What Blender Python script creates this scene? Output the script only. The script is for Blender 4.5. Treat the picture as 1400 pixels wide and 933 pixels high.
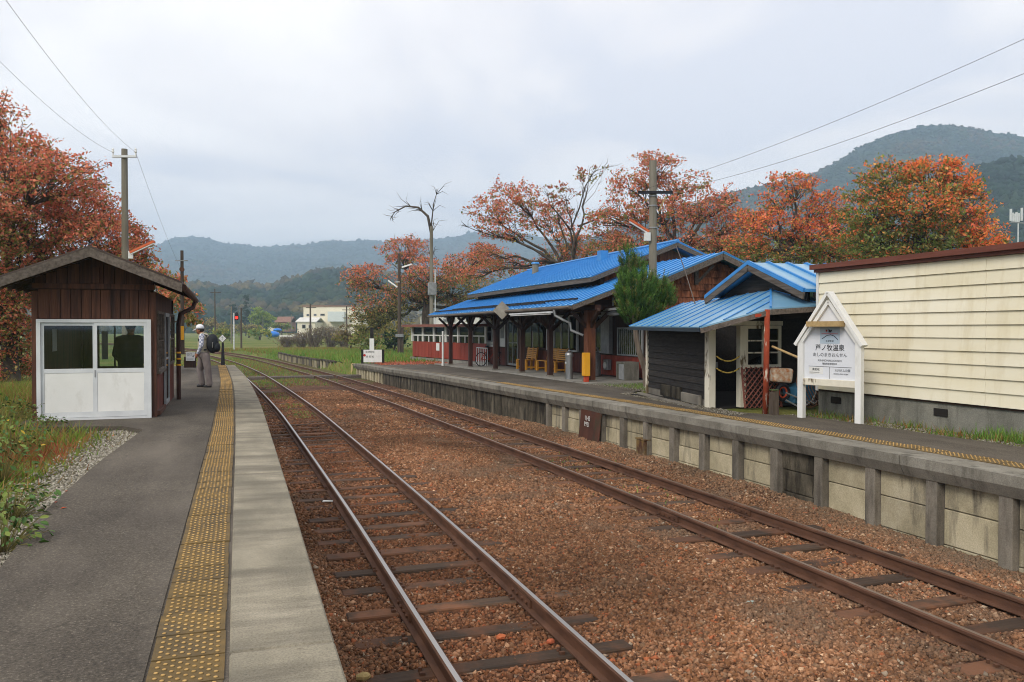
import bpy, math, random
import numpy as np
from mathutils import Vector, Matrix
for o in list(bpy.data.objects): bpy.data.objects.remove(o)
S = bpy.context.scene; COL = S.collection
rng = np.random.default_rng(11); random.seed(11)
PI = math.pi; R = math.radians

# ------------------------------------------------------------------ camera
F, PX, PY, HY, VPX, CZ = 1120.0, 700.0, 466.5, 450.0, 316.0, 2.40
YAW = math.atan((PX - VPX) / F); PIT = math.atan((PY - HY) / F)
cam_d = bpy.data.cameras.new('camera'); cam = bpy.data.objects.new('camera', cam_d); COL.objects.link(cam)
cam.location = (0, 0, CZ); cam.rotation_euler = (PI/2 - PIT, 0, -YAW)
cam_d.sensor_width = 36; cam_d.lens = F/1400*36; cam_d.clip_start = .05; cam_d.clip_end = 20000
S.camera = cam
# ------------------------------------------------------------------ sky, sun, exposure
SUN_EL, SUN_AZ = R(38), R(-130)          # azimuth from +Y towards +X; the light comes from behind the left shoulder
w = bpy.data.worlds.new('World'); S.world = w; w.use_nodes = True
nt = w.node_tree; nt.nodes.clear()
def wn(t, **k):
    n = nt.nodes.new(t)
    for a, b in k.items(): setattr(n, a, b)
    return n
out = wn('ShaderNodeOutputWorld'); bg = wn('ShaderNodeBackground'); bg.inputs[1].default_value = .10
sky = wn('ShaderNodeTexSky', sky_type='NISHITA', sun_disc=False, sun_elevation=SUN_EL, sun_rotation=SUN_AZ, dust_density=2.0)
tc = wn('ShaderNodeTexCoord')
sep = wn('ShaderNodeSeparateXYZ'); nt.links.new(tc.outputs['Generated'], sep.inputs[0])
zz = wn('ShaderNodeMath', operation='MAXIMUM'); zz.inputs[1].default_value = 0; nt.links.new(sep.outputs[2], zz.inputs[0])
za = wn('ShaderNodeMath', operation='ADD'); za.inputs[1].default_value = .16; nt.links.new(zz.outputs[0], za.inputs[0])
dx = wn('ShaderNodeMath', operation='DIVIDE'); dy = wn('ShaderNodeMath', operation='DIVIDE')
nt.links.new(sep.outputs[0], dx.inputs[0]); nt.links.new(za.outputs[0], dx.inputs[1])
nt.links.new(sep.outputs[1], dy.inputs[0]); nt.links.new(za.outputs[0], dy.inputs[1])
cb = wn('ShaderNodeCombineXYZ'); nt.links.new(dx.outputs[0], cb.inputs[0]); nt.links.new(dy.outputs[0], cb.inputs[1])
n1 = wn('ShaderNodeTexNoise'); n1.inputs['Scale'].default_value = .8; n1.inputs['Detail'].default_value = 6; n1.inputs['Roughness'].default_value = .52
n1.inputs['Distortion'].default_value = .4; nt.links.new(cb.outputs[0], n1.inputs['Vector'])
cr = wn('ShaderNodeValToRGB'); e = cr.color_ramp.elements       # cloud deck: blue-grey thin parts to near-white
e[0].position = .40; e[0].color = (6.2, 6.15, 6.6, 1); e[1].position = .57; e[1].color = (8.6, 8.2, 8.0, 1)
m = cr.color_ramp.elements.new(.47); m.color = (7.3, 7.0, 7.05, 1)
nt.links.new(n1.outputs['Fac'], cr.inputs[0])
mx = wn('ShaderNodeMix', data_type='RGBA'); mx.inputs['Factor'].default_value = .93
nt.links.new(sky.outputs[0], mx.inputs['A']); nt.links.new(cr.outputs[0], mx.inputs['B'])
nt.links.new(mx.outputs['Result'], bg.inputs[0]); nt.links.new(bg.outputs[0], out.inputs[0])
sl = bpy.data.lights.new('sun', 'SUN'); sl.energy = 1.5; sl.angle = R(22); sl.color = (1, .94, .85)
so = bpy.data.objects.new('sun', sl); COL.objects.link(so)
sd = Vector((math.sin(SUN_AZ)*math.cos(SUN_EL), math.cos(SUN_AZ)*math.cos(SUN_EL), math.sin(SUN_EL)))
so.rotation_euler = sd.to_track_quat('Z', 'Y').to_euler(); so.location = (0, 0, 60)
vs = S.view_settings; vs.view_transform = 'Standard'; vs.look = 'None'; vs.exposure = .70; vs.gamma = 1; vs.use_curve_mapping = False
S.render.engine = 'CYCLES'
try:
    S.cycles.use_denoising = True; S.cycles.max_bounces = 8; S.cycles.transparent_max_bounces = 12
    S.cycles.volume_bounces = 1; S.cycles.pixel_filter_type = 'BLACKMAN_HARRIS'; S.cycles.filter_width = 1.0
except Exception: pass

# ------------------------------------------------------------------ survey: points of the place along a line of sight
FW = np.array([math.sin(YAW)*math.cos(PIT), math.cos(YAW)*math.cos(PIT), -math.sin(PIT)])
RT = np.array([math.cos(YAW), -math.sin(YAW), 0.]); UP = np.cross(RT, FW); C0 = np.array([0, 0, CZ])
def ray(x, y): return FW + RT*(x-PX)/F + UP*(PY-y)/F
def atz(x, y, z): d = ray(x, y); return C0 + d*((z-CZ)/d[2])
def atx(x, y, X): d = ray(x, y); return C0 + d*(X/d[0])
def aty(x, y, Y): d = ray(x, y); return C0 + d*(Y/d[1])
def atd(x, y, D): return C0 + ray(x, y)*D
def zR(Y): return float(np.interp(Y, [0, 8, 15, 20, 25, 30, 36, 44], [.86, .86, .825, .77, .73, .69, .6, .54]))
def atg(x, y, dz=0):
    z = .8
    for i in range(20): p = atz(x, y, z+dz); z = zR(p[1])
    return p
def crom(pts, ys):                        # smooth curve x(y) through (y, x)
    P = np.array(pts, float); t = P[:, 0]; v = P[:, 1]
    mslope = np.gradient(v, t); ys = np.asarray(ys, float)
    i = np.clip(np.searchsorted(t, ys)-1, 0, len(t)-2); h = t[i+1]-t[i]; s = (ys-t[i])/h
    r = (2*s**3-3*s**2+1)*v[i] + (s**3-2*s**2+s)*h*mslope[i] + (-2*s**3+3*s**2)*v[i+1] + (s**3-s**2)*h*mslope[i+1]
    r = np.where(ys < t[0], v[0]+(ys-t[0])*mslope[0], r); return np.where(ys > t[-1], v[-1]+(ys-t[-1])*mslope[-1], r)
CL = [(-12, 2.02), (0, 2.02), (5, 2.01), (11, 2.02), (15.4, 1.99), (19.3, 1.95), (24, 1.89), (30, 1.73), (37, 1.47), (43.3, 1.2), (52, .64), (60, 0), (69, -.98), (78, -2.15), (90, -4.1), (110, -8.2), (140, -16.5), (180, -31)]
CR = [(-12, 6.15), (0, 6.13), (5, 6.1), (10, 6.05), (15, 5.92), (20, 5.75), (25, 5.57), (30, 5.35), (35, 5.1), (40, 4.82), (45, 4.48), (54, 3.66), (63, 2.85), (69, 2.2), (77, 1.15), (85, -.15), (91, -1.4), (110, -6.0), (140, -15.3), (180, -30.5)]
PLE = [(-12, .45), (0, .45), (3.5, .46), (8, .50), (12.3, .53), (17, .55), (22, .52), (27, .44), (36, .13)]
TACR = [(-12, -.05), (0, -.04), (3.7, -.03), (7.6, 0), (12.5, .04), (16, .05), (23.9, .03), (35.6, -.2)]
def xL(y): return crom(CL, y)
def xR(y): return crom(CR, y)
def xW(y): return xR(y) + .55 + 1.26      # face of the right platform's wall
def xLip(y): return xR(y) + .55 + 1.08

# ------------------------------------------------------------------ mesh builder and tagging
def tag(o, label=None, cat=None, group=None, kind=None):
    if label: o['label'] = label
    if cat: o['category'] = cat
    if group: o['group'] = group
    if kind: o['kind'] = kind
    return o
def frame(fx):
    fx = np.array(fx, float); fx = fx/np.linalg.norm(fx)
    a = np.array([0, 0, 1.]) if abs(fx[2]) < .95 else np.array([1., 0, 0])
    y = np.cross(a, fx); y /= np.linalg.norm(y); return fx, y, np.cross(fx, y)
class MB:
    def __init__(s): s.v = []; s.f = []; s.mi = []
    def add(s, vs, fs, mi=0):
        b = len(s.v); s.v.extend([tuple(map(float, q)) for q in vs]); s.f.extend([tuple(b+i for i in f) for f in fs]); s.mi.extend([mi]*len(fs)); return s
    def box(s, x0, x1, y0, y1, z0, z1, mi=0):
        return s.add([(x0,y0,z0),(x1,y0,z0),(x1,y1,z0),(x0,y1,z0),(x0,y0,z1),(x1,y0,z1),(x1,y1,z1),(x0,y1,z1)],
            [(0,3,2,1),(4,5,6,7),(0,1,5,4),(1,2,6,5),(2,3,7,6),(3,0,4,7)], mi)
    def hexa(s, b, t, mi=0):              # bottom four, top four points
        return s.add(list(b)+list(t), [(0,3,2,1),(4,5,6,7),(0,1,5,4),(1,2,6,5),(2,3,7,6),(3,0,4,7)], mi)
    def bar(s, p0, p1, wd, ht, up=(0,0,1), mi=0):
        p0 = np.array(p0, float); p1 = np.array(p1, float); a = p1-p0; a /= np.linalg.norm(a); up = np.array(up, float)
        if abs(a@up) > .98: up = np.array([0, 1., 0])
        y = np.cross(up, a); y /= np.linalg.norm(y); z = np.cross(a, y); h = y*wd/2; k = z*ht/2
        return s.hexa([p0-h-k, p1-h-k, p1+h-k, p0+h-k], [p0-h+k, p1-h+k, p1+h+k, p0+h+k], mi)
    def cyl(s, p0, p1, r0, r1=None, n=10, caps=True, mi=0):
        r1 = r0 if r1 is None else r1; p0 = np.array(p0, float); p1 = np.array(p1, float); a, y, z = frame(p1-p0)
        c = [(math.cos(2*PI*i/n), math.sin(2*PI*i/n)) for i in range(n)]
        vs = [p0+(y*q[0]+z*q[1])*r0 for q in c]+[p1+(y*q[0]+z*q[1])*r1 for q in c]
        fs = [(i, (i+1)%n, n+(i+1)%n, n+i) for i in range(n)]
        if caps: fs += [tuple(range(n-1, -1, -1)), tuple(range(n, 2*n))]
        return s.add(vs, fs, mi)
    def tube(s, pts, r, n=6, mi=0):
        pts = [np.array(p, float) for p in pts]; rs = r if isinstance(r, (list, tuple, np.ndarray)) else [r]*len(pts)
        vs = []; fs = []; prev = None
        for i, p in enumerate(pts):
            d = pts[min(i+1, len(pts)-1)]-pts[max(i-1, 0)]; a, y, z = frame(d)
            if prev is not None:
                y = prev-a*(prev@a); y /= np.linalg.norm(y)+1e-9; z = np.cross(a, y)
            prev = y
            vs += [p+(y*math.cos(2*PI*k/n)+z*math.sin(2*PI*k/n))*rs[i] for k in range(n)]
            if i: fs += [((i-1)*n+k, (i-1)*n+(k+1)%n, i*n+(k+1)%n, i*n+k) for k in range(n)]
        fs += [tuple(range(n-1, -1, -1)), tuple(range((len(pts)-1)*n, len(pts)*n))]
        return s.add(vs, fs, mi)
    def lathe(s, prof, c=(0,0,0), n=16, mi=0):
        vs = []; fs = []
        for r, z in prof: vs += [(c[0]+r*math.cos(2*PI*k/n), c[1]+r*math.sin(2*PI*k/n), c[2]+z) for k in range(n)]
        for i in range(len(prof)-1): fs += [(i*n+k, i*n+(k+1)%n, (i+1)*n+(k+1)%n, (i+1)*n+k) for k in range(n)]
        fs += [tuple(range(n-1, -1, -1)), tuple(range((len(prof)-1)*n, len(prof)*n))]
        return s.add(vs, fs, mi)
    def ball(s, c, r, n=10, m=6, mi=0):
        r = (r, r, r) if np.isscalar(r) else r
        prof = [(math.sin(PI*(j+.0)/m), -math.cos(PI*j/m)) for j in range(m+1)]
        vs = []; fs = []
        for a, b in prof: vs += [(c[0]+r[0]*a*math.cos(2*PI*k/n), c[1]+r[1]*a*math.sin(2*PI*k/n), c[2]+r[2]*b) for k in range(n)]
        for i in range(m): fs += [(i*n+k, i*n+(k+1)%n, (i+1)*n+(k+1)%n, (i+1)*n+k) for k in range(n)]
        return s.add(vs, fs, mi)
    def prism(s, poly, d, mi=0):          # planar polygon (3-D points) pushed along d
        n = len(poly); d = np.array(d, float); P = [np.array(p, float) for p in poly]
        return s.add(P+[p+d for p in P], [tuple(range(n-1, -1, -1)), tuple(range(n, 2*n))]+[(i, (i+1)%n, n+(i+1)%n, n+i) for i in range(n)], mi)
    def mesh(s, name):
        me = bpy.data.meshes.new(name); me.from_pydata(s.v, [], s.f); return me
    def build(s, name, mat, parent=None, label=None, cat=None, group=None, kind=None, smooth=False, bevel=0, fix=True):
        me = s.mesh(name)
        if fix:
            import bmesh
            bm = bmesh.new(); bm.from_mesh(me); bmesh.ops.recalc_face_normals(bm, faces=bm.faces); bm.to_mesh(me); bm.free()
        for mt in (mat if isinstance(mat, (list, tuple)) else [mat]): me.materials.append(mt)
        if isinstance(mat, (list, tuple)): me.polygons.foreach_set('material_index', s.mi)
        if smooth: me.polygons.foreach_set('use_smooth', [True]*len(me.polygons))
        o = bpy.data.objects.new(name, me); COL.objects.link(o)
        if parent is not None: o.parent = parent
        if bevel:
            b = o.modifiers.new('bevel', 'BEVEL'); b.width = bevel; b.segments = 2; b.limit_method = 'ANGLE'
        return tag(o, label, cat, group, kind)
def empty(name, loc=(0,0,0), label=None, cat=None, group=None, kind=None, rz=0):
    o = bpy.data.objects.new(name, None); COL.objects.link(o); o.empty_display_size = .2
    o.location = [float(q) for q in loc]; o.rotation_euler = (0, 0, rz); return tag(o, label, cat, group, kind)
def raw(name, V, Fa, mat, parent=None, cols=None, smooth=False, **k):   # big meshes from arrays (all tris or all quads)
    V = np.ascontiguousarray(V, np.float32); Fa = np.ascontiguousarray(Fa, np.int32); n = Fa.shape[1]
    me = bpy.data.meshes.new(name); me.vertices.add(len(V)); me.vertices.foreach_set('co', V.ravel())
    me.loops.add(Fa.size); me.loops.foreach_set('vertex_index', Fa.ravel())
    me.polygons.add(len(Fa)); me.polygons.foreach_set('loop_start', np.arange(0, Fa.size, n, dtype=np.int32))
    me.polygons.foreach_set('loop_total', np.full(len(Fa), n, np.int32))
    if cols is not None:
        a = me.color_attributes.new('tint', 'FLOAT_COLOR', 'POINT'); c4 = np.ones((len(V), 4), np.float32); c4[:, :3] = cols
        a.data.foreach_set('color', c4.ravel())
    me.update(calc_edges=True)
    if smooth: me.polygons.foreach_set('use_smooth', np.ones(len(Fa), bool))
    me.materials.append(mat); o = bpy.data.objects.new(name, me); COL.objects.link(o)
    if parent is not None: o.parent = parent
    return tag(o, **k)
def dup(o, loc=None, parent=None, rot=None, scale=None):
    c = o.copy(); COL.objects.link(c)
    if parent is not None: c.parent = parent
    if loc is not None: c.location = [float(q) for q in loc]
    if rot is not None: c.rotation_euler = rot
    if scale is not None: c.scale = scale
    return c
def text(body, parent, mtx, size, mat, name='lettering', align='CENTER'):
    cu = bpy.data.curves.new(name, 'FONT'); cu.body = body; cu.size = size; cu.align_x = align; cu.align_y = 'CENTER'; cu.extrude = .0015
    t = bpy.data.objects.new('tmp_text', cu); COL.objects.link(t)
    dg = bpy.context.evaluated_depsgraph_get(); me = bpy.data.meshes.new_from_object(t.evaluated_get(dg)); bpy.data.objects.remove(t)
    me.name = name; me.materials.clear(); me.materials.append(mat)
    o = bpy.data.objects.new(name, me); COL.objects.link(o); o.parent = parent; o.matrix_local = mtx; return o
def fbm(x, y, sc=1., oct=5, seed=0, gain=.5):  # value noise sum
    r = np.zeros(np.broadcast(x, y).shape); a = 1.; x = np.asarray(x, float)/sc; y = np.asarray(y, float)/sc; tot = 0
    for k in range(oct):
        xi = np.floor(x).astype(np.int64); yi = np.floor(y).astype(np.int64); u = x-xi; v = y-yi; u = u*u*(3-2*u); v = v*v*(3-2*v)
        def hh(i, j):
            n = (i*374761393 + j*668265263 + (seed+k)*1442695041) & 0xffffffff; n = ((n ^ (n >> 13))*1274126177) & 0xffffffff
            return ((n ^ (n >> 16)) & 0xffff)/65535.
        r += a*((hh(xi, yi)*(1-u)+hh(xi+1, yi)*u)*(1-v)+(hh(xi, yi+1)*(1-u)+hh(xi+1, yi+1)*u)*v-.5); tot += a; a *= gain; x = x*2.03+7.1; y = y*2.03+3.7
    return r/tot
# ------------------------------------------------------------------ materials
def hexc(h):
    c = [int(h[i:i+2], 16)/255 for i in (0, 2, 4)]; return tuple((q/12.92 if q <= .04045 else ((q+.055)/1.055)**2.4) for q in c)
def lin(c): return hexc(c) if isinstance(c, str) else tuple(c)
class NT:
    def __init__(s, name):
        s.m = bpy.data.materials.new(name); s.m.use_nodes = True; s.t = s.m.node_tree; s.b = s.t.nodes['Principled BSDF']
    def n(s, ty, **k):
        q = s.t.nodes.new(ty)
        for a, b in k.items(): setattr(q, a, b)
        return q
    def l(s, a, b): s.t.links.new(a, b)
    def pos(s, st=(1, 1, 1)):
        if not hasattr(s, 'g'): s.g = s.n('ShaderNodeNewGeometry')
        if tuple(st) == (1, 1, 1): return s.g.outputs['Position']
        m = s.n('ShaderNodeVectorMath', operation='MULTIPLY'); m.inputs[1].default_value = st; s.l(s.g.outputs['Position'], m.inputs[0]); return m.outputs[0]
    def noise(s, sc, det=5, st=(1, 1, 1), rough=.55, dist=0):
        q = s.n('ShaderNodeTexNoise'); q.inputs['Scale'].default_value = sc; q.inputs['Detail'].default_value = det; q.inputs['Roughness'].default_value = rough
        q.inputs['Distortion'].default_value = dist; s.l(s.pos(st), q.inputs['Vector']); return q.outputs['Fac']
    def ramp(s, src, stops):
        q = s.n('ShaderNodeValToRGB'); el = q.color_ramp.elements
        while len(el) < len(stops): el.new(.5)
        for e, (p, c) in zip(el, stops):
            e.position = p; c = (c, c, c) if isinstance(c, (int, float)) else lin(c); e.color = (*c, 1)
        s.l(src, q.inputs[0]); return q.outputs[0]
    def mix(s, f, a, b, mode='MIX'):
        q = s.n('ShaderNodeMix', data_type='RGBA', blend_type=mode)
        for k, v in (('Factor', f), ('A', a), ('B', b)):
            i = q.inputs[k] if k != 'Factor' else q.inputs[0]
            if k == 'A': i = q.inputs[6]
            if k == 'B': i = q.inputs[7]
            if isinstance(v, (int, float)): i.default_value = v if k == 'Factor' else (v, v, v, 1)
            elif isinstance(v, (tuple, list, str)): i.default_value = (*lin(v), 1)
            else: s.l(v, i)
        return q.outputs[2]
    def rnd(s, amt):
        o = s.n('ShaderNodeObjectInfo'); return s.ramp(o.outputs['Random'], [(0, 1-amt), (1, 1+amt)])
    def bump(s, src, st, dist=.02, prev=None):
        q = s.n('ShaderNodeBump'); q.inputs['Strength'].default_value = st; q.inputs['Distance'].default_value = dist; s.l(src, q.inputs['Height'])
        if prev is not None: s.l(prev, q.inputs['Normal'])
        return q.outputs[0]
    def done(s, col, rough=.8, norm=None, metal=0, spec=.3):
        if isinstance(col, (tuple, list, str)): s.b.inputs['Base Color'].default_value = (*lin(col), 1)
        else: s.l(col, s.b.inputs['Base Color'])
        if isinstance(rough, (int, float)): s.b.inputs['Roughness'].default_value = rough
        else: s.l(rough, s.b.inputs['Roughness'])
        s.b.inputs['Metallic'].default_value = metal; s.b.inputs['Specular IOR Level'].default_value = spec
        if norm is not None: s.l(norm, s.b.inputs['Normal'])
        return s.m
def simple(name, c1, c2=None, sc=4, st=(1, 1, 1), rough=.75, bump=.15, bsc=60, rnd=0, dirt=None, dsc=1.2, dst=(1, 1, 1), dlo=.5, dhi=.72, metal=0, spec=.3, bd=.01):
    t = NT(name); c2 = c2 or c1
    col = t.ramp(t.noise(sc, 6, st), [(.32, c1), (.68, c2)])
    if dirt: col = t.mix(t.ramp(t.noise(dsc, 7, dst, .62), [(dlo, 0.), (dhi, 1.)]), col, dirt)
    if rnd: col = t.mix(1., col, t.rnd(rnd), 'MULTIPLY')
    nm = t.bump(t.noise(bsc, 4, st), bump, bd) if bump else None
    return t.done(col, rough, nm, metal, spec)
M = {}
VW = (7, 7, .5); HW = (7, .5, 7)
M['darkwood'] = simple('dark_stained_wood', '2b1d17', '4a3226', 3, VW, .75, .4, 12, .22, '1d1512', 1.5, VW)
M['hutwood'] = simple('brown_stained_boards', '3a2219', '5e3a28', 3, VW, .72, .4, 12, .25, '2a1a14', 1.2, VW)
M['fascia'] = simple('weathered_grey_wood', '4b423b', '6e645b', 3, HW, .85, .4, 12, .1)
M['redwood'] = simple('red_brown_boards', '4d231b', '743a2c', 2.5, VW, .7, .35, 12, .18, '361a15', 1., VW)
M['redboard'] = simple('red_painted_boards', '7b2f23', '97402f', 2, VW, .65, .3, 12, .08)
M['post'] = simple('reddish_brown_post', '2b1b16', '472a20', 3, VW, .7, .35, 12, .08)
M['postlit'] = simple('lit_brown_post', '4b2a1c', '74452c', 3, VW, .75, .35, 12, .05)  # the post brown made brighter: light on the corner post as colour
M['blackwood'] = simple('charred_black_boards', '1d1a18', '342f2b', 3, HW, .8, .45, 12, .3)
M['shingle'] = simple('cedar_shingles', '6a3a26', '9c6040', 3, (6, 6, .8), .8, .4, 14, .42, '3a2218', 1.4, (3, 3, 1), .52, .72)
M['concrete'] = simple('platform_concrete', '75726a', '96928a', 1.4, (1, 1, 1), .9, .3, 90, .06, '5b5852', .9, (1, 2.5, 1), .5, .75, bd=.006)
M['asphalt'] = None
M['white'] = simple('white_paint', 'd6d5d0', 'e4e3df', 3, (1, 1, .4), .5, .05, 30, .03, 'b9b6ac', 3, (2, 2, .5), .58, .85)
M['alu'] = simple('aluminium_frame', 'c3c5c6', 'd6d8d8', 3, (1, 1, 1), .45, .02, 30, .03, metal=.0, spec=.5)
M['greymetal'] = simple('grey_painted_metal', '77797a', '96989a', 4, (1, 1, 1), .5, .05, 30, .05, '6b5a4c', 6, (1, 1, .4), .62, .8, spec=.5)
M['steel'] = simple('brushed_steel', '8d8d8c', 'a9a9a8', 4, (1, 1, .2), .35, .02, 30, 0, metal=.8)
M['panelwhite'] = simple('white_door_panel', 'd9d8d2', 'e8e7e2', 1.2, (1, 1, 1), .5, .05, 6, .02, 'bdb9ae', 3.5, (1, 1, .5), .54, .85)
M['yellow'] = simple('yellow_paint', 'd8951c', 'e3a52c', 4, (1, 1, .5), .5, .05, 40, .03)
M['bench'] = simple('orange_yellow_bench', 'c98a2e', 'dc9f3f', 4, (6, .6, 6), .5, .1, 30, .06)
M['pole'] = simple('concrete_pole', '706a5e', '8b8578', 2, (1, 1, .3), .85, .15, 60, 0, '57513f', 1.2, (3, 3, .2), .5, .75)
M['woodpole'] = simple('old_timber_pole', '3c332b', '5d5146', 3, (8, 8, .4), .85, .4, 10, 0)
M['black'] = simple('black_rubber', '17171a', '24242a', 6, rough=.6, bump=.1)
M['dark'] = simple('dark_interior', '1b1815', '2a2521', 3, rough=.9, bump=0)
M['blue'] = None
M['rust'] = simple('rusted_steel_post', '7a2f1c', 'a2492c', 7, (1, 1, .5), .85, .5, 30, 0, 'd8cdbb', 5, (1.5, 1.5, .35), .54, .6)
M['latt'] = simple('brown_lattice', '6b3d34', '8a564a', 6, rough=.7, bump=.1, rnd=.12)
M['bluepl'] = simple('blue_plastic', '2c5670', '3a6a86', 3, rough=.45, bump=.03, spec=.5)
M['orange'] = simple('orange_patterned_cloth', 'bb6a1c', 'd9d0bd', 12, rough=.9, bump=.1)
M['rope'] = simple('yellow_black_rope', 'd8b34a', 'e2c566', 40, rough=.8, bump=.3, dirt='3a3020', dsc=25, dlo=.55, dhi=.6)
M['bark'] = simple('cherry_bark', '3a322c', '5a5046', 5, (1, 1, .6), .9, .6, 14, 0, '686054', 3, (1, 1, 1), .55, .75, bd=.03)
M['deadbark'] = simple('dead_grey_bark', '5c5147', '7b6f62', 5, (2, 2, .4), .9, .5, 14)
M['red'] = simple('red_paint', 'a82318', 'b83022', 5, rough=.55, bump=0)
M['redbase'] = simple('orange_red_paint', 'a53a22', 'bb4c30', 5, rough=.7, bump=.1)
M['ink'] = simple('black_print', '202020', '2a2a2a', 5, rough=.7, bump=0)
M['greyink'] = simple('grey_print', '77787a', '85868a', 5, rough=.7, bump=0)
M['tan'] = simple('tan_wood_slat', '9c8258', 'b59a6c', 3, (1, 6, 6), .8, .2, 20)
M['brownmetal'] = simple('brown_sheet_metal', '64382c', '764436', 2, HW, .5, .05, 30, .02, '56301f', 2, HW, .6, .85)
M['postpaint'] = simple('peeling_white_paint', 'cfc7b4', 'dfd8c6', 4, (1, 1, .4), .8, .3, 25, 0, '6b5b44', 3.5, (1.5, 1.5, .5), .55, .62)
M['dirtstone'] = simple('footing_concrete', '5f5a52', '7d776c', 2.5, rough=.9, bump=.3, bsc=50, rnd=.12)
M['plaster'] = simple('white_plaster', 'c9c8c2', 'd8d7d2', 2, rough=.85, bump=.05)
M['cream2'] = simple('tan_plaster', 'a38a56', 'b39a64', 2, rough=.85, bump=.05)
M['factory'] = simple('cream_factory_wall', 'd9d0b8', 'e3dac4', .3, rough=.8, bump=0)
M['tile'] = simple('brown_tile_roof', '7c5a4a', '8f6b59', 1, rough=.8, bump=0)
M['tarp'] = simple('blue_tarpaulin', '1f6fc8', '2b7fd8', 1, rough=.5, bump=.2, bsc=3)
M['guard'] = simple('white_concrete_barrier', 'c9c6bd', 'dad7cf', .5, rough=.8, bump=0)

def m_asphalt():
    t = NT('worn_asphalt'); n = t.noise(1.1, 6, (1, .7, 1)); col = t.ramp(n, [(.3, '47413a'), (.7, '5b544a')])
    fine = t.noise(75, 4, rough=.75); col = t.mix(1., col, t.ramp(fine, [(.30, .4), (.5, 1.), (.60, 1.4), (.68, 2.8)]), 'MULTIPLY')
    col = t.mix(t.ramp(t.noise(.7, 5, (1.6, .35, 1)), [(.5, 0.), (.72, .45)]), col, '7d7468')
    vor = t.n('ShaderNodeTexVoronoi', feature='DISTANCE_TO_EDGE'); vor.inputs['Scale'].default_value = .35
    wp = t.n('ShaderNodeVectorMath', operation='ADD'); nn = t.n('ShaderNodeTexNoise'); nn.inputs['Scale'].default_value = 2.5; nn.inputs['Detail'].default_value = 6
    t.l(t.pos(), nn.inputs['Vector']); t.l(nn.outputs['Color'], wp.inputs[0]); t.l(t.pos(), wp.inputs[1]); t.l(wp.outputs[0], vor.inputs['Vector'])
    col = t.mix(t.ramp(vor.outputs['Distance'], [(.0, .45), (.004, 0.)]), col, '2c2926')
    return t.done(col, .92, t.bump(t.noise(140, 3), .5, .004), 0, .2)
M['asphalt'] = m_asphalt()
def m_coping():
    t = NT('coping_concrete'); col = t.ramp(t.noise(2.2, 7, (1, .45, 1), .6), [(.3, '797364'), (.55, '938b79'), (.75, 'a69d8a')])
    col = t.mix(t.ramp(t.noise(1.3, 6, (.5, 2.4, 1), .6), [(.44, 0.), (.62, .75)]), col, '676155')
    col = t.mix(1., col, t.ramp(t.noise(85, 4, rough=.75), [(.3, .62), (.5, 1.), (.7, 1.25)]), 'MULTIPLY'); col = t.mix(t.ramp(t.noise(16, 5, (.7, 2.2, 1), .7), [(.64, 0.), (.70, .6)]), col, '5a5242'); col = t.mix(1., col, t.rnd(.05), 'MULTIPLY')
    return t.done(col, .93, t.bump(t.noise(120, 3), .4, .004), 0, .2)
M['coping'] = m_coping()
def m_oldcon(name, a, b, c, stain, lo=.46, hi=.62, rv=.14):
    t = NT(name); col = t.ramp(t.noise(2.2, 7, (1, 1, .8), .62), [(.3, a), (.52, b), (.74, c)])
    col = t.mix(t.ramp(t.noise(2.6, 7, (1.6, 1.6, .28), .65), [(lo, 0.), (hi, .95)]), col, stain)
    col = t.mix(1., col, t.ramp(t.noise(60, 5, rough=.7), [(.3, .72), (.7, 1.18)]), 'MULTIPLY'); col = t.mix(1., col, t.rnd(rv), 'MULTIPLY')
    nm = t.bump(t.noise(35, 6, rough=.7), .5, .012); return t.done(col, .95, nm, 0, .15)
M['wallpanel'] = m_oldcon('stained_concrete_panel', '958c72', 'b5aa8e', 'c6bca2', '57524a', .51, .70, .22)
M['wallpost'] = m_oldcon('dark_concrete_post', '625c52', '7a7368', '8f877a', '443f39', .5, .68)
M['walllip'] = m_oldcon('weathered_coping_edge', '6c685f', '837e73', '959186', '4b4841', .52, .74)
M['wallrough'] = m_oldcon('mossy_rough_concrete', '3d382f', '575145', '787060', '2a2621', .47, .6)
M['found'] = m_oldcon('foundation_concrete', '66645c', '7d7b72', '8e8b80', '4c4a44', .5, .72)
def m_cream():
    t = NT('cream_siding'); z = t.n('ShaderNodeSeparateXYZ'); t.l(t.pos(), z.inputs[0])
    col = t.ramp(t.noise(1.1, 6, (1, .6, 1.4)), [(.3, 'e0d6b8'), (.7, 'eae3ce')])
    col = t.mix(t.ramp(t.noise(2.5, 6, (1, 1.6, .25), .65), [(.52, 0.), (.76, .55)]), col, 'c4b48c')
    col = t.mix(1., col, t.rnd(.035), 'MULTIPLY'); return t.done(col, .55, t.bump(t.noise(30, 3, (1, .2, 1)), .06, .01), 0, .3)
M['cream'] = m_cream()
def m_blue():
    t = NT('blue_painted_sheet_metal'); col = t.ramp(t.noise(.8, 5), [(.3, '3a86c4'), (.7, '4a98d2')])
    col = t.mix(t.ramp(t.noise(3, 6, (1, 1, 1), .65), [(.6, 0.), (.8, .45)]), col, '7aa6c4'); col = t.mix(t.ramp(t.noise(1.6, 6, (.35, 4, .35), .65), [(.5, 0.), (.72, .55)]), col, '6f9fc4'); col = t.mix(t.ramp(t.noise(5, 6, (.6, 3, .6), .7), [(.66, 0.), (.74, .5)]), col, '4d5a5e'); col = t.mix(1., col, t.rnd(.07), 'MULTIPLY')
    return t.done(col, .36, t.bump(t.noise(2.5, 3), .08, .03), 0, .5)
M['blue'] = m_blue()
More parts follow.
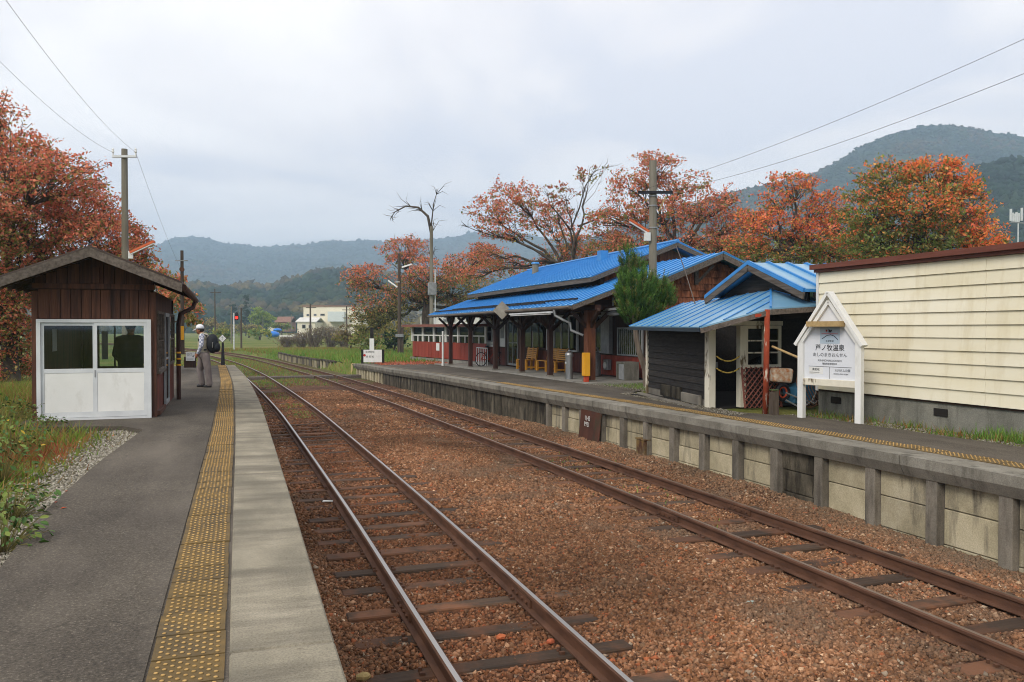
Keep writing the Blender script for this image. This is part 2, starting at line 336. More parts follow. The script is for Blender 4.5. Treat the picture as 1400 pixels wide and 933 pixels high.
def m_blue2():
    t = NT('faded_blue_sheet_metal'); col = t.ramp(t.noise(.8, 5), [(.3, '5f8fae'), (.7, '7fa8c0')])
    col = t.mix(t.ramp(t.noise(3, 6, (1, 1, 1), .65), [(.5, 0.), (.75, .6)]), col, '98b2bf'); col = t.mix(1., col, t.rnd(.05), 'MULTIPLY')
    return t.done(col, .3, t.bump(t.noise(2.5, 3), .08, .03), 0, .6)
M['blue2'] = m_blue2()
M['bluecap'] = simple('blue_seam_paint', '2f78b8', '3d88c6', 3, rough=.4, bump=0, spec=.5)
def m_tact():
    t = NT('worn_yellow_tactile'); col = t.ramp(t.noise(9, 6), [(.3, '5f4f31'), (.7, '79623a')])
    col = t.mix(t.ramp(t.noise(2.2, 6, (1, 1.2, 1), .65), [(.44, 0.), (.66, .8)]), col, '52493a')
    sp = t.n('ShaderNodeTexCoord'); sz = t.n('ShaderNodeSeparateXYZ'); t.l(sp.outputs['Object'], sz.inputs[0])
    mr = t.n('ShaderNodeMapRange'); mr.inputs[1].default_value = .0405; mr.inputs[2].default_value = .0435; t.l(sz.outputs[2], mr.inputs[0])
    col = t.mix(mr.outputs[0], col, t.ramp(t.noise(14, 3), [(.3, 'ab8850'), (.7, 'c29d62')]))
    col = t.mix(1., col, t.rnd(.1), 'MULTIPLY')
    return t.done(col, .8, t.bump(t.noise(90, 3), .3, .004), 0, .25)
M['tact'] = m_tact()
def m_railside():
    t = NT('rusty_rail'); col = t.ramp(t.noise(10, 5, (1, .3, 1)), [(.3, '4a3226'), (.7, '6a4a38')]); return t.done(col, .8, t.bump(t.noise(40, 3), .3, .004), .1, .3)
M['rail'] = m_railside()
M['eaves_shade'] = simple('shaded_eaves_trim', '1a2530', '26343f', 3, rough=.5, bump=0)  # shade under the shed eaves put into the board's dark colour
M['railtop'] = simple('polished_rail_head', '97928c', 'b0aaa4', 4, (1, .1, 1), .3, .02, 20, 0, metal=.85)
M['railtop2'] = simple('dulled_rail_head', '75604f', '8a7767', 4, (1, .1, 1), .42, .05, 20, 0, metal=.6)
M['sleeper'] = simple('dark_oiled_sleeper', '392c22', '524031', 3, (.5, 7, 7), .85, .6, 12, .3, '6b4832', 2.2, (1, 1, 1), .44, .6)
def m_ballast():
    t = NT('rusty_ballast'); v = t.n('ShaderNodeTexVoronoi'); v.inputs['Scale'].default_value = 24; t.l(t.pos(), v.inputs['Vector'])
    s1 = t.n('ShaderNodeSeparateColor'); t.l(v.outputs['Color'], s1.inputs[0])
    col = t.ramp(s1.outputs[0], [(0, '3a281f'), (.35, '5a3d2c'), (.7, '76513a'), (.92, '866a54'), (1, '9c8672')])
    big = t.noise(.55, 5); col = t.mix(t.ramp(big, [(.42, 0.), (.66, .55)]), col, '4a3529')
    sx = t.n('ShaderNodeSeparateXYZ'); t.l(t.pos(), sx.inputs[0])
    far = t.n('ShaderNodeMapRange'); far.inputs[1].default_value = 30; far.inputs[2].default_value = 52; t.l(sx.outputs[1], far.inputs[0])
    gm = t.n('ShaderNodeMath', operation='ADD'); t.l(t.noise(.7, 6, rough=.65), gm.inputs[0]); t.l(far.outputs[0], gm.inputs[1])
    col = t.mix(t.ramp(gm.outputs[0], [(.98, 0.), (1.25, .75)]), col, t.ramp(t.noise(3, 5), [(.35, '5f5038'), (.6, '56602f')]))
    nm = t.bump(v.outputs['Distance'], .9, .03); return t.done(col, .93, nm, 0, .15)
M['ballast'] = m_ballast()
def m_tint(name, rough=.9, spec=.15, trans=0, var=0):
    t = NT(name); a = t.n('ShaderNodeAttribute'); a.attribute_name = 'tint'; col = a.outputs['Color']
    if var: col = t.mix(1., col, t.ramp(t.noise(var, 4), [(.3, .75), (.7, 1.25)]), 'MULTIPLY')
    t.done(col, rough, None, 0, spec)
    if trans:
        tr = t.n('ShaderNodeBsdfTranslucent'); t.l(col, tr.inputs[0]); mxs = t.n('ShaderNodeMixShader'); mxs.inputs[0].default_value = trans
        t.l(t.b.outputs[0], mxs.inputs[1]); t.l(tr.outputs[0], mxs.inputs[2]); t.l(mxs.outputs[0], t.t.nodes['Material Output'].inputs[0])
    return t.m
M['stone'] = m_tint('ballast_stone', .92, .15, 0, 60)
M['leaf'] = m_tint('autumn_leaf', .55, .3, .5)
M['grass'] = m_tint('grass_blade', .7, .2, .25)
M['canopy'] = m_tint('far_tree_crown', .95, .05, 0, .35)
def m_ground():
    t = NT('grass_and_earth'); n = t.noise(.35, 7, rough=.6); col = t.ramp(n, [(.3, '5a5a30'), (.48, '556a2c'), (.62, '6d7238'), (.75, '85754a')])
    col = t.mix(t.ramp(t.noise(.03, 4, (1, 2.5, 1)), [(.45, 0.), (.6, .8)]), col, t.ramp(t.noise(.2, 5), [(.35, '8b7c4c'), (.65, '70733c')]))
    col = t.mix(1., col, t.ramp(t.noise(14, 5, rough=.7), [(.3, .6), (.7, 1.3)]), 'MULTIPLY')
    return t.done(col, .95, t.bump(t.noise(9, 6, rough=.7), .8, .06), 0, .1)
M['ground'] = m_ground()
def m_glass(name, tint=(.8, .85, .85), mixf=.25):
    t = NT(name); tr = t.n('ShaderNodeBsdfTransparent'); tr.inputs[0].default_value = (*tint, 1); gl = t.n('ShaderNodeBsdfGlossy'); gl.inputs['Roughness'].default_value = .02
    fr = t.n('ShaderNodeFresnel'); fr.inputs[0].default_value = 1.5; mn = t.n('ShaderNodeMath', operation='MULTIPLY_ADD'); mn.inputs[1].default_value = 1.; mn.inputs[2].default_value = mixf; mn.use_clamp = True
    t.l(fr.outputs[0], mn.inputs[0]); mxs = t.n('ShaderNodeMixShader'); t.l(mn.outputs[0], mxs.inputs[0]); t.l(tr.outputs[0], mxs.inputs[1]); t.l(gl.outputs[0], mxs.inputs[2])
    t.l(mxs.outputs[0], t.t.nodes['Material Output'].inputs[0]); return t.m
M['glass'] = m_glass('window_glass', (.93, .95, .95), 0.)
M['glassdark'] = m_glass('dim_window_glass', (.38, .42, .42), .0)
def m_lamp(name, c, s):
    t = NT(name); t.done(c, .4); t.b.inputs['Emission Color'].default_value = (*lin(c), 1); t.b.inputs['Emission Strength'].default_value = s; return t.m
M['redlamp'] = m_lamp('lit_red_signal_lens', 'ff1a10', 6.)
M['tubelamp'] = simple('white_tube_lamp', 'e3e3e0', 'eceae6', 4, rough=.35, bump=0, spec=.5)
M['orangelamp'] = simple('orange_lamp_hood', 'b5502c', 'c96a40', 5, rough=.6, bump=.05)
M['shirt'] = None
def m_plaid():
    t = NT('plaid_shirt'); ch = t.n('ShaderNodeTexChecker'); ch.inputs['Scale'].default_value = 22; ch.inputs[1].default_value = (.62, .63, .68, 1); ch.inputs[2].default_value = (.25, .27, .36, 1)
    t.l(t.pos(), ch.inputs[0]); return t.done(ch.outputs[0], .9)
M['shirt'] = m_plaid()
M['vest'] = simple('beige_vest', '9d9682', 'b3ab97', 10, rough=.9, bump=.3, bsc=25)
M['trousers'] = simple('grey_trousers', '635a58', '7a706d', 8, (1, 1, .5), .9, .5, 14, bd=.02)
M['skin'] = simple('skin', '8a5a42', '9c6a50', 20, rough=.6, bump=.05)
M['shoe'] = simple('dark_shoe', '2b2a2c', '3a393b', 10, rough=.7, bump=.1)
M['cap'] = simple('white_cap', 'dcdde0', 'e6e6ea', 10, rough=.85, bump=.1)
M['hair'] = simple('dark_hair', '1d1a18', '2c2724', 20, rough=.7, bump=.3)
M['pack'] = simple('black_backpack', '15171a', '25282d', 12, rough=.7, bump=.25)
M['coat'] = simple('black_coat', '16161a', '222228', 10, rough=.85, bump=.2)
def m_mount(name, a, b, c, d, sc=.06):
    t = NT(name); v = t.n('ShaderNodeTexVoronoi'); v.inputs['Scale'].default_value = sc; t.l(t.pos(), v.inputs['Vector'])
    sc_ = t.n('ShaderNodeSeparateColor'); t.l(v.outputs['Color'], sc_.inputs[0])
    fine = t.ramp(sc_.outputs[0], [(0, .55), (1, 1.45)])
    col = t.ramp(t.noise(.006, 6, rough=.6), [(.36, a), (.48, b), (.56, c), (.68, d)]); col = t.mix(1., col, fine, 'MULTIPLY')
    return t.done(col, 1., t.bump(v.outputs['Distance'], .8, 8), 0, 0)
M['mount'] = m_mount('forested_mountain', '1e2c1f', '28361f', '333a22', '453a24')
M['mount2'] = m_mount('pine_forest_hill', '18251a', '202d1c', '2b341f', '3b3720', .12)
# ------------------------------------------------------------------ ground sheet
def leftB(y): return np.interp(y, [-12, 5.8, 7.5, 10.2, 13.3, 13.9, 14.3, 36], [-1.35, -1.37, -1.47, -1.42, -1.25, -1.6, -3.2, -3.2])
def smooth(a, b, t): t = np.clip((t-a)/(b-a), 0, 1); return t*t*(3-2*t)
def gh(x, y):
    zr = np.interp(y, [0, 8, 15, 20, 25, 30, 36, 44, 60, 90, 120], [.83, .83, .795, .74, .70, .66, .57, .50, .3, .0, -.25])
    base = np.full(np.broadcast(x, y).shape, -.26)
    le = np.where(y < 36, crom(PLE, np.minimum(y, 36))-.35, xL(y)-2.6)
    zl = np.interp(y, [0, 33, 38, 60, 100], [.80, .80, .45, .1, -.2])
    h = base + (zl-base)*smooth(0, .25, le-x) * (1-smooth(60, 110, y)*.8)
    rw = np.where(y < 44.5, xW(y)+.12, xR(y)+2.0)
    h = h + (zr-h)*smooth(0, .25, x-rw)
    h = h + fbm(x, y, 3, 4, 5)*.09*smooth(.2, 1.5, np.maximum(le-x, x-np.where(y < 45, 9.8, rw))) + fbm(x, y, 80, 4, 9)*2.2*smooth(90, 300, np.hypot(x, y))
    return h
def axis(a, b, st, far, g=1.16):
    c = list(np.arange(a, b+1e-6, st)); d = st; p = []; q = c[0]
    while q > -far: d *= g; q -= d; p.append(q)
    d = st; q = c[-1]; r = []
    while q < far: d *= g; q += d; r.append(q)
    return np.array(p[::-1]+c+r)
xs = axis(-9, 15, .22, 5200); ys = axis(-6, 66, .45, 5200)
gx, gy = np.meshgrid(xs, ys); gz = gh(gx, gy); nx, ny = len(xs), len(ys)
def gridfaces(nx, ny):
    i = np.arange(nx-1)[None, :]+np.arange(ny-1)[:, None]*nx; return np.stack([i, i+1, i+nx+1, i+nx], -1).reshape(-1, 4)
raw('ground', np.stack([gx, gy, gz], -1).reshape(-1, 3), gridfaces(nx, ny), M['ground'], smooth=True, kind='structure')

# ------------------------------------------------------------------ track bed
yb = np.arange(-6, 70, .22); nb = 64
lo = np.where(yb < 36, crom(PLE, np.minimum(yb, 36))-.05, xL(yb)-1.9); hi = np.where(yb < 44.3, xW(yb)+.03, xR(yb)+1.7)
tt = np.linspace(0, 1, nb); bx = lo[:, None]+(hi-lo)[:, None]*tt; by = np.repeat(yb[:, None], nb, 1)
SLP = {q: np.arange(-2, 41.5, .66)+np.random.default_rng(3+i).uniform(-.07, .07, len(np.arange(-2, 41.5, .66))) for i, q in enumerate((xL, xR))}
def onsleeper(x, y, m=.12):
    r = np.zeros(np.broadcast(x, y).shape, bool)
    for c in (xL, xR):
        a = SLP[c]; i = np.clip(np.searchsorted(a, y), 1, len(a)-1); d = np.minimum(np.abs(y-a[i]), np.abs(y-a[i-1])); r |= (d < m) & (np.abs(x-c(y)) < 1.03)
    return r
def bedz(x, y):
    heap = .10*np.exp(-((x-xW(y)+.12)/.4)**2)*smooth(7, 11, y)*(1-smooth(19, 24, y))
    mid = .05*np.exp(-((x-(xL(y)+xR(y))/2)/.9)**2)
    return -.163+fbm(x, y, .9, 4, 21)*.06+heap+mid+.03*smooth(40, 50, y)
raw('track_bed', np.stack([bx, by, bedz(bx, by)], -1).reshape(-1, 3), gridfaces(nb, len(yb)), M['ballast'], smooth=True, kind='structure')

# loose stones of the bed: thousands of small broken stones, too many to count
def stones(name, X, Y, Z, sz, cols, mat, parent=None, **k):
    n = len(X); octa = np.array([(-1,0,-.1),(0,-1,.1),(1,0,-.1),(0,1,.1),(0,0,-1),(0,0,1)], float)*.62
    V = (octa[None]+rng.uniform(-.16, .16, (n, 6, 3))) * rng.uniform(.7, 1.25, (n, 1, 3)) * sz[:, None, None]
    V[..., 2] *= .72
    a = rng.uniform(0, 2*PI, n); b = rng.normal(0, .45, n); ca, sa, cb_, sb = np.cos(a), np.sin(a), np.cos(b), np.sin(b)
    y, z = V[..., 1].copy(), V[..., 2].copy(); V[..., 1] = y*cb_[:, None]-z*sb[:, None]; V[..., 2] = y*sb[:, None]+z*cb_[:, None]
    x, y = V[..., 0].copy(), V[..., 1].copy(); V[..., 0] = x*ca[:, None]-y*sa[:, None]; V[..., 1] = x*sa[:, None]+y*ca[:, None]
    V += np.stack([X, Y, Z], -1)[:, None, :]
    q = np.array([(0,1,5),(1,2,5),(2,3,5),(3,0,5),(1,0,4),(2,1,4),(3,2,4),(0,3,4)]); Fa = (q[None]+6*np.arange(n)[:, None, None]).reshape(-1, 3)
    return raw(name, V.reshape(-1, 3), Fa, mat, parent, cols=np.repeat(cols, 6, 0), **k)
PAL = np.array([lin(c) for c in ('4f382b', '62442f', '70503b', '7c5a44', '86654f', '685444', '423026', '947660', 'a58a72', '8f867a', '8a5036', 'b8a48e')])
PW = np.array([14, 18, 19, 16, 9, 9, 9, 3.5, 1.2, .9, 3, .35]); PW = PW/PW.sum()
def inview(X, Y, Z, m=60):
    P = np.stack([X, Y, Z], -1)-C0; d = P@FW; u = PX+F*(P@RT)/d; v = PY-F*(P@UP)/d
    return (d > .5) & (u > -m) & (u < 1400+m) & (v < 933+m) & (v > -200)
def bedstones(n, y0, y1, smin, smax, pw=1.):
    Y = y0+(y1-y0)*rng.random(n)**pw; l = crom(PLE, np.minimum(Y, 36)); h = xW(Y); X = l+(h-l)*rng.random(n); Z = bedz(X, Y)
    ok = inview(X, Y, Z, 120)
    for c in (xL, xR):
        for s in (-.55, .55): ok &= np.abs(X-c(Y)-s) > .075
    ok &= ~(onsleeper(X, Y) & (fbm(X, Y, .6, 3, 61) < .05-.14*smooth(9, 18, Y)))
    X, Y, Z = X[ok], Y[ok], Z[ok]; sz = rng.uniform(smin, smax, len(X))*np.where(rng.random(len(X)) < .05, 1.5, 1)
    co = np.maximum(np.abs(X-xL(Y)), 0) < .95; cor = np.abs(X-xR(Y)) < .95
    keep = ~((co | cor) & (rng.random(len(X)) < .25)); X, Y, Z, sz = X[keep], Y[keep], Z[keep], sz[keep]
    c = PAL[rng.choice(len(PAL), len(X), p=PW)]*rng.uniform(.8, 1.3, (len(X), 1))
    c = c*.78+.22*np.array(lin('70503a')); c = c*np.array([1.24, 1.2, 1.1]); big = fbm(X, Y, 1.8, 4, 33); c = c*np.clip(1+big*1.5, .5, 1.5)[:, None]; pat = np.clip(fbm(X, Y, .9, 4, 91)*5-.3, 0, 1)[:, None]; c = c*(1-.5*pat)+.5*pat*np.array(lin('6a5b4c'))
    nearL = np.exp(-((X-xL(Y))/.8)**2)[:, None]; c = c*(1-.22*nearL)*(1+nearL*np.array([.08, -.05, -.10]))    # brake-dust rust between the rails of the used track
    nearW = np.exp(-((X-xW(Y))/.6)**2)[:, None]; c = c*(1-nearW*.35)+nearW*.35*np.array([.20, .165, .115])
    return X, Y, Z, sz, c
parts = [bedstones(125000, 3.2, 10, .022, .046), bedstones(70000, 10, 20, .028, .05), bedstones(22000, 20, 34, .04, .068)]
X, Y, Z, sz, c = [np.concatenate(q) for q in zip(*parts)]
stones('ballast_stones', X, Y, Z+sz*.12, sz, c, M['stone'], label='rust-brown broken ballast stones around both tracks', cat='ballast', kind='stuff')

# ------------------------------------------------------------------ rails and sleepers
prof = [(-.061, -.14), (.061, -.14), (.061, -.130), (.012, -.118), (.010, -.045), (.0325, -.035), (.0325, -.010), (.019, 0), (-.019, 0), (-.0325, -.010), (-.0325, -.035), (-.010, -.045), (-.012, -.118), (-.061, -.130)]
def rail(name, cx, off, topmat, parent):
    yy = np.concatenate([np.arange(-6, 60, .5), np.arange(60, 176, 2.)]); xc = cx(yy); sl = np.gradient(xc, yy); nrm = np.sqrt(1+sl**2); n = len(prof); m = MB()
    for i, y in enumerate(yy):
        for a, b in prof:
            q = off+a; m.v.append((float(xc[i]+q/nrm[i]), float(y-q*sl[i]/nrm[i]), b))
    for i in range(len(yy)-1):
        for k in range(n):
            m.f.append((i*n+k, i*n+(k+1) % n, (i+1)*n+(k+1) % n, (i+1)*n+k)); m.mi.append(1 if k == 7 else 0)
    return m.build(name, [M['rail'], topmat], parent)
def track(cx, label, topmat, joints):
    t = empty('railway_track', (float(cx(0)), 0, -.15), label, 'railway track', 'tracks between the platforms'); inv = -np.array(t.location)
    for s in (-.55, .55):
        r = rail('rail', cx, s, topmat, t); r.location = inv
        for yj in joints:
            m = MB(); x = float(cx(yj))+s
            for sd_ in (-1, 1):
                m.box(x+sd_*.012, x+sd_*.034, yj-.26, yj+.26, -.112, -.045)
                for k in (-.19, -.07, .07, .19): m.cyl((x+sd_*.034, yj+k, -.078), (x+sd_*.052, yj+k, -.078), .016, n=6)
            m.build('fishplate', M['rail'], r)
    sm = MB().box(-1.05, 1.05, -.1, .1, -.14, 0); me = None
    for i, y in enumerate(SLP[cx]):
        yy = y; sl = float(np.gradient(cx(np.array([yy-.1, yy, yy+.1])), .1)[1])
        if me is None: o = sm.build('sleeper', M['sleeper'], t, bevel=.012)
        else: o = bpy.data.objects.new('sleeper', me); COL.objects.link(o); o.parent = t; b = o.modifiers.new('bevel', 'BEVEL'); b.width = .012
        me = o.data; o.location = (float(cx(yy))+random.uniform(-.05, .05)+inv[0], yy+inv[1], -.131-.012*float(smooth(9, 20, yy))+random.uniform(-.014, .003)+inv[2]); o.rotation_euler = (0, 0, -math.atan(sl)+random.uniform(-.025, .025)); o.scale = (random.uniform(.97, 1.03), random.uniform(.9, 1.15), 1)
        if yy < 14:
            if SPK[0] is None:
                q = MB()
                for s in (-.55, .55):
                    for k_ in (-.095, .095):
                        q.box(s+k_-.02, s+k_+.02, -.05, -.02, 0, .022); q.cyl((s+k_, .04, 0), (s+k_, .04, .03), .016, n=6)
                SPK[0] = q.mesh('rail_spikes'); SPK[0].materials.append(M['rail'])
            sp = bpy.data.objects.new('rail_spikes', SPK[0]); COL.objects.link(sp); sp.parent = o; sp['kind'] = 'stuff'
    return t
SPK = [None]
track(xL, 'used railway track with shiny rails beside the left platform', M['railtop'], (7.15, 27))
track(xR, 'browner railway track with dull rails beside the station platform', M['railtop2'], (9.6, 20.3))
# plank foot crossing over both tracks
cr_ = empty('foot_crossing', (3, 43.2, -.2), 'plank foot crossing laid across both tracks beyond the platform ramp', 'crossing')
for a, b in ((.35, .62), (.78, 1.62), (1.85, 4.0), (4.15, 4.98), (5.14, 6.4)):
    for k in range(3):
        MB().box(a, b, 42.75+k*.33, 43.05+k*.33, -.17, -.015+random.uniform(-.006, .006)).build('plank', M['fascia'], cr_).location = (-3, -43.2, .2)

# ------------------------------------------------------------------ left platform
pl = empty('platform_left', (0, 0, .9), kind='structure'); OFF = (0, 0, -.9)
ya = np.concatenate([np.arange(-4, 13, .8), np.arange(13, 15, .15), np.arange(15, 35.9, .8), [35.7]])
m = MB(); tr_ = crom(TACR, ya)-.335; lb = leftB(ya); ed = crom(PLE, ya)
for i in range(len(ya)-1):
    a, b = i, i+1
    m.hexa([(lb[a], ya[a], .5), (tr_[a], ya[a], .5), (tr_[b], ya[b], .5), (lb[b], ya[b], .5)], [(lb[a], ya[a], .9), (tr_[a], ya[a], .9), (tr_[b], ya[b], .9), (lb[b], ya[b], .9)])
    m.hexa([(tr_[a], ya[a], .4), (tr_[a]+.4, ya[a], .4), (tr_[b]+.4, ya[b], .4), (tr_[b], ya[b], .4)], [(tr_[a], ya[a], .892), (tr_[a]+.4, ya[a], .894), (tr_[b]+.4, ya[b], .894), (tr_[b], ya[b], .892)])
    m.hexa([(tr_[a]+.4, ya[a], .4), (ed[a]-.08, ya[a], -.3), (ed[b]-.08, ya[b], -.3), (tr_[b]+.4, ya[b], .4)], [(tr_[a]+.4, ya[a], .79), (ed[a]-.08, ya[a], .78), (ed[b]-.08, ya[b], .78), (tr_[b]+.4, ya[b], .79)])
q = m.build('asphalt_surface', M['asphalt'], pl); q.location = OFF
import bmesh
bm = bmesh.new(); bm.from_mesh(q.data); bmesh.ops.remove_doubles(bm, verts=bm.verts, dist=1e-4); bm.to_mesh(q.data); bm.free()
joints = [-4, -1.2, 1.35, 3.98, 8.9, 13.7, 18.6, 23.4, 28.2, 33, 35.7]
for a, b in zip(joints[:-1], joints[1:]):
    m = MB(); yy = np.linspace(a+.008, b-.008, 5)
    for i in range(4):
        l0, l1 = [float(crom(TACR, v))+.014 for v in yy[i:i+2]]; e0, e1 = [float(crom(PLE, v)) for v in yy[i:i+2]]
        m.hexa([(l0, yy[i], .77), (e0, yy[i], .77), (e1, yy[i+1], .77), (l1, yy[i+1], .77)], [(l0, yy[i], .907), (e0, yy[i], .903), (e1, yy[i+1], .903), (l1, yy[i+1], .907)])
    o = m.build('coping_slab', M['coping'], pl); o.location = OFF
    bm = bmesh.new(); bm.from_mesh(o.data); bmesh.ops.remove_doubles(bm, verts=bm.verts, dist=1e-4); bm.to_mesh(o.data); bm.free(); o.modifiers.new('bevel', 'BEVEL').width = .01; o.modifiers['bevel'].limit_method = 'ANGLE'
# tactile tile with staggered domes
def tactile():
    m = MB().box(-.158, .158, .0045, .2955, 0, .038)
    for r in range(9):
        for k in range(5 if r % 2 == 0 else 4):
            x = (-.124+k*.062) if r % 2 == 0 else (-.093+k*.062); y = .026+r*.031; n = 8
            vs = [(x+rr*math.cos(2*PI*j/n), y+rr*math.sin(2*PI*j/n), z) for rr, z in ((.0125, .0378), (.0095, .0425), (.005, .0445)) for j in range(n)]
            fs = [(i*n+j, i*n+(j+1) % n, (i+1)*n+(j+1) % n, (i+1)*n+j) for i in range(2) for j in range(n)]+[tuple(range(16, 24))]
            m.add(vs, fs)
    return m.mesh('tactile_tile')
tact_me = tactile(); tact_me.materials.append(M['tact'])
def tiles(curve, off, y0, y1, zf, parent, par_off):
    y = y0
    while y < y1:
        sl = float(curve(y+.1)-curve(y))/.1; o = bpy.data.objects.new('tactile_tile', tact_me); COL.objects.link(o); o.parent = parent
        o.location = (float(curve(y))+off+par_off[0]+random.uniform(-.004, .004), y+par_off[1], zf(y)-.034+par_off[2]+random.uniform(-.004, .003)); o.rotation_euler = (random.uniform(-.012, .012), random.uniform(-.006, .006), -math.atan(sl)+random.uniform(-.008, .008))
        y += .3*math.cos(math.atan(sl))
tiles(lambda y: crom(TACR, y), -.165, -2.0, 35.5, lambda y: .9, pl, OFF)

# ------------------------------------------------------------------ right platform
pr = empty('platform_right', (8, 8, .86), kind='structure'); OR = (-8, -8, -.86)
def outer(y): return float(np.interp(y, [-6, 12.4, 13, 18.6, 19.6, 22, 22.6, 41, 45], [9.75, 9.75, 8.95, 9.5, 10.5, 10.3, 10.02, 10.02, 9.6]))
ya = np.concatenate([np.arange(-4, 44.2, .6), [44.2]]); m = MB()
for a, b in zip(ya[:-1], ya[1:]):
    P = []
    for y in (a, b):
        l = float(xLip(y)); P.append((l+.48, outer(y), zR(y)))
    (l0, o0, z0), (l1, o1, z1) = P
    m.hexa([(l0, a, .1), (o0, a, .1), (o1, b, .1), (l1, b, .1)], [(l0, a, z0), (o0, a, z0), (o1, b, z1), (l1, b, z1)])
o = m.build('asphalt_surface', M['asphalt'], pr); o.location = OR
bm = bmesh.new(); bm.from_mesh(o.data); bmesh.ops.remove_doubles(bm, verts=bm.verts, dist=1e-4); bm.to_mesh(o.data); bm.free()
jr = [-4, -1, 2.2, 5.0, 7.9, 10.9, 14.5, 18.0, 21.6, 25.2, 28.8, 32.4, 36, 40, 44.2]
for a, b in zip(jr[:-1], jr[1:]):
    m = MB(); yy = np.linspace(a+.008, b-.008, 5)
    for i in range(4):
        y0, y1 = yy[i:i+2]; l0, l1 = float(xLip(y0)), float(xLip(y1)); z0, z1 = zR(y0)+.006, zR(y1)+.006
        m.hexa([(l0+.07, y0, z0-.25), (l0+.47, y0, z0-.25), (l1+.47, y1, z1-.25), (l1+.07, y1, z1-.25)], [(l0, y0, z0-.12), (l0+.47, y0, z0-.12), (l1+.47, y1, z1-.12), (l1, y1, z1-.12)])
        m.hexa([(l0, y0, z0-.12), (l0+.47, y0, z0-.12), (l1+.47, y1, z1-.12), (l1, y1, z1-.12)], [(l0, y0, z0), (l0+.47, y0, z0), (l1+.47, y1, z1), (l1, y1, z1)])
    o = m.build('coping_slab', M['walllip'], pr, bevel=0); o.location = OR
tiles(lambda y: xLip(y), .64, -2, 24, lambda y: zR(y)+.008, pr, OR)
m = MB()                                # beyond, the tactile strip is only a painted-looking narrow line
for y in np.arange(24.1, 43.5, 1.2):
    l0, l1 = float(xLip(y))+.62, float(xLip(y+1.18))+.62
    m.hexa([(l0, y, zR(y)-.02), (l0+.10, y, zR(y)-.02), (l1+.10, y+1.18, zR(y+1.18)-.02), (l1, y+1.18, zR(y+1.18)-.02)], [(l0, y, zR(y)+.006), (l0+.10, y, zR(y)+.006), (l1+.10, y+1.18, zR(y+1.18)+.006), (l1, y+1.18, zR(y+1.18)+.006)])
m.build('warning_line', simple('faded_yellow_paint', '82745a', '8f8062', 4, (1, 1, 1), .85, .1, 60, 0, '6f675a', 3, (1, 1, 1), .42, .56), pr, kind='stuff').location = OR
bays = np.arange(-2.2, 19.3, .97)
def wallpiece(name, y0, y1, z0, z1, out_, mat, thick=.12):
    x0, x1 = float(xW(y0))-out_, float(xW(y1))-out_
    o = MB().hexa([(x0, y0, z0), (x0+thick, y0, z0), (x1+thick, y1, z0), (x1, y1, z0)], [(x0, y0, z1), (x0+thick, y0, z1), (x1+thick, y1, z1), (x1, y1, z1)]).build(name, mat, pr, bevel=.008); o.location = OR; return o
for i, y in enumerate(bays):
    zt = zR(y)-.19
    wallpiece('retaining_post', y-.085+random.uniform(-.01, .01), y+.085, -.4, zt-random.uniform(.0, .03), .10, M['wallpost'], .22)
    if i < len(bays)-1:
        zm = .28+random.uniform(-.02, .02); dk = i in (11, 12, 13, 19)
        if 16.2 < y < 17.2: continue
        if y > 2: 
            mt = M['wallrough'] if (i == 12) else M['wallpanel']
            wallpiece('retaining_panel', y+.09, y+.88, zm+.006, zt+.02, .0+random.uniform(-.012, .012), mt); wallpiece('retaining_panel', y+.09, y+.88, -.12 if y < 9 else -.02, zm-.006, .0+random.uniform(-.012, .012), mt)
            wallpiece('retaining_panel', y+.09, y+.88, -.45, -.13 if y < 9 else -.03, .01+random.uniform(-.012, .012), mt)
        else: wallpiece('retaining_panel', y+.09, y+.88, -.45, zt+.02, 0, M['wallpanel'])
yw = np.arange(19.25, 38.2, 1.05)
m = MB()
for a, b in zip(yw[:-1], yw[1:]):
    x0, x1 = float(xW(a))-.02, float(xW(b))-.02; m.hexa([(x0, a, -.45), (x0+.2, a, -.45), (x1+.2, b, -.45), (x1, b, -.45)], [(x0, a, zR(a)-.2), (x0+.2, a, zR(a)-.2), (x1+.2, b, zR(b)-.2), (x1, b, zR(b)-.2)])
m.build('rough_concrete_wall', M['wallrough'], pr).location = OR
for y in np.arange(38.2, 44.3, .62):
    wallpiece('retaining_post', y, y+.2, -.4, zR(y)-.18, .06, M['wallpanel'], .16); wallpiece('retaining_panel', y+.2, y+.62, -.4, zR(y)-.2, -.08, M['wallrough'])
wallpiece('end_wall', 44.1, 44.25, -.4, .5, -.05, M['wallrough'], 3.4)
# rusted plate leaning over the wall's opening
o = empty('inspection_plate', (float(xW(16.6))-.12, 16.6, -.1), 'rusted brown steel plate leaning against the station platform wall', 'plate')
y0, y1 = 16.12, 17.12; x0, x1 = float(xW(y0))-.14, float(xW(y1))-.14
MB().hexa([(x0-.06, y0, -.12), (x0-.045, y0, -.12), (x1-.045, y1, -.12), (x1-.06, y1, -.12)], [(x0+.02, y0, .56), (x0+.035, y0, .56), (x1+.035, y1, .60), (x1+.02, y1, .60)]).build('plate', simple('brown_rust_plate', '41281f', '5a3628', 3, (1, 1, .5), .9, .4, 30, 0, '38392b', 2, (1, 1, .5), .55, .7), o).location = -o.location
mtx = Matrix.Translation((x0-.055+.12-float(xW(16.6))+.0, 16.60-16.6, .0)); 
for r, s_ in enumerate(('1143', '1921')):
    tm = Matrix(((0, 0, -1, x0-.045-o.location.x-r*.016), (-1, 0, 0, .12), (0, 1, 0, .50-r*.13), (0, 0, 0, 1)))
    text(s_, o, tm, .15, M['white'], 'painted_number')
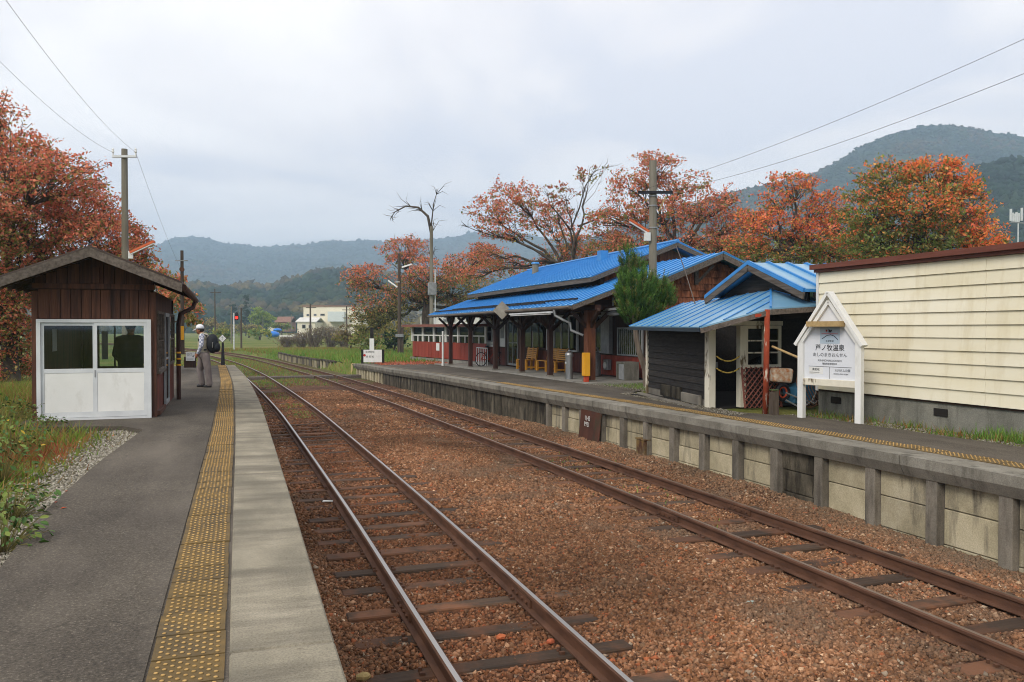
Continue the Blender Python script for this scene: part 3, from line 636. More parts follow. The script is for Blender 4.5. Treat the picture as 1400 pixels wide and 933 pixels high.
# paint-marked broken panel stub next to it
o = empty('rusty_stub_box', (float(xW(14.5))-.12, 14.5, -.1), 'small rusty yellow-stained box standing against the platform wall', 'box')
xx = float(xW(14.3)); mst = simple('rust_and_yellow_paint', '5d5240', '8a7040', 6, (1, 1, .6), .9, .4, 30, 0, '4b3022', 4, (1, 1, .5), .46, .6)
q = MB().box(xx-.16, xx-.02, 14.22, 14.56, -.15, .22).build('body', mst, o, bevel=.02); q.location = -o.location
q = MB().box(xx-.17, xx-.015, 14.2, 14.58, .222, .245).build('lid', mst, o); q.location = -o.location

# old low platform edge of posts further on
f0, f1 = atz(478, 510, -.2), atz(381, 491.5, -.2); f = empty('old_platform_edge', f0, 'low row of grey concrete posts edging the grass beyond the foot crossing', 'post row')
nP = 34
for i in range(nP):
    t = i/(nP-1); p = f0+(f1-f0)*t+np.array([-.9*math.sin(PI*t), 0, 0])*.6
    MB().box(p[0]-.06, p[0]+.06, p[1]-.09, p[1]+.09, -.35, .33).build('post', M['wallpanel'] if i % 3 else M['wallpost'], f).location = -f.location
    if i < nP-1:
        t2 = (i+1)/(nP-1); p2 = f0+(f1-f0)*t2+np.array([-.9*math.sin(PI*t2), 0, 0])*.6
        MB().bar((p[0]+.06, p[1]+.1, .37), (p2[0]+.06, p2[1]-.02, .37), .26, .09).build('cap_rail', M['wallrough'], f).location = -f.location
        MB().bar((p[0]+.1, p[1]+.1, .05), (p2[0]+.1, p2[1]-.1, .05), .05, .5).build('panel', M['wallrough'], f).location = -f.location
p = atz(481, 513, -.2); o = empty('step_frame', p, 'small cream open frame step at the far end of the station platform', 'step')
m = MB(); s_ = .62
for a, b in (((0, 0, .0), (0, 0, s_)), ((.75, 0, 0), (.75, 0, s_)), ((0, 0, s_), (.75, 0, s_)), ((0, 0, .04), (.75, 0, .04)), ((.35, 0, .3), (.75, 0, .3))): m.bar(a, b, .09, .09)
m.build('frame', simple('cream_paint', 'c3a97c', 'd0b98e', 4), o)
# ------------------------------------------------------------------ building helpers (world coordinates under an unrotated parent)
def W(mb, name, mat, parent, **k):
    o = mb.build(name, mat, parent, **k); o.location = -parent.location; return o
def SUB(mb, name, mat, part, **k): return mb.build(name, mat, part, **k)   # a sub-part of a W() part shares its origin
def boards_y(parent, x, y0, y1, z0f, z1f, w, mat, thick=.03, name='board', jit=.006):
    y = y0
    while y < y1-.02:
        b = min(y+w*random.uniform(.9, 1.1), y1); f = random.uniform(0, jit); zc = (y+b)/2
        za, zb = (z0f(zc) if callable(z0f) else z0f), (z1f(zc) if callable(z1f) else z1f)
        if zb-za > .03: W(MB().box(x-thick-f, x-f, y+.004, b-.004, za, zb), name, mat, parent)
        y = b
def boards_x(parent, y, x0, x1, z0f, z1f, w, mat, thick=.03, name='board', jit=.006):
    x = x0
    while x < x1-.02:
        b = min(x+w*random.uniform(.9, 1.1), x1); f = random.uniform(0, jit); xc = (x+b)/2
        za, zb = (z0f(xc) if callable(z0f) else z0f), (z1f(xc) if callable(z1f) else z1f)
        if zb-za > .03: W(MB().box(x+.004, b-.004, y-thick-f, y-f, za, zb), name, mat, parent)
        x = b
def roof(parent, e0, e1, t0, t1, n, mat, seam, thick=.035, sh=.035, sw=.035, name='roof_panel'):
    e0, e1, t0, t1 = [np.array(q, float) for q in (e0, e1, t0, t1)]
    nr = np.cross(e1-e0, t0-e0); nr /= np.linalg.norm(nr); nr = nr if nr[2] > 0 else -nr
    for i in range(n):
        a, b = i/n, (i+1)/n; A, B, Cc, D = e0+(e1-e0)*a, e0+(e1-e0)*b, t0+(t1-t0)*b, t0+(t1-t0)*a
        m = MB().hexa([A-nr*thick, B-nr*thick, Cc-nr*thick, D-nr*thick], [A, B, Cc, D], 0); m.bar(A+nr*sh*.5, D+nr*sh*.5, sw, sh, nr, 1)
        if i == n-1: m.bar(B+nr*sh*.5, Cc+nr*sh*.5, sw, sh, nr, 1)
        W(m, name, [mat, seam], parent)
def window(parent, plane, a0, a1, z0, z1, at, nv, nh=1, fr=.05, mat='alu', glass='glassdark', depth=.06, face=-1, name='window'):
    """plane 'x' or 'y': window in the plane x=at or y=at; a runs along the other axis"""
    def bx(m, p0, p1, q0, q1, d0, d1):
        return m.box(d0, d1, p0, p1, q0, q1) if plane == 'x' else m.box(p0, p1, d0, d1, q0, q1)
    d0, d1 = (at-depth, at) if face < 0 else (at, at+depth); m = MB()
    bx(m, a0, a1, z0, z0+fr, d0, d1); bx(m, a0, a1, z1-fr, z1, d0, d1); bx(m, a0, a0+fr, z0+fr, z1-fr, d0, d1); bx(m, a1-fr, a1, z0+fr, z1-fr, d0, d1)
    fo = W(m, name, M[mat], parent); gm = (d0+d1)/2
    for k in range(nv):
        p0 = a0+fr+(a1-a0-2*fr)*k/nv; p1 = a0+fr+(a1-a0-2*fr)*(k+1)/nv
        if k: SUB(bx(MB(), p0-fr*.35, p0+fr*.35, z0+fr, z1-fr, d0+.008, d1-.008), 'mullion', M[mat], fo)
        SUB(bx(MB(), p0+(fr*.35 if k else 0), p1-(fr*.35 if k < nv-1 else 0), z0+fr, z1-fr, gm-.003, gm+.003), 'pane', M[glass], fo)
    for k in range(1, nh):
        zz_ = z0+fr+(z1-z0-2*fr)*k/nh; SUB(bx(MB(), a0+fr, a1-fr, zz_-fr*.25, zz_+fr*.25, d0+.012, d1-.012), 'transom', M[mat], fo)
    return fo

# ------------------------------------------------------------------ waiting hut on the left platform
H = empty('waiting_hut', (-2.12, 15.1, .9), 'small dark brown wooden waiting hut with white sliding doors on the left platform', 'hut')
xl, xr, yf, yk = -3.06, -1.2, 15.1, 19.5; rx, rz_, ez = -2.12, 3.70, 3.16; sl_ = (rz_-ez)/1.34
def rl(x): return rz_-abs(x-rx)*sl_-.10
for x in (xl, xr-.09):
    for y in (yf, yk-.09): W(MB().box(x, x+.09, y-.012, y+.09, .9, 3.02), 'corner_post', M['hutwood'], H, bevel=.006)
boards_x(H, yf+.03, xl+.092, xr-.092, 2.57, 3.05, .15, M['hutwood'], .028, 'wall_board')
W(MB().prism([(xl+.09, yf+.045, 2.57), (xr-.09, yf+.045, 2.57), (xr-.02, yf+.045, rl(xr-.02)), (rx, yf+.045, rl(rx)), (xl+.02, yf+.045, rl(xl+.02))], (0, .03, 0)), 'backing_wall', M['darkwood'], H)
W(MB().box(xl+.02, xr-.02, yf-.05, yf+.02, 3.06, 3.145), 'tie_beam', M['hutwood'], H)
boards_x(H, yf+.03, xl+.05, xr-.05, 3.15, rl, .17, M['hutwood'], .028, 'gable_board')
W(MB().box(rx-.04, rx+.06, yf-.04, yf-.005, 3.15, 3.42), 'king_post', M['hutwood'], H)
for x0, x1, s_ in ((-3.5, rx, 1), (rx, -.76, -1)):          # two roof slopes and their bargeboards
    za, zb = rz_-abs(x0-rx)*sl_, rz_-abs(x1-rx)*sl_
    rp = W(MB().hexa([(x0, 14.55, za-.045), (x1, 14.55, zb-.045), (x1, 19.9, zb-.045), (x0, 19.9, za-.045)], [(x0, 14.55, za), (x1, 14.55, zb), (x1, 19.9, zb), (x0, 19.9, za)]), 'roof_slope', M['darkwood'], H)
    SUB(MB().hexa([(x0, 14.52, za+.002), (x1, 14.52, zb+.002), (x1, 19.93, zb+.002), (x0, 19.93, za+.002)], [(x0, 14.52, za+.03), (x1, 14.52, zb+.03), (x1, 19.93, zb+.03), (x0, 19.93, za+.03)]), 'roof_sheet', simple('brown_roof_sheet', '3f332e', '55473f', 2, rough=.6, bump=.1), rp)
    W(MB().hexa([(x0, 14.50, za-.15), (x1, 14.50, zb-.15), (x1, 14.545, zb-.15), (x0, 14.545, za-.15)], [(x0, 14.50, za-.004), (x1, 14.50, zb-.004), (x1, 14.545, zb-.004), (x0, 14.545, za-.004)]), 'bargeboard', M['fascia'], H)
    for y in np.arange(14.9, 19.8, .55): SUB(MB().hexa([(x0+.02, y, za-.12), (x1, y, zb-.12), (x1, y+.05, zb-.12), (x0+.02, y+.05, za-.12)], [(x0+.02, y, za-.047), (x1, y, zb-.047), (x1, y+.05, zb-.047), (x0+.02, y+.05, za-.047)]), 'rafter', M['darkwood'], rp)
g = [(-.74, 14.6, 3.085), (-.74, 17, 3.06), (-.74, 19.75, 3.03)]
gt = W(MB().tube(g, .055, 8), 'gutter', M['hutwood'], H)
SUB(MB().tube([(-.74, 19.1, 3.0), (-.78, 19.0, 2.86), (-1.02, 18.8, 2.72), (-1.06, 18.78, 2.5), (-1.06, 18.78, .9)], .045, 8), 'downpipe', M['post'], gt)
for zc in (1.62, 1.75, 1.88): SUB(MB().cyl((-1.06, 18.78, zc), (-1.06, 18.78, zc+.035), .052), 'pipe_band', M['yellow'], gt)
# front doors: frame and two sliding leaves
m = MB(); m.box(-2.99, -1.28, yf-.05, yf+.03, 2.505, 2.56); m.box(-2.99, -2.93, yf-.05, yf+.03, .9, 2.504); m.box(-1.345, -1.28, yf-.05, yf+.03, .9, 2.504); m.box(-2.929, -1.346, yf-.05, yf+.03, .9, .935)
W(m, 'door_frame', M['alu'], H)
for a, b, dy in ((-2.928, -2.125, .0), (-2.145, -1.347, -.024)):
    m = MB(); y0, y1 = yf-.018+dy, yf+.004+dy
    m.box(a, a+.045, y0, y1, .94, 2.5); m.box(b-.045, b, y0, y1, .94, 2.5)
    for z0, z1 in ((.94, 1.03), (1.675, 1.745), (2.455, 2.5)): m.box(a+.045, b-.045, y0, y1, z0, z1)
    d = W(m, 'door', M['alu'], H)
    SUB(MB().box(a+.046, b-.046, y0+.006, y1-.006, 1.031, 1.674), 'lower_panel', M['panelwhite'], d)
    SUB(MB().box(a+.046, b-.046, y0+.008, y1-.008, 1.746, 2.454), 'pane', M['glass'], d)
SUB(MB().box(-2.14, -2.125, yf-.052, yf-.043, 1.6, 1.72), 'handle', M['greymetal'], d)
# side and rear walls
W(MB().box(xl, xl+.05, yf+.09, yk-.09, .9, 3.0), 'side_wall', M['hutwood'], H)
for a_, b_, c_, d_ in ((xl+.09, -2.72, .9, 3.0), (-1.72, xr-.09, .9, 3.0), (-2.72, -1.72, .9, 1.55), (-2.72, -1.72, 2.66, 3.0)): W(MB().box(a_, b_, yk-.07, yk-.02, c_, d_), 'rear_wall', M['hutwood'], H)
window(H, 'y', -2.72, -1.72, 1.55, 2.66, yk-.02, 3, 1, .05, 'fascia', 'glass', .05, -1)
boards_y(H, xr, yf+.09, yk-.09, .9, 1.66, .14, M['redwood'], .03, 'side_board'); W(MB().box(xr-.06, xr-.031, yf+.09, yk-.09, 2.72, 3.04), 'side_lintel', M['hutwood'], H)
window(H, 'x', yf+.1, 16.5, 1.67, 2.71, xr-.02, 3, 2, .045, 'fascia', 'glass', .05, 1); window(H, 'x', 17.55, 19.4, 1.67, 2.71, xr-.02, 3, 2, .045, 'fascia', 'glass', .05, 1)
window(H, 'x', 16.52, 17.5, .98, 2.7, xr+.012, 1, 2, .07, 'greymetal', 'glass', .04, 1, 'side_door')
W(MB().box(xr-.02, xr+.05, yf+.1, 16.5, .93, 1.0), 'sill', M['hutwood'], H); W(MB().box(xr-.02, xr+.06, yf+.1, 16.5, 1.63, 1.668), 'sill', M['fascia'], H)
W(MB().box(xl+.05, xr-.07, yf+.04, yk-.07, .895, .92), 'floor', M['concrete'], H)
W(MB().box(xl+.06, xl+.45, 15.5, 19.2, 1.28, 1.33), 'bench_seat', M['hutwood'], H)
W(MB().box(-2.62, -2.5, yk-.085, yk-.075, 1.75, 2.35), 'poster', M['white'], H); W(MB().box(xl+.055, xl+.06, 16.4, 16.8, 2.0, 2.4), 'poster', M['white'], H)

# ------------------------------------------------------------------ station building
SX = 12.3; ST = empty('station_building', (SX, 31, .66), 'long wooden station building with bright blue metal roofs and a canopy on brown posts', 'station')
zf = lambda y: zR(y)+.04
m = MB()
for a in np.arange(22.3, 41.8, 1.2):
    b = min(a+1.2, 41.8); m.hexa([(10.03, a, .1), (12.6, a, .1), (12.6, b, .1), (10.03, b, .1)], [(10.03, a, zf(a)), (12.6, a, zf(a)), (12.6, b, zf(b)), (10.03, b, zf(b))])
q = W(m, 'floor_slab', M['concrete'], ST)
W(MB().box(SX+.06, SX+.25, 21.4, 41, .3, 3.72), 'front_wall', M['darkwood'], ST)
W(MB().box(SX+.25, 16.4, 40.8, 41, .3, 4.3), 'end_wall', M['darkwood'], ST); W(MB().box(16.2, 16.4, 21.4, 40.79, .3, 3.7), 'rear_wall', M['darkwood'], ST)
boards_y(ST, SX+.06, 21.4, 26.9, lambda y: zf(y)+.05, 1.5, .13, M['redboard'] , .035, 'wainscot_board')
boards_y(ST, SX+.06, 27.1, 33.9, lambda y: zf(y)+.05, 1.5, .13, M['redwood'], .035, 'wainscot_board'); boards_y(ST, SX+.06, 36, 41, lambda y: zf(y)+.05, 1.5, .13, M['redwood'], .035, 'wainscot_board')
W(MB().box(SX-.02, SX+.06, 21.4, 34.1, 1.502, 1.55), 'sill_rail', M['darkwood'], ST)
fy = lambda px: float(atx(px, 450, SX)[1]); fz = lambda px, py: float(atx(px, py, SX)[2])
W(MB().box(SX+.02, SX+.058, fy(681), 40.95, 1.51, 3.3), 'plaster_panel', M['plaster'], ST)
W(MB().box(SX+.02, SX+.058, 26.9, fy(682), 2.96, 3.4), 'tan_transom', M['cream2'], ST)
window(ST, 'x', fy(673), fy(665), 1.75, 2.75, SX+.02, 1, 2, .06, 'greymetal')
W(MB().box(SX-.01, SX+.03, fy(690.5), fy(683.5), 1.55, 2.75), 'notice_board', M['white'], ST); SUBP = W(MB().box(SX-.015, SX-.011, fy(689.5), fy(684.5), 1.95, 2.6), 'poster', simple('grey_poster', '6b6f70', '9a9c98', 3, bump=0), ST)
d = window(ST, 'x', fy(709), fy(695), .72, 2.8, SX+.02, 2, 2, .09, 'greymetal', name='entrance_door')
for a, b in ((694.2, 692.4), (711.2, 709.4), (682.6, 680.8)): W(MB().box(SX-.06, SX+.06, fy(a), fy(b), .66, 2.95), 'door_post', M['post'], ST)
W(MB().box(SX-.005, SX+.03, fy(716), fy(711.5), 2.1, 2.7), 'notice_board', M['white'], ST); W(MB().box(SX-.006, SX+.031, fy(716), fy(711.8), 1.56, 2.08), 'notice_board', simple('yellow_poster', 'b59a3a', 'c7ad50', 4, bump=0), ST)
window(ST, 'x', fy(748), fy(717), 1.56, 2.72, SX+.03, 3, 1, .06, 'post')
window(ST, 'x', fy(790.5), fy(749), 1.54, 2.93, SX+.02, 4, 1, .05, 'alu', depth=.09)
window(ST, 'x', fy(823), fy(807), 1.56, 2.9, SX+.03, 2, 1, .05, 'greymetal')
wb = window(ST, 'x', fy(879), fy(845), 1.52, 2.45, SX+.02, 1, 1, .05, 'greymetal')
for y in np.arange(fy(879)+.1, fy(845)-.05, .14): SUB(MB().box(SX-.06, SX-.045, y, y+.025, 1.56, 2.42), 'window_bar', M['greymetal'], wb)
W(MB().box(SX-.12, SX+.02, fy(837), fy(826), 1.55, 3.0), 'cable_duct', M['greymetal'], ST, bevel=.01)
mt_ = W(MB().box(SX-.14, SX+.0, fy(836), fy(830), 1.0, 1.35), 'meter_box', M['greymetal'], ST, bevel=.01); SUB(MB().cyl((SX-.15, fy(833), 1.15), (SX-.19, fy(833), 1.15), .11, n=14), 'meter_dial', M['white'], mt_)
W(MB().box(SX-.03, SX+.058, 21.4, 41, 2.94, 2.99), 'lintel', M['darkwood'], ST)
# canopy posts with braces and eaves beam
pp = [atg(*q) for q in ((612.1, 499.7), (643, 503), (677.8, 507.5), (719.7, 511.5), (760, 515.7))]
pys = [40.0, 36.4, 32.6, 29.3, 26.4, 23.1]
for i, y in enumerate(pys):
    big = i == 5; h = .085 if not big else .14
    po = W(MB().box(10.45-h, 10.45+h, y-h, y+h, zR(y)-.05, 2.98), 'canopy_post', M['postlit'] if big else M['post'], ST, bevel=.012)
    SUB(MB().box(10.45-h-.03, 10.45+h+.03, y-h-.03, y+h+.03, zR(y)-.05, zR(y)+.09), 'post_foot', M['dirtstone'], po, bevel=.01)
    for s_ in (-1, 1):
        if True:
            pts = [(10.45, y+s_*(.06+.6*t), 2.42+.56*(t**.75)) for t in np.linspace(0, 1, 6)]
            for a, b in zip(pts[:-1], pts[1:]): SUB(MB().bar(a, b, .09, .12), 'brace', M['darkwood'], po)
    SUB(MB().bar((10.5, y, 2.35), (11.2, y, 3.0), .09, .12), 'brace', M['darkwood'], po); SUB(MB().bar((10.4, y, 2.4), (9.85, y, 2.93), .08, .1), 'brace', M['darkwood'], po)
    SUB(MB().box(10.5, SX+.05, y-.06, y+.06, 2.98, 3.12), 'tie_beam', M['post'], po)
W(MB().box(10.36, 10.54, 22.5, 41.1, 2.981, 3.13), 'eaves_beam', M['post'], ST)
# roofs
ce0, ct0 = (9.6, 22.4, 3.12), (11.75, 22.4, 3.90)
roof(ST, ce0, (9.6, 41.2, 3.12), ct0, (11.75, 41.2, 3.90), 42, M['blue'], M['bluecap'], .03, .03, .03)
W(MB().hexa([(9.62, 22.45, 3.02), (12.35, 22.45, 3.99), (12.35, 41.15, 3.99), (9.62, 41.15, 3.02)], [(9.62, 22.45, 3.06), (12.35, 22.45, 4.03), (12.35, 41.15, 4.03), (9.62, 41.15, 3.06)]), 'canopy_soffit', M['darkwood'], ST)
for y in np.arange(22.7, 41, .62): W(MB().bar((9.66, y, 3.0), (12.2, y, 3.91), .07, .09), 'rafter', M['darkwood'], ST)
W(MB().bar((9.58, 22.41, 3.04), (11.8, 22.41, 3.845), .04, .14), 'bargeboard', M['fascia'], ST); W(MB().bar((9.58, 41.19, 3.04), (11.8, 41.19, 3.845), .04, .14), 'bargeboard', M['fascia'], ST)
W(MB().box(9.585, 9.615, 22.45, 41.15, 2.98, 3.085), 'eaves_board', M['fascia'], ST)
gt = W(MB().tube([(9.53, 22.5, 3.05), (9.53, 41.1, 3.03)], .05, 8), 'gutter', M['fascia'], ST)
SUB(MB().tube([(9.53, 23.75, 3.0), (9.55, 23.72, 2.82), (9.75, 23.55, 2.68), (9.95, 23.45, 2.58), (9.97, 23.43, 2.36), (10.3, 23.25, 2.2)], .04, 8), 'downpipe', M['greymetal'], gt)
for off, a, b in ((.28, 25.4, 41.0), (.42, 23.0, 38)):       # snow guards
    y = a
    while y < b:
        e = min(y+random.choice((.8, 1.2, 1.7)), b); x = 9.6+off; z = 3.12+off*.363
        W(MB().box(x-.02, x+.02, y+.05, e-.05, z+.03, z+.085), 'snow_guard', M['black'], ST); y = e
W(MB().box(11.62, 11.8, 24.9, 39.1, 3.6, 4.16), 'clerestory_wall', M['darkwood'], ST)
RZ0, RZ1 = 4.13, 5.38
roof(ST, (11.2, 24.6, RZ0), (11.2, 39.5, RZ0), (14.4, 24.6, RZ1), (14.4, 39.5, RZ1), 34, M['blue'], M['bluecap'], .03, .03, .03)
roof(ST, (17.6, 24.6, RZ0), (17.6, 39.5, RZ0), (14.4, 24.6, RZ1), (14.4, 39.5, RZ1), 12, M['blue'], M['bluecap'], .03, .03, .03)
W(MB().hexa([(11.25, 24.7, RZ0-.13), (14.4, 24.7, RZ1-.13), (14.4, 39.4, RZ1-.13), (11.25, 39.4, RZ0-.13)], [(11.25, 24.7, RZ0-.06), (14.4, 24.7, RZ1-.06), (14.4, 39.4, RZ1-.06), (11.25, 39.4, RZ0-.06)]), 'roof_soffit', M['darkwood'], ST)
W(MB().box(11.18, 11.21, 24.62, 39.48, RZ0-.19, RZ0-.045), 'eaves_board', M['fascia'], ST)
for y in np.arange(24.9, 39.4, .5): W(MB().bar((11.22, y, RZ0-.13), (12.0, y, RZ0+.17), .07, .09), 'rafter', M['fascia'], ST)
for y in (24.61, 39.49):
    W(MB().bar((11.18, y, RZ0-.115), (14.4, y, RZ1-.115), .04, .15), 'bargeboard', M['fascia'], ST); W(MB().bar((17.62, y, RZ0-.115), (14.4, y, RZ1-.115), .04, .15), 'bargeboard', M['fascia'], ST)
W(MB().tube([(14.4, 24.58, RZ1+.03), (14.4, 39.52, RZ1+.03)], .06, 6), 'ridge_cap', M['bluecap'], ST)
W(MB().prism([(11.75, 25.3, 3.4), (16.4, 25.3, 3.4), (16.4, 25.3, 4.45), (14.4, 25.3, 5.22), (11.75, 25.3, 4.2)], (0, .1, 0)), 'gable_wall', M['shingle'], ST)
# nearer wing with its own lower gable
WZ0, WZ1, WX = 3.70, 4.66, 13.7
roof(ST, (11.3, 20.8, WZ0), (11.3, 25.2, WZ0), (WX, 20.8, WZ1), (WX, 25.2, WZ1), 10, M['blue'], M['bluecap'], .03, .03, .03)
roof(ST, (16.1, 20.8, WZ0), (16.1, 25.2, WZ0), (WX, 20.8, WZ1), (WX, 25.2, WZ1), 6, M['blue'], M['bluecap'], .03, .03, .03)
W(MB().hexa([(11.35, 20.9, WZ0-.13), (WX, 20.9, WZ1-.13), (WX, 25.1, WZ1-.13), (11.35, 25.1, WZ0-.13)], [(11.35, 20.9, WZ0-.06), (WX, 20.9, WZ1-.06), (WX, 25.1, WZ1-.06), (11.35, 25.1, WZ0-.06)]), 'roof_soffit', M['darkwood'], ST)
W(MB().bar((11.28, 20.81, WZ0-.125), (WX, 20.81, WZ1-.125), .04, .17), 'bargeboard', M['fascia'], ST); W(MB().bar((16.12, 20.81, WZ0-.125), (WX, 20.81, WZ1-.125), .04, .17), 'bargeboard', M['fascia'], ST)
GW = W(MB().prism([(12.0, 21.4, .5), (15.6, 21.4, .5), (15.6, 21.4, 3.78), (WX, 21.4, 4.53), (12.0, 21.4, 3.88)], (0, .12, 0)), 'wing_gable_wall', M['darkwood'], ST)
row = 0; z = 2.55
while z < 4.5:
    x = 12.0+(.1 if row % 2 else 0); horiz = z < 3.05
    while x < 15.55:
        w_ = random.uniform(.14, .3) if not horiz else random.uniform(.8, 1.5); cxm = x+w_/2
        top = WZ1-.14-abs(cxm-WX)*(WZ1-WZ0)/2.4
        if min(top, z+.23)-z > .07:
            f_ = random.uniform(.01, .035); SUB(MB().hexa([(x+.006, 21.355-f_, z), (min(x+w_, 15.58)-.006, 21.355-f_, z), (min(x+w_, 15.58)-.004, 21.397, z), (x+.004, 21.397, z)], [(x+.004, 21.385, min(z+.23, top)), (min(x+w_, 15.58)-.004, 21.385, min(z+.23, top)), (min(x+w_, 15.58)-.004, 21.397, min(z+.23, top)), (x+.004, 21.397, min(z+.23, top))]), 'shingle', M['shingle'], GW)
        x += w_
    z += .2; row += 1
br_ = W(MB().box(13.05, 13.16, 21.27, 21.352, 3.72, 4.2), 'gable_bracket', M['fascia'], ST); SUB(MB().bar((13.1, 21.3, 3.75), (13.5, 21.0, 4.28), .07, .07), 'bracket_strut', M['fascia'], br_)
# chimneys and small roof parts
c1 = atx(732, 362, 13.4); ch = W(MB().cyl((c1[0], c1[1], 4.6), (c1[0], c1[1], 5.42), .15, n=14), 'chimney', M['pole'], ST); SUB(MB().cyl((c1[0], c1[1], 5.425), (c1[0], c1[1], 5.5), .2, .17, 14), 'chimney_cap', M['bluecap'], ch)
c2 = atx(824, 352, 13.6); W(MB().box(c2[0]-.16, c2[0]+.16, c2[1]-.16, c2[1]+.16, 4.9, 5.42), 'roof_vent', M['bluecap'], ST)
lamp = W(MB().box(9.42, 9.5, float(atx(754, 424, 9.46)[1]), float(atx(697, 424, 9.46)[1]), 2.90, 2.95), 'lamp_trough', M['alu'], ST); SUB(MB().cyl((9.46, float(atx(753, 424, 9.46)[1]), 2.87), (9.46, float(atx(698, 424, 9.46)[1]), 2.87), .018, n=8), 'lamp_tube', M['tubelamp'], lamp)
dm = atx(686.5, 424.5, 9.4); s_ = .34
RQ = np.array([RT[0], RT[1], 0])*s_; zq = np.array([0, 0, s_]); q = W(MB().prism([dm-RQ, dm-zq, dm+RQ, dm+zq], FW*.02), 'diamond_plate', simple('faded_tin_plate', '7c766c', '9a9488', 5, rough=.7, bump=.05), ST)
hl = atd(838, 429, 25.5); l_ = W(MB().lathe([(.04, .16), (.06, .1), (.22, .02), (.24, -.04), (.05, -.08)], hl, 16), 'hanging_lamp', M['greymetal'], ST); SUB(MB().cyl((hl[0], hl[1], hl[2]+.14), (hl[0], hl[1], hl[2]+.5), .025, n=6), 'lamp_stem', M['greymetal'], l_)
W(MB().bar(atd(826, 424, 25.5), atd(889, 418, 21.6), .07, .07), 'cable_arm', M['greymetal'], ST)
g0 = atd(924, 336, 23.6); g1 = atd(937, 372, 21.4); g2 = atd(951, 418, 19.5); W(MB().tube([g0, (g0+g1)/2+np.array([0, 0, .02]), g1, (g1+g2)/2, g2], .013, 5), 'service_cable', M['fascia'], ST)

# ------------------------------------------------------------------ red boarded shelter beyond the station
p0 = atz(564.5, 487.3, .75); p1 = atz(637, 492.8, .75); dv = (p1-p0)/np.linalg.norm(p1-p0); ln = np.linalg.norm(p1-p0)*1.32; nv = np.array([dv[1], -dv[0], 0.]); nv = nv if nv[0] > 0 else -nv
RH = empty('red_shelter', p0, 'low shelter with red boarded front and a band of small windows beyond the station', 'shelter'); hpx = float((C0-p0)@-FW)/F
def rp(s, z, d=0): return p0+dv*s*ln+nv*d+np.array([0, 0, z-.75])
def rbox(s0, s1, z0, z1, d0, d1): return MB().hexa([rp(s0, z0, d0), rp(s1, z0, d0), rp(s1, z0, d1), rp(s0, z0, d1)], [rp(s0, z1, d0), rp(s1, z1, d0), rp(s1, z1, d1), rp(s0, z1, d1)])
W(rbox(-.02, 1, .3, .72, -.1, 2.6), 'plinth', M['concrete'], RH)
for k in range(20): W(rbox(k/20+.001, (k+1)/20-.001, .76, 1.66, -.02-random.uniform(0, .01), .02), 'front_board', M['redboard'], RH)
for k in range(7): W(rbox(k/6-.010, k/6+.006, 1.67, 2.52, -.06, .03), 'post', M['plaster'], RH)
W(rbox(0, 1, 2.0, 2.07, -.05, .02), 'window_rail', M['plaster'], RH)
for k in range(12): 
    if k % 2: W(rbox(k/12-.004, k/12+.004, 1.66, 2.0, -.03, .02), 'mullion', M['plaster'], RH)
W(rbox(0, 1, 1.66, 2.5, .03, .036), 'glazing', M['glass'], RH); W(rbox(0, 1, .72, 2.5, 2.4, 2.5), 'rear_wall', M['redboard'], RH); W(rbox(0, .02, .72, 2.5, .05, 2.4), 'end_wall', M['redboard'], RH)
W(rbox(-.06, 1.0, 2.52, 2.66, -.5, 2.8), 'roof', simple('rusty_roof_sheet', '71443a', '86564a', 2, HW), RH); nb_ = rp(.39, 1.42, -.035); W(rbox(.37, .415, 1.18, 1.6, -.05, -.036), 'notice', M['white'], RH)
# ------------------------------------------------------------------ black boarded shed with the lean-to roof
A_, B_ = np.array([9.05, 14.2]), np.array([9.75, 18.0]); SH = empty('storage_shed', (9.6, 15.5, .83), 'black boarded storage shed with faded blue lean-to roof and roped-off doorway', 'shed')
def wl(s, z, d=0):
    n_ = np.array([-(B_-A_)[1], (B_-A_)[0]])/np.linalg.norm(B_-A_); q = A_+(B_-A_)*s+n_*d; return (q[0], q[1], z)
def wbox(s0, s1, z0, z1, d0, d1): return MB().hexa([wl(s0, z0, d0), wl(s1, z0, d0), wl(s1, z0, d1), wl(s0, z0, d1)], [wl(s0, z1, d0), wl(s1, z1, d0), wl(s1, z1, d1), wl(s0, z1, d1)])
z = .98; k = 0
while z < 2.42:
    z1 = min(z+.145, 2.45); m = MB().hexa([wl(.03, z, .035), wl(1, z, .035), wl(1, z, -.02), wl(.03, z, -.02)], [wl(.03, z1, .012), wl(1, z1, .012), wl(1, z1, -.02), wl(.03, z1, -.02)])
    W(m, 'wall_board', M['blackwood'], SH); z = z1
W(wbox(.0, 1.0, .6, .975, -.1, .02), 'footing', M['dirtstone'], SH); W(wbox(.38, .72, .86, 1.12, .04, .09), 'footing_slab', M['wallrough'], SH, bevel=.01); W(wbox(.08, .36, .84, 1.04, .045, .1), 'footing_slab', M['dirtstone'], SH, bevel=.01)
W(wbox(.0, .95, .7, .86, .25, .38), 'kerb', M['dirtstone'], SH, bevel=.015)
W(MB().box(A_[0]-.1, A_[0]+.06, A_[1]-.12, A_[1]+.04, .8, 2.5), 'corner_post', M['postpaint'], SH, bevel=.01); W(MB().box(B_[0]-.06, B_[0]+.02, B_[1]-.0, B_[1]+.08, .75, 2.45), 'corner_post', M['postpaint'], SH)
DY = 14.05
W(MB().box(9.60, 9.74, DY-.08, DY+.06, .83, 2.46), 'door_jamb', M['postpaint'], SH, bevel=.01); W(MB().box(9.05, 10.62, DY-.07, DY+.05, 2.47, 2.56), 'lintel', M['postpaint'], SH)
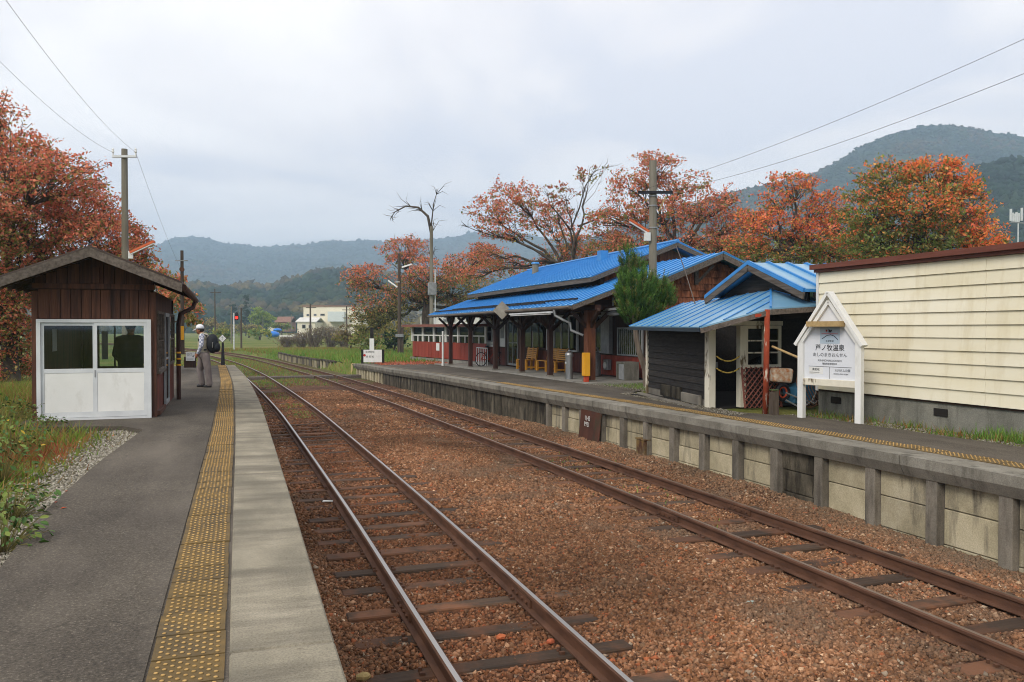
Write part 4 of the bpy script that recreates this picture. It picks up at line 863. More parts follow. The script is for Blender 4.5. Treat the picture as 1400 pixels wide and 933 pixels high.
window(SH, 'y', 9.745, 10.6, 1.62, 2.465, DY+.03, 2, 3, .06, 'postpaint', 'glassdark', .08, -1)
z = .95
while z < 2.9:
    if z < 2.7: W(MB().hexa([(10.61, DY-.02, z), (12.4, DY-.02, z), (12.4, DY+.03, z), (10.61, DY+.03, z)], [(10.61, DY+.0, z+.16), (12.4, DY+.0, z+.16), (12.4, DY+.03, z+.16), (10.61, DY+.03, z+.16)]), 'wall_board', M['blackwood'], SH)
    if z < 1.55: W(MB().box(9.745, 10.6, DY-.01, DY+.03, z, z+.157), 'wall_board', M['blackwood'], SH)
    z += .16
W(MB().prism([(9.1, DY, 2.565), (10.6, DY, 2.565), (10.6, DY, 3.08), (9.1, DY, 2.6)], (0, .04, 0)), 'head_board', M['blackwood'], SH)
W(MB().prism([(9.82, 17.9, .8), (12.4, 17.9, .8), (12.4, 17.9, 2.9), (10.6, 17.9, 2.9), (9.82, 17.9, 2.5)], (0, .08, 0)), 'rear_wall', M['blackwood'], SH); W(MB().box(12.3, 12.4, DY+.04, 17.9, .8, 3.0), 'rear_wall', M['blackwood'], SH); W(MB().box(9.2, 12.3, 14.1, 17.9, .80, .82), 'floor', M['dark'], SH)
for i, (zr_, sg) in enumerate(((1.86, .1), (1.62, .09))):
    W(MB().tube([(A_[0]+.05+(9.6-A_[0]-.05)*t, DY-.06+.05*(1-t), zr_-sg*4*t*(1-t)) for t in np.linspace(0, 1, 12)], .014, 6), 'barrier_rope', M['rope'], SH)
W(MB().box(9.25, 9.5, 14.6, 14.62, 1.6, 1.72), 'hanging_plate', M['greymetal'], SH)
# lean-to roof, small hip at its near end, and the gabled upper roof
e1, e2, rk, T1, T0, Q1 = (9.4, 18.4, 2.47), (8.14, 13.1, 2.44), (9.45, 12.8, 2.79), (10.52, 14.25, 3.2), (10.9, 18.3, 3.06), (10.75, 12.95, 2.87)
roof(SH, e2, e1, T1, T0, 9, M['blue2'], M['bluecap'], .03, .016, .05)
m = MB(); th = np.array([0, 0, -.03])
def tri(m, a, b, c): a, b, c = [np.array(q) for q in (a, b, c)]; m.add([a, b, c, a+th, b+th, c+th], [(0, 1, 2), (5, 4, 3), (0, 3, 4, 1), (1, 4, 5, 2), (2, 5, 3, 0)])
tri(m, e2, rk, T1); W(m, 'roof_panel', M['blue2'], SH); m = MB(); tri(m, rk, Q1, T1); W(m, 'hip_panel', M['blue2'], SH); m = MB(); tri(m, Q1, (11.8, 13.2, 2.9), T1); W(m, 'hip_panel', M['blue2'], SH)
def seam(a, b, w_=.03, h_=.014): W(MB().bar(np.array(a)+np.array([0, 0, .015]), np.array(b)+np.array([0, 0, .015]), w_, h_), 'roof_seam', M['bluecap'], SH)
for t in (.33, .66): seam(np.array(e2)+(np.array(rk)-np.array(e2))*t, np.array(e2)+(np.array(rk)-np.array(e2))*t+(np.array(T1)-np.array(e2))*(1-t)*.98)
seam(rk, T1, .04, .04); seam(Q1, T1)
W(MB().bar(np.array(e2)+[-.0, -.01, -.075], np.array(rk)+[0, -.01, -.075], .035, .09), 'bargeboard', M['fascia'], SH); W(MB().bar(np.array(rk)+[0, -.01, -.08], np.array(Q1)+[0, -.01, -.08], .035, .1), 'eaves_board', M['fascia'], SH)
W(MB().bar(np.array(e2)+[-.01, 0, -.06], np.array(e1)+[-.01, 0, -.06], .03, .07), 'eaves_board', M['eaves_shade'], SH)
W(MB().hexa([(8.3, 13.2, 2.42), (10.4, 14.2, 3.0), (10.7, 18.2, 2.95), (9.45, 18.3, 2.42)], [(8.3, 13.2, 2.44), (10.4, 14.2, 3.03), (10.7, 18.2, 2.98), (9.45, 18.3, 2.45)]), 'roof_soffit', M['blackwood'], SH)
gy0, gyr, gy1, gxe = 12.93, 14.7, 16.35, 10.3
roof(SH, (gxe, gy0, 3.14), (14.2, gy0, 3.14), (gxe, gyr, 3.8), (14.2, gyr, 3.8), 8, M['blue2'], M['bluecap'], .03, .04, .045)
roof(SH, (gxe, gy1, 3.14), (14.2, gy1, 3.14), (gxe, gyr, 3.8), (14.2, gyr, 3.8), 8, M['blue'], M['bluecap'], .03, .04, .045)
W(MB().bar((gxe-.0, gy0-.02, 3.135), (14.2, gy0-.02, 3.135), .03, .06), 'eaves_trim', M['bluecap'], SH); W(MB().bar((gxe+.3, gy0+.1, 3.05), (14.2, gy0+.1, 3.05), .04, .1), 'eaves_board', M['fascia'], SH)
for yy in (gy0, gy1):
    W(MB().bar((gxe-.01, yy, 3.03), (gxe-.01, gyr, 3.69), .035, .13), 'bargeboard', M['fascia'], SH); W(MB().bar((gxe-.015, yy, 3.12), (gxe-.015, gyr, 3.78), .04, .045), 'verge_trim', M['bluecap'], SH)
W(MB().prism([(10.6, 13.2, 2.6), (10.6, 16.2, 2.6), (10.6, 16.2, 3.12), (10.6, gyr, 3.66), (10.6, 13.2, 3.12)], (.05, 0, 0)), 'gable_wall', M['blackwood'], SH)
# rusty pipe post propping the roof corner
o = empty('pipe_post', (9.36, 12.82, .84), 'rusty red pipe post with peeling white paint under the shed roof corner', 'post')
MB().cyl((0, 0, -.02), (.03, 0, 1.92), .055, .05, 12).build('pipe', M['rust'], o, smooth=True); MB().bar((-.22, .02, 1.80), (.03, 0, 1.84), .03, .05).build('bracket', M['redbase'], o)
# lattice panel leaning under the shed window
o = empty('lattice_panel', (9.55, 13.74, .84), 'reddish brown diagonal lattice panel leaning below the shed window', 'lattice'); wL, hL = .86, .80
def lp(u, v, d): return (u, .12*v/hL+d, v)
def clip(u0, v0, u1, v1):
    t0, t1 = 0., 1.; du, dv2 = u1-u0, v1-v0
    for p_, q_ in ((-du, u0), (du, wL-u0), (-dv2, v0), (dv2, hL-v0)):
        if abs(p_) < 1e-9:
            if q_ < 0: return None
        else:
            r_ = q_/p_
            if p_ < 0: t0 = max(t0, r_)
            else: t1 = min(t1, r_)
    return None if t1-t0 < .05 else (u0+du*t0, v0+dv2*t0, u0+du*t1, v0+dv2*t1)
for k in np.arange(-.8, 1.1, .115):
    for s_, d in ((1, 0), (-1, .012)):
        c = clip(k, 0 if s_ > 0 else hL, k+hL, hL if s_ > 0 else 0)
        if c: MB().bar(lp(c[0], c[1], d), lp(c[2], c[3], d), .008, .032, (0, 1, 0)).build('slat', M['latt'], o).rotation_euler = (0, 0, 0)
for u_ in (0, wL): MB().bar(lp(u_, 0, -.01), lp(u_, hL, -.01), .03, .02).build('frame_batten', M['latt'], o)
# timber stub, wheelbarrow and clutter behind the name board
p = atg(1058, 567); o = empty('timber_stub', p, 'short weathered wooden stake beside the rusty pipe post', 'stake'); MB().hexa([(-.07, -.06, -.03), (.07, -.06, -.03), (.07, .06, -.03), (-.07, .06, -.03)], [(-.06, -.05, .42), (.065, -.05, .44), (.06, .05, .43), (-.06, .05, .41)]).build('stake', M['woodpole'], o); MB().box(-.062, .066, -.052, .052, .442, .46).build('mossy_top', simple('moss', '3b4a2c', '566339', 9), o)
wbp = np.array([10.48, 13.5, .84]); o = empty('wheelbarrow', wbp, 'upended blue wheelbarrow with a red wheel behind the name board', 'wheelbarrow')
wc = (-.28, .0, .40); m = MB(); m.tube([(wc[0]+.19*math.cos(a), wc[1]+.03*math.cos(a), wc[2]+.19*math.sin(a)) for a in np.linspace(0, 2*PI, 22)], .045, 8); o.scale = (.78, .78, .78); wheel = m.build('wheel', M['black'], o)
MB().tube([(wc[0]+.13*math.cos(a), wc[1]+.02*math.cos(a), wc[2]+.13*math.sin(a)) for a in np.linspace(0, 2*PI, 20)], .022, 6).build('rim', M['redbase'], wheel)
m = MB(); m.hexa([(-.05, -.12, .12), (.45, -.12, .05), (.45, .25, .05), (-.05, .25, .12)], [(-.02, -.25, .52), (.62, -.25, .66), (.62, .4, .66), (-.02, .4, .52)]); m.build('tray', M['bluepl'], o, bevel=.03)
m = MB(); m.tube([(-.3, -.15, .4), (.0, -.2, .28), (.5, -.25, .12), (.95, -.25, .45)], .022, 6); m.tube([(-.3, .1, .4), (.0, .25, .3), (.5, .32, .16), (.95, .3, .5)], .022, 6); m.build('handles', M['greymetal'], o); m = MB(); m.tube([(-.32, -.18, .22), (.12, -.22, -.0), (.45, -.22, .2), (.62, -.25, .62)], .022, 6); m.build('stand', M['greymetal'], o)
o = empty('patterned_bag', (10.28, 13.6, 1.36), 'orange patterned cloth bag lying on the wheelbarrow behind the lattice', 'bag'); MB().hexa([(-.22, -.1, .0), (.2, -.12, -.04), (.22, .12, -.02), (-.2, .12, .0)], [(-.2, -.08, .27), (.26, -.1, .25), (.26, .1, .26), (-.2, .1, .28)]).build('cloth', M['orange'], o, bevel=.05)
o = empty('leaning_pole', (10.2, 13.45, .84), 'thin bamboo pole leaning from the shed window to the name board', 'pole'); MB().tube([atd(1056, 474, 15.2)-np.array(o.location), atd(1098, 492, 14.4)-np.array(o.location)], .022, 6).build('pole', M['tan'], o)
o = empty('wire_mesh_roll', (10.45, 13.0, .84), 'dark roll of wire mesh behind the white name board', 'wire mesh'); m = MB()
for k in range(9): m.tube([(.06*k+.25*math.cos(a), .1*math.sin(a), .45+.4*math.sin(a)+.02*k) for a in np.linspace(0, 2*PI, 12)], .01, 4)
m.build('mesh_coil', M['rail'], o)
m = MB().hexa([(9.98, 12.75, .8), (10.9, 12.75, .8), (10.9, 13.4, .8), (9.98, 13.4, .8)], [(10.1, 12.85, 1.05), (10.9, 12.85, 1.35), (10.9, 13.4, 1.3), (10.1, 13.4, 1.1)])

# ------------------------------------------------------------------ cream boarded building on the right
CX0, CYE = 10.5, 12.78; CB = empty('cream_building', (CX0, 7, .84), 'low cream clapboard building with brown flat roof edge on a concrete base', 'building')
W(MB().box(CX0+.02, 16, 1.0, CYE, .4, 1.235), 'foundation', M['found'], CB)
for y in (9.95, 12.3, 6.2): W(MB().box(CX0+.005, CX0+.019, y-.13, y+.13, 1.03, 1.15), 'vent_grille', M['dark'], CB)
W(MB().box(CX0+.03, 16, 1.0, CYE, 1.236, 3.46), 'core_wall', M['cream'], CB); W(MB().box(CX0-.01, CX0+.03, 1.0, CYE, 1.237, 1.268), 'base_flashing', M['darkwood'], CB)
nS = 11; hS = (3.46-1.27)/nS
for k in range(nS):
    z = 1.27+k*hS; cuts = [1.0, 9.12, CYE-.05]
    for a_, b_ in zip(cuts[:-1], cuts[1:]):
        f_ = random.uniform(0, .002); W(MB().hexa([(CX0-.035-f_, a_, z), (CX0+.028, a_, z), (CX0+.028, b_-.004, z), (CX0-.035-f_, b_-.004, z)], [(CX0-.008-f_, a_, z+hS-.004), (CX0+.028, a_, z+hS-.004), (CX0+.028, b_-.004, z+hS-.004), (CX0-.008-f_, b_-.004, z+hS-.004)]), 'clapboard', M['cream'], CB)
W(MB().box(CX0-.042, CX0+.05, CYE-.048, CYE+.012, 1.24, 3.46), 'corner_trim', M['white'], CB)
W(MB().box(CX0-.08, 16.2, .8, CYE+.03, 3.462, 3.515), 'roof_fascia', M['brownmetal'], CB); W(MB().box(CX0-.15, 16.3, .7, CYE+.07, 3.517, 3.605), 'roof_edge', M['brownmetal'], CB)
o = empty('roof_duct', (12.6, 9.9, 3.64), 'pale grey flat housing on the brown-edged flat roof', 'housing'); MB().box(-.5, .5, -1.5, 1.0, 0, .16).build('housing', M['alu'], o, bevel=.02)

# ------------------------------------------------------------------ house-shaped station name board
L0, R0 = np.array([9.5, 11.98, .84]), np.array([9.77, 10.88, .84]); ux = (R0-L0); wS = np.linalg.norm(ux[:2]); ang = math.atan2(ux[1], ux[0])
NB = empty('station_name_board', (L0+R0)/2, 'white house-shaped station name board on two posts beside the cream building', 'sign', rz=ang); hw = wS/2
for s_ in (-1, 1): MB().box(s_*hw-.055, s_*hw+.055, -.05, .05, -.03, 1.36).build('post', M['white'], NB, bevel=.008)
ap, ez_ = 2.18, 1.28; ew = hw+.09
MB().prism([(-hw+.056, .0, .66), (hw-.056, .0, .66), (hw-.056, .0, 1.36), (0, .0, 2.08), (-hw+.056, .0, 1.36)], (0, .03, 0)).build('panel', simple('pale_grey_panel', 'd3d5da', 'dcdee2', 2, rough=.45, bump=0), NB)
for s_ in (-1, 1):
    MB().bar((s_*ew, -.01, ez_), (0, -.01, ap), .15, .055, (0, 0, 1)).build('roof_board', M['white'], NB); MB().bar((s_*(hw-.03), -.03, 1.34), (0, -.03, 2.03), .05, .06).build('inner_trim', M['white'], NB)
MB().box(-hw+.056, hw-.056, -.045, .045, .585, .70).build('bottom_rail', M['postpaint'], NB, bevel=.006); MB().box(-.33, .33, -.20, .04, 1.60, 1.69).build('lamp_shelf', M['tan'], NB)
def tx(body, x, z, size, mat='ink', al='CENTER'): text(body, NB, Matrix(((1, 0, 0, x), (0, 0, -1, -.004), (0, 1, 0, z), (0, 0, 0, 1))), size, M[mat], align=al)
tx('芦ノ牧温泉', .0, 1.235, .115); tx('あしのまきおんせん', 0, 1.115, .075, 'greyink'); tx('ASHINOMAKI-ONSEN', 0, 1.02, .048, 'greyink'); tx('福島県会津若松市', 0, .965, .036, 'greyink'); tx('南若松', -.27, .86, .05); tx('MINAMI-WAKAMATSU', -.30, .81, .02, 'greyink'); tx('大川ダム公園', .25, .86, .05, 'greyink'); tx('OKAWA DAM KOEN', .22, .80, .03, 'greyink')
MB().box(-.42, .42, -.005, -.001, .912, .919).build('rule_line', M['greyink'], NB); MB().box(-.003, .003, -.005, -.001, .71, .91).build('rule_line', M['greyink'], NB); MB().box(-.41, -.13, -.003, -.001, .785, .9).build('name_slip', M['white'], NB)
pic = MB().box(-.19, .19, -.004, -.001, 1.31, 1.60).build('picture', simple('pale_blue_print', 'a3b4c2', 'b7c4cf', 6, bump=0), NB)
MB().box(-.16, .16, -.008, -.005, 1.472, 1.482).build('printed_line', M['red'], pic); m = MB(); m.tube([(-.15, -.006, 1.39), (-.05, -.006, 1.45), (.02, -.006, 1.46), (.09, -.006, 1.44), (.16, -.006, 1.38)], .006, 4); m.build('printed_curve', M['ink'], pic)
m = MB(); m.prism([(-.02, -.008, 1.50), (.03, -.008, 1.50), (.05, -.008, 1.55), (.015, -.008, 1.535), (-.02, -.008, 1.56)], (0, .003, 0)); m.build('printed_emblem', M['ink'], pic); tx('会津鉄道', 0, 1.35, .04, 'ink'); MB().ball((-.06, -.007, 1.53), (.018, .003, .018), 8, 4).build('printed_dot', M['red'], pic)

# ------------------------------------------------------------------ platform furniture on the station side
def bench(p, ln_, label, rz=0):
    o = empty('slatted_bench', p, label, 'bench', 'orange-yellow slatted benches under the canopy', rz=rz)
    for k in range(4): MB().box(-.5+k*.105, -.41+k*.105, -ln_/2, ln_/2, .40, .425).build('seat_slat', M['bench'], o, bevel=.006)
    for k in range(6): MB().hexa([(-.05+k*.012, -ln_/2, .47+k*.075), (-.03+k*.012, -ln_/2, .47+k*.075), (-.03+k*.012, ln_/2, .47+k*.075), (-.05+k*.012, ln_/2, .47+k*.075)], [(-.04+k*.012, -ln_/2, .525+k*.075), (-.02+k*.012, -ln_/2, .525+k*.075), (-.02+k*.012, ln_/2, .525+k*.075), (-.04+k*.012, ln_/2, .525+k*.075)]).build('back_slat', M['bench'], o)
    for y in (-ln_/2+.04, 0, ln_/2-.04):
        MB().box(-.5, -.42, y-.04, y+.04, 0, .4).build('leg', M['bench'], o); MB().box(-.06, .02, y-.04, y+.04, 0, .4).build('leg', M['bench'], o); MB().bar((-.01, y, .4), (.07, y, .93), .05, .06, (1, 0, 0)).build('back_support', M['bench'], o)
        MB().box(-.42, -.06, y-.03, y+.03, .08, .14).build('stretcher', M['bench'], o)
bench((12.1, 29.85, zf(29.9)), 2.0, 'longer orange-yellow slatted bench under the canopy window'); bench((12.05, 32.55, zf(32.5)), 1.15, 'short orange-yellow slatted bench beside the station entrance')
o = empty('ashtray_bin', (10.38, 24.55, zf(24.5)), 'tall stainless steel ashtray bin beside the corner canopy post', 'bin'); MB().lathe([(.13, 0), (.13, .03), (.12, .04), (.12, .72), (.135, .73), (.135, .78)], (0, 0, 0), 18).build('body', M['steel'], o, smooth=False); MB().lathe([(.136, .781), (.12, .85), (.03, .92), (.025, .95)], (0, 0, 0), 18).build('lid', M['steel'], o); MB().box(-.125, -.118, -.06, .06, .5, .56).build('slot_plate', M['alu'], o)
o = empty('yellow_box', (10.22, 22.85, zR(22.9)), 'tall narrow yellow box on a red stand against the corner canopy post', 'box'); MB().box(-.1, .1, -.09, .09, .22, .93).build('case', M['yellow'], o, bevel=.012); MB().box(-.06, .07, -.06, .06, -.02, .22).build('stand', M['redbase'], o); MB().box(-.107, -.1, -.08, .08, .24, .91).build('door', M['yellow'], o)
o = empty('gas_cylinder', (11.85, 25.8, zf(25.8)), 'grey gas cylinder standing against the station wall', 'gas cylinder'); MB().lathe([(.17, 0), (.2, .02), (.225, .06), (.225, .72), (.19, .80), (.1, .84)], (0, 0, 0), 20).build('tank', M['greymetal'], o, smooth=True); m = MB()
for k in range(3): a = 2*PI*k/3; m.bar((.14*math.cos(a), .14*math.sin(a), .8), (.14*math.cos(a), .14*math.sin(a), .98), .07, .02)
m.tube([(.15*math.cos(a), .15*math.sin(a), .98) for a in np.linspace(0, 2*PI, 16)], .02, 6); m.build('collar', M['greymetal'], o); MB().cyl((0, 0, .84), (0, 0, .95), .04).build('valve', M['steel'], o)
m = MB(); m.lathe([(.228, .22), (.232, .24), (.228, .26)], (0, 0, 0), 20); m.lathe([(.228, .56), (.232, .58), (.228, .6)], (0, 0, 0), 20); m.build('hoop', M['greymetal'], o)
o = empty('concrete_cabinet', (11.85, 23.3, zR(23.3)), 'grey cabinet with one open compartment below the barred window', 'cabinet'); m = MB(); m.box(-.25, .25, -.3, .3, 0, .06); m.box(-.25, .25, -.3, .3, .56, .62); m.box(-.25, .25, -.3, -.25, .06, .56); m.box(-.25, .25, .25, .3, .06, .56); m.box(.2, .25, -.25, .25, .06, .56); m.build('carcass', M['found'], o); MB().box(-.26, -.235, -.24, .1, .07, .55).build('door', M['greymetal'], o)
o = empty('white_pipe_post', atg(605.5, 500.3), 'thin white pipe post on the platform in front of the red shelter', 'post'); MB().cyl((0, 0, -.03), (.0, 0, 1.72), .05, n=10).build('pipe', M['white'], o); MB().cyl((0, 0, -.02), (.0, 0, .14), .065, n=10).build('sleeve', M['white'], o)
o = empty('bicycle', (11.7, 37.4, zf(37.4)), 'bicycle parked by the white station wall behind the canopy posts', 'bicycle', rz=.3)
for x in (-.5, .5):
    wh = MB().tube([(x+.32*math.cos(a), 0, .33+.32*math.sin(a)) for a in np.linspace(0, 2*PI, 24)], .02, 6).build('wheel', M['black'], o); m = MB()
    for a in np.linspace(0, 2*PI, 9)[:-1]: m.cyl((x, 0, .33), (x+.31*math.cos(a), 0, .33+.31*math.sin(a)), .004, n=4)
    m.build('spokes', M['steel'], wh)
m = MB(); [m.cyl(a, b, .018, n=6) for a, b in (((-.5, 0, .33), (-.15, 0, .75)), ((-.15, 0, .75), (.35, 0, .78)), ((-.05, 0, .3), (.35, 0, .75)), ((-.5, 0, .33), (-.05, 0, .3)), ((-.05, 0, .3), (-.17, 0, .9)), ((.5, 0, .33), (.33, 0, .98)))]; m.build('frame', M['redbase'], o); MB().ball((-.18, 0, .93), (.12, .06, .03), 8, 5).build('saddle', M['black'], o); MB().tube([(.22, -.25, 1.0), (.33, -.12, 1.02), (.33, .12, 1.02), (.22, .25, 1.0)], .014, 6).build('handlebar', M['steel'], o)
o = empty('metal_railing', (11.55, 38.2, zf(38.2)), 'small pale metal railing beside the parked bicycle', 'railing'); m = MB(); m.cyl((0, -.9, .85), (0, .9, .85), .025, n=8)
for y in np.linspace(-.9, .9, 7): m.cyl((0, y, 0), (0, y, .85), .018, n=6)
m.build('bars', M['alu'], o)
# direction board at the far end of the station platform
p = atg(496, 497.5); p2 = p+RT*.0; k_ = float((p-C0)@FW)/F
o = empty('direction_board', p, 'low white direction board with red dot at the far end of the station platform', 'sign', rz=-YAW); wdt = 27.5*k_; MB().box(-.1*k_, wdt, -.03, .03, 2*k_, 19*k_).build('board', M['white'], o)
for x in (-.5*k_, wdt+.3*k_): MB().box(x-.06, x+.06, -.04, .05, -.05, 19.5*k_).build('leg', M['dark'], o)
def t3(body, x, z, size, mat='ink'): text(body, o, Matrix(((1, 0, 0, x), (0, 0, -1, -.033), (0, 1, 0, z), (0, 0, 0, 1))), size, M[mat])
t3('会津若松', 10*k_, 16*k_, 3.1*k_); t3('西 若 松', 10*k_, 9.5*k_, 3.1*k_); t3('Aizu-Wakamatsu', 22*k_, 10.5*k_, .95*k_, 'greyink'); MB().cyl((2.6*k_, -.031, 11.5*k_), (2.6*k_, -.04, 11.5*k_), 1.7*k_, n=16).build('red_dot', M['red'], o)
# ------------------------------------------------------------------ people: one continuous body grown from tapered limbs
def body(segs, mats, parent, voxel=.014):
    """segs: (p0, p1, r0, r1, material index); the union is remeshed to one surface, each face takes the nearest limb's cloth"""
    m = MB()
    for p0, p1, r0, r1, k in segs:
        m.cyl(p0, p1, r0, r1, 12); m.ball(p0, r0, 12, 8); m.ball(p1, r1, 12, 8)
    t = bpy.data.objects.new('tmp_body', m.mesh('tmp_body')); COL.objects.link(t); r = t.modifiers.new('r', 'REMESH'); r.mode = 'VOXEL'; r.voxel_size = voxel
    s = t.modifiers.new('s', 'SMOOTH'); s.factor = .5; s.iterations = 4
    dg = bpy.context.evaluated_depsgraph_get(); me = bpy.data.meshes.new_from_object(t.evaluated_get(dg)); bpy.data.objects.remove(t)
    for q in mats: me.materials.append(q)
    n = len(me.polygons); c = np.zeros(n*3); me.polygons.foreach_get('center', c); c = c.reshape(-1, 3); best = np.full(n, 1e9); idx = np.zeros(n, np.int32)
    for p0, p1, r0, r1, k in segs:
        p0, p1 = np.array(p0), np.array(p1); d = p1-p0; tt_ = np.clip(((c-p0)@d)/(d@d+1e-9), 0, 1); dist = np.linalg.norm(c-(p0+tt_[:, None]*d), axis=1)-(r0+(r1-r0)*tt_)
        w_ = dist < best; best[w_] = dist[w_]; idx[w_] = k
    me.polygons.foreach_set('material_index', idx); me.polygons.foreach_set('use_smooth', np.ones(n, bool)); me.name = 'body'
    o = bpy.data.objects.new('body', me); COL.objects.link(o); o.parent = parent; return o
def hand(wr, dr, side, k, up):
    """palm and five bent fingers from the wrist along dr"""
    wr, dr, side, up = [np.array(q, float) for q in (wr, dr, side, up)]; s = [(wr, wr+dr*.08, .026, .03, k)]
    for j, ln_ in enumerate((.062, .07, .066, .05)):
        a = wr+dr*.085+side*(.027-.018*j); b = a+dr*ln_*.5; c = b+dr*ln_*.3-up*ln_*.35; s += [(a, b, .0095, .009, k), (b, c, .009, .008, k)]
    a = wr+dr*.03+side*.03; b = a+dr*.035+side*.025; s += [(a, b, .012, .010, k), (b, b+dr*.03, .010, .009, k)]; return s
pb = atz(279, 529.5, .9); P1 = empty('person', (pb[0], pb[1], .9), 'person in white cap, plaid shirt and grey trousers with black backpack, looking down', 'person', rz=-YAW+PI)
# local axes after the half turn: +x is image left (facing direction), -y faces away from the camera
SK, SHR, VS, TR, SHO = 0, 1, 2, 3, 4
f = lambda xz, yz, s_=0.: ((340-xz)*.00205, s_, (858-yz)*.00205)
n_, fr = -1, 1      # camera side is +y in local space
cs = 1
segs = [ (f(330, 290, 0), f(335, 400, 0), .135, .14, VS), (f(338, 230, .07), f(338, 230, -.07), .115, .115, VS), (f(335, 300, .06), f(335, 400, .06), .12, .125, VS), (f(335, 300, -.06), f(335, 400, -.06), .12, .125, VS),
    (f(338, 445, .07), f(338, 445, -.07), .125, .125, TR), (f(332, 215), f(305, 165), .06, .055, SK), (f(292, 128), f(285, 150), .082, .078, SK), (f(262, 140), f(258, 146), .018, .016, SK), (f(272, 165), f(270, 172), .045, .04, SK), (f(300, 140, .082), f(300, 148, .082), .018, .018, SK), (f(300, 140, -.082), f(300, 148, -.082), .018, .018, SK),
    (f(378, 470, .09), f(412, 655, .11), .110, .085, TR), (f(412, 655, .11), f(430, 815, .11), .085, .075, TR), (f(312, 470, -.08), f(270, 645, -.10), .113, .086, TR), (f(270, 645, -.10), f(300, 808, -.10), .086, .075, TR),
    (f(434, 838, .11), f(372, 845, .11), .05, .038, SHO), (f(310, 836, -.10), f(242, 845, -.11), .05, .038, SHO),
    (f(345, 215, .17), f(352, 335, .235), .066, .055, SHR), (f(352, 335, .235), f(302, 425, .20), .052, .038, SHR), (f(345, 215, -.17), f(345, 335, -.23), .066, .055, SHR), (f(345, 335, -.23), f(300, 420, -.19), .052, .038, SHR)]
segs += hand(f(299, 430, .195), np.array([.45, -.15, -.88]), np.array([.88, 0, .45]), SK, np.array([0, 1, 0])); segs += hand(f(298, 425, -.185), np.array([.5, .1, -.85]), np.array([.85, 0, .5]), SK, np.array([0, -1, 0]))
segs = [(np.array(a), np.array(b), r0, r1, k) for a, b, r0, r1, k in segs]
bd = body(segs, [M['skin'], M['shirt'], M['vest'], M['trousers'], M['shoe']], P1)
hc = np.array(f(292, 122)); cp = MB().lathe([(.098, .0), (.1, .03), (.09, .07), (.06, .1), (.02, .112)], hc, 18).build('cap', M['cap'], P1, smooth=True)
MB().hexa([hc+[.07, -.07, -.025], hc+[.17, -.045, -.06], hc+[.17, .045, -.06], hc+[.07, .07, -.025]], [hc+[.07, -.075, .005], hc+[.175, -.05, -.045], hc+[.175, .05, -.045], hc+[.07, .075, .005]]).build('cap_brim', M['cap'], cp, bevel=.006)
MB().ball(hc+[-.02, 0, -.03], (.09, .092, .07), 14, 8).build('hair', M['hair'], P1, smooth=True)
bp = MB().ball(f(450, 310), (.15, .17, .25), 18, 12).build('backpack', M['pack'], P1, smooth=True)
MB().ball(f(505, 355), (.08, .13, .13), 14, 8).build('front_pocket', M['pack'], bp, smooth=True); MB().tube([f(480, 250, .02), f(478, 300, .16), f(475, 360, .15)], .012, 5).build('zip', M['steel'], bp)
for s_ in (-1, 1): MB().tube([f(400, 215, .10*s_), f(350, 190, .12*s_), f(300, 250, .12*s_), f(300, 330, .12*s_), f(350, 390, .15*s_), f(400, 385, .14*s_)], .022, 6).build('strap', M['pack'], bp)
P2 = empty('person', (-1.80, 17.0, .92), 'person in black coat standing inside the waiting hut, seen through the right door pane', 'person', rz=0)
g = lambda x, y, z: np.array((x, y, z), float)
sg = [(g(-.09, 0, .08), g(-.09, 0, .45), .06, .075, 1), (g(.09, 0, .08), g(.09, 0, .45), .06, .075, 1), (g(-.09, 0, .45), g(-.08, 0, .82), .08, .1, 1), (g(.09, 0, .45), g(.08, 0, .82), .08, .1, 1), (g(-.09, -.02, .04), g(-.09, .14, .03), .045, .035, 1), (g(.09, -.02, .04), g(.09, .14, .03), .045, .035, 1),
      (g(-.07, 0, .75), g(-.09, 0, 1.2), .15, .15, 1), (g(.07, 0, .75), g(.09, 0, 1.2), .15, .15, 1), (g(-.13, 0, 1.27), g(.13, 0, 1.27), .1, .1, 1), (g(0, 0, 1.3), g(0, .02, 1.42), .06, .055, 0), (g(0, .02, 1.5), g(0, .01, 1.53), .088, .09, 0),
      (g(-.2, 0, 1.28), g(-.27, .02, 1.0), .07, .06, 1), (g(-.27, .02, 1.0), g(-.2, .2, .85), .055, .04, 1), (g(.2, 0, 1.28), g(.27, .02, 1.0), .07, .06, 1), (g(.27, .02, 1.0), g(.2, .2, .85), .055, .04, 1)]
sg += hand((-.19, .21, .84), np.array([.2, .9, -.3]), np.array([.9, -.2, 0]), 0, np.array([0, 0, 1])); sg += hand((.19, .21, .84), np.array([-.2, .9, -.3]), np.array([-.9, -.2, 0]), 0, np.array([0, 0, 1]))
body(sg, [M['skin'], M['coat']], P2, .018); MB().ball((0, .0, 1.55), (.098, .1, .095), 14, 8).build('hair', M['hair'], P2, smooth=True)

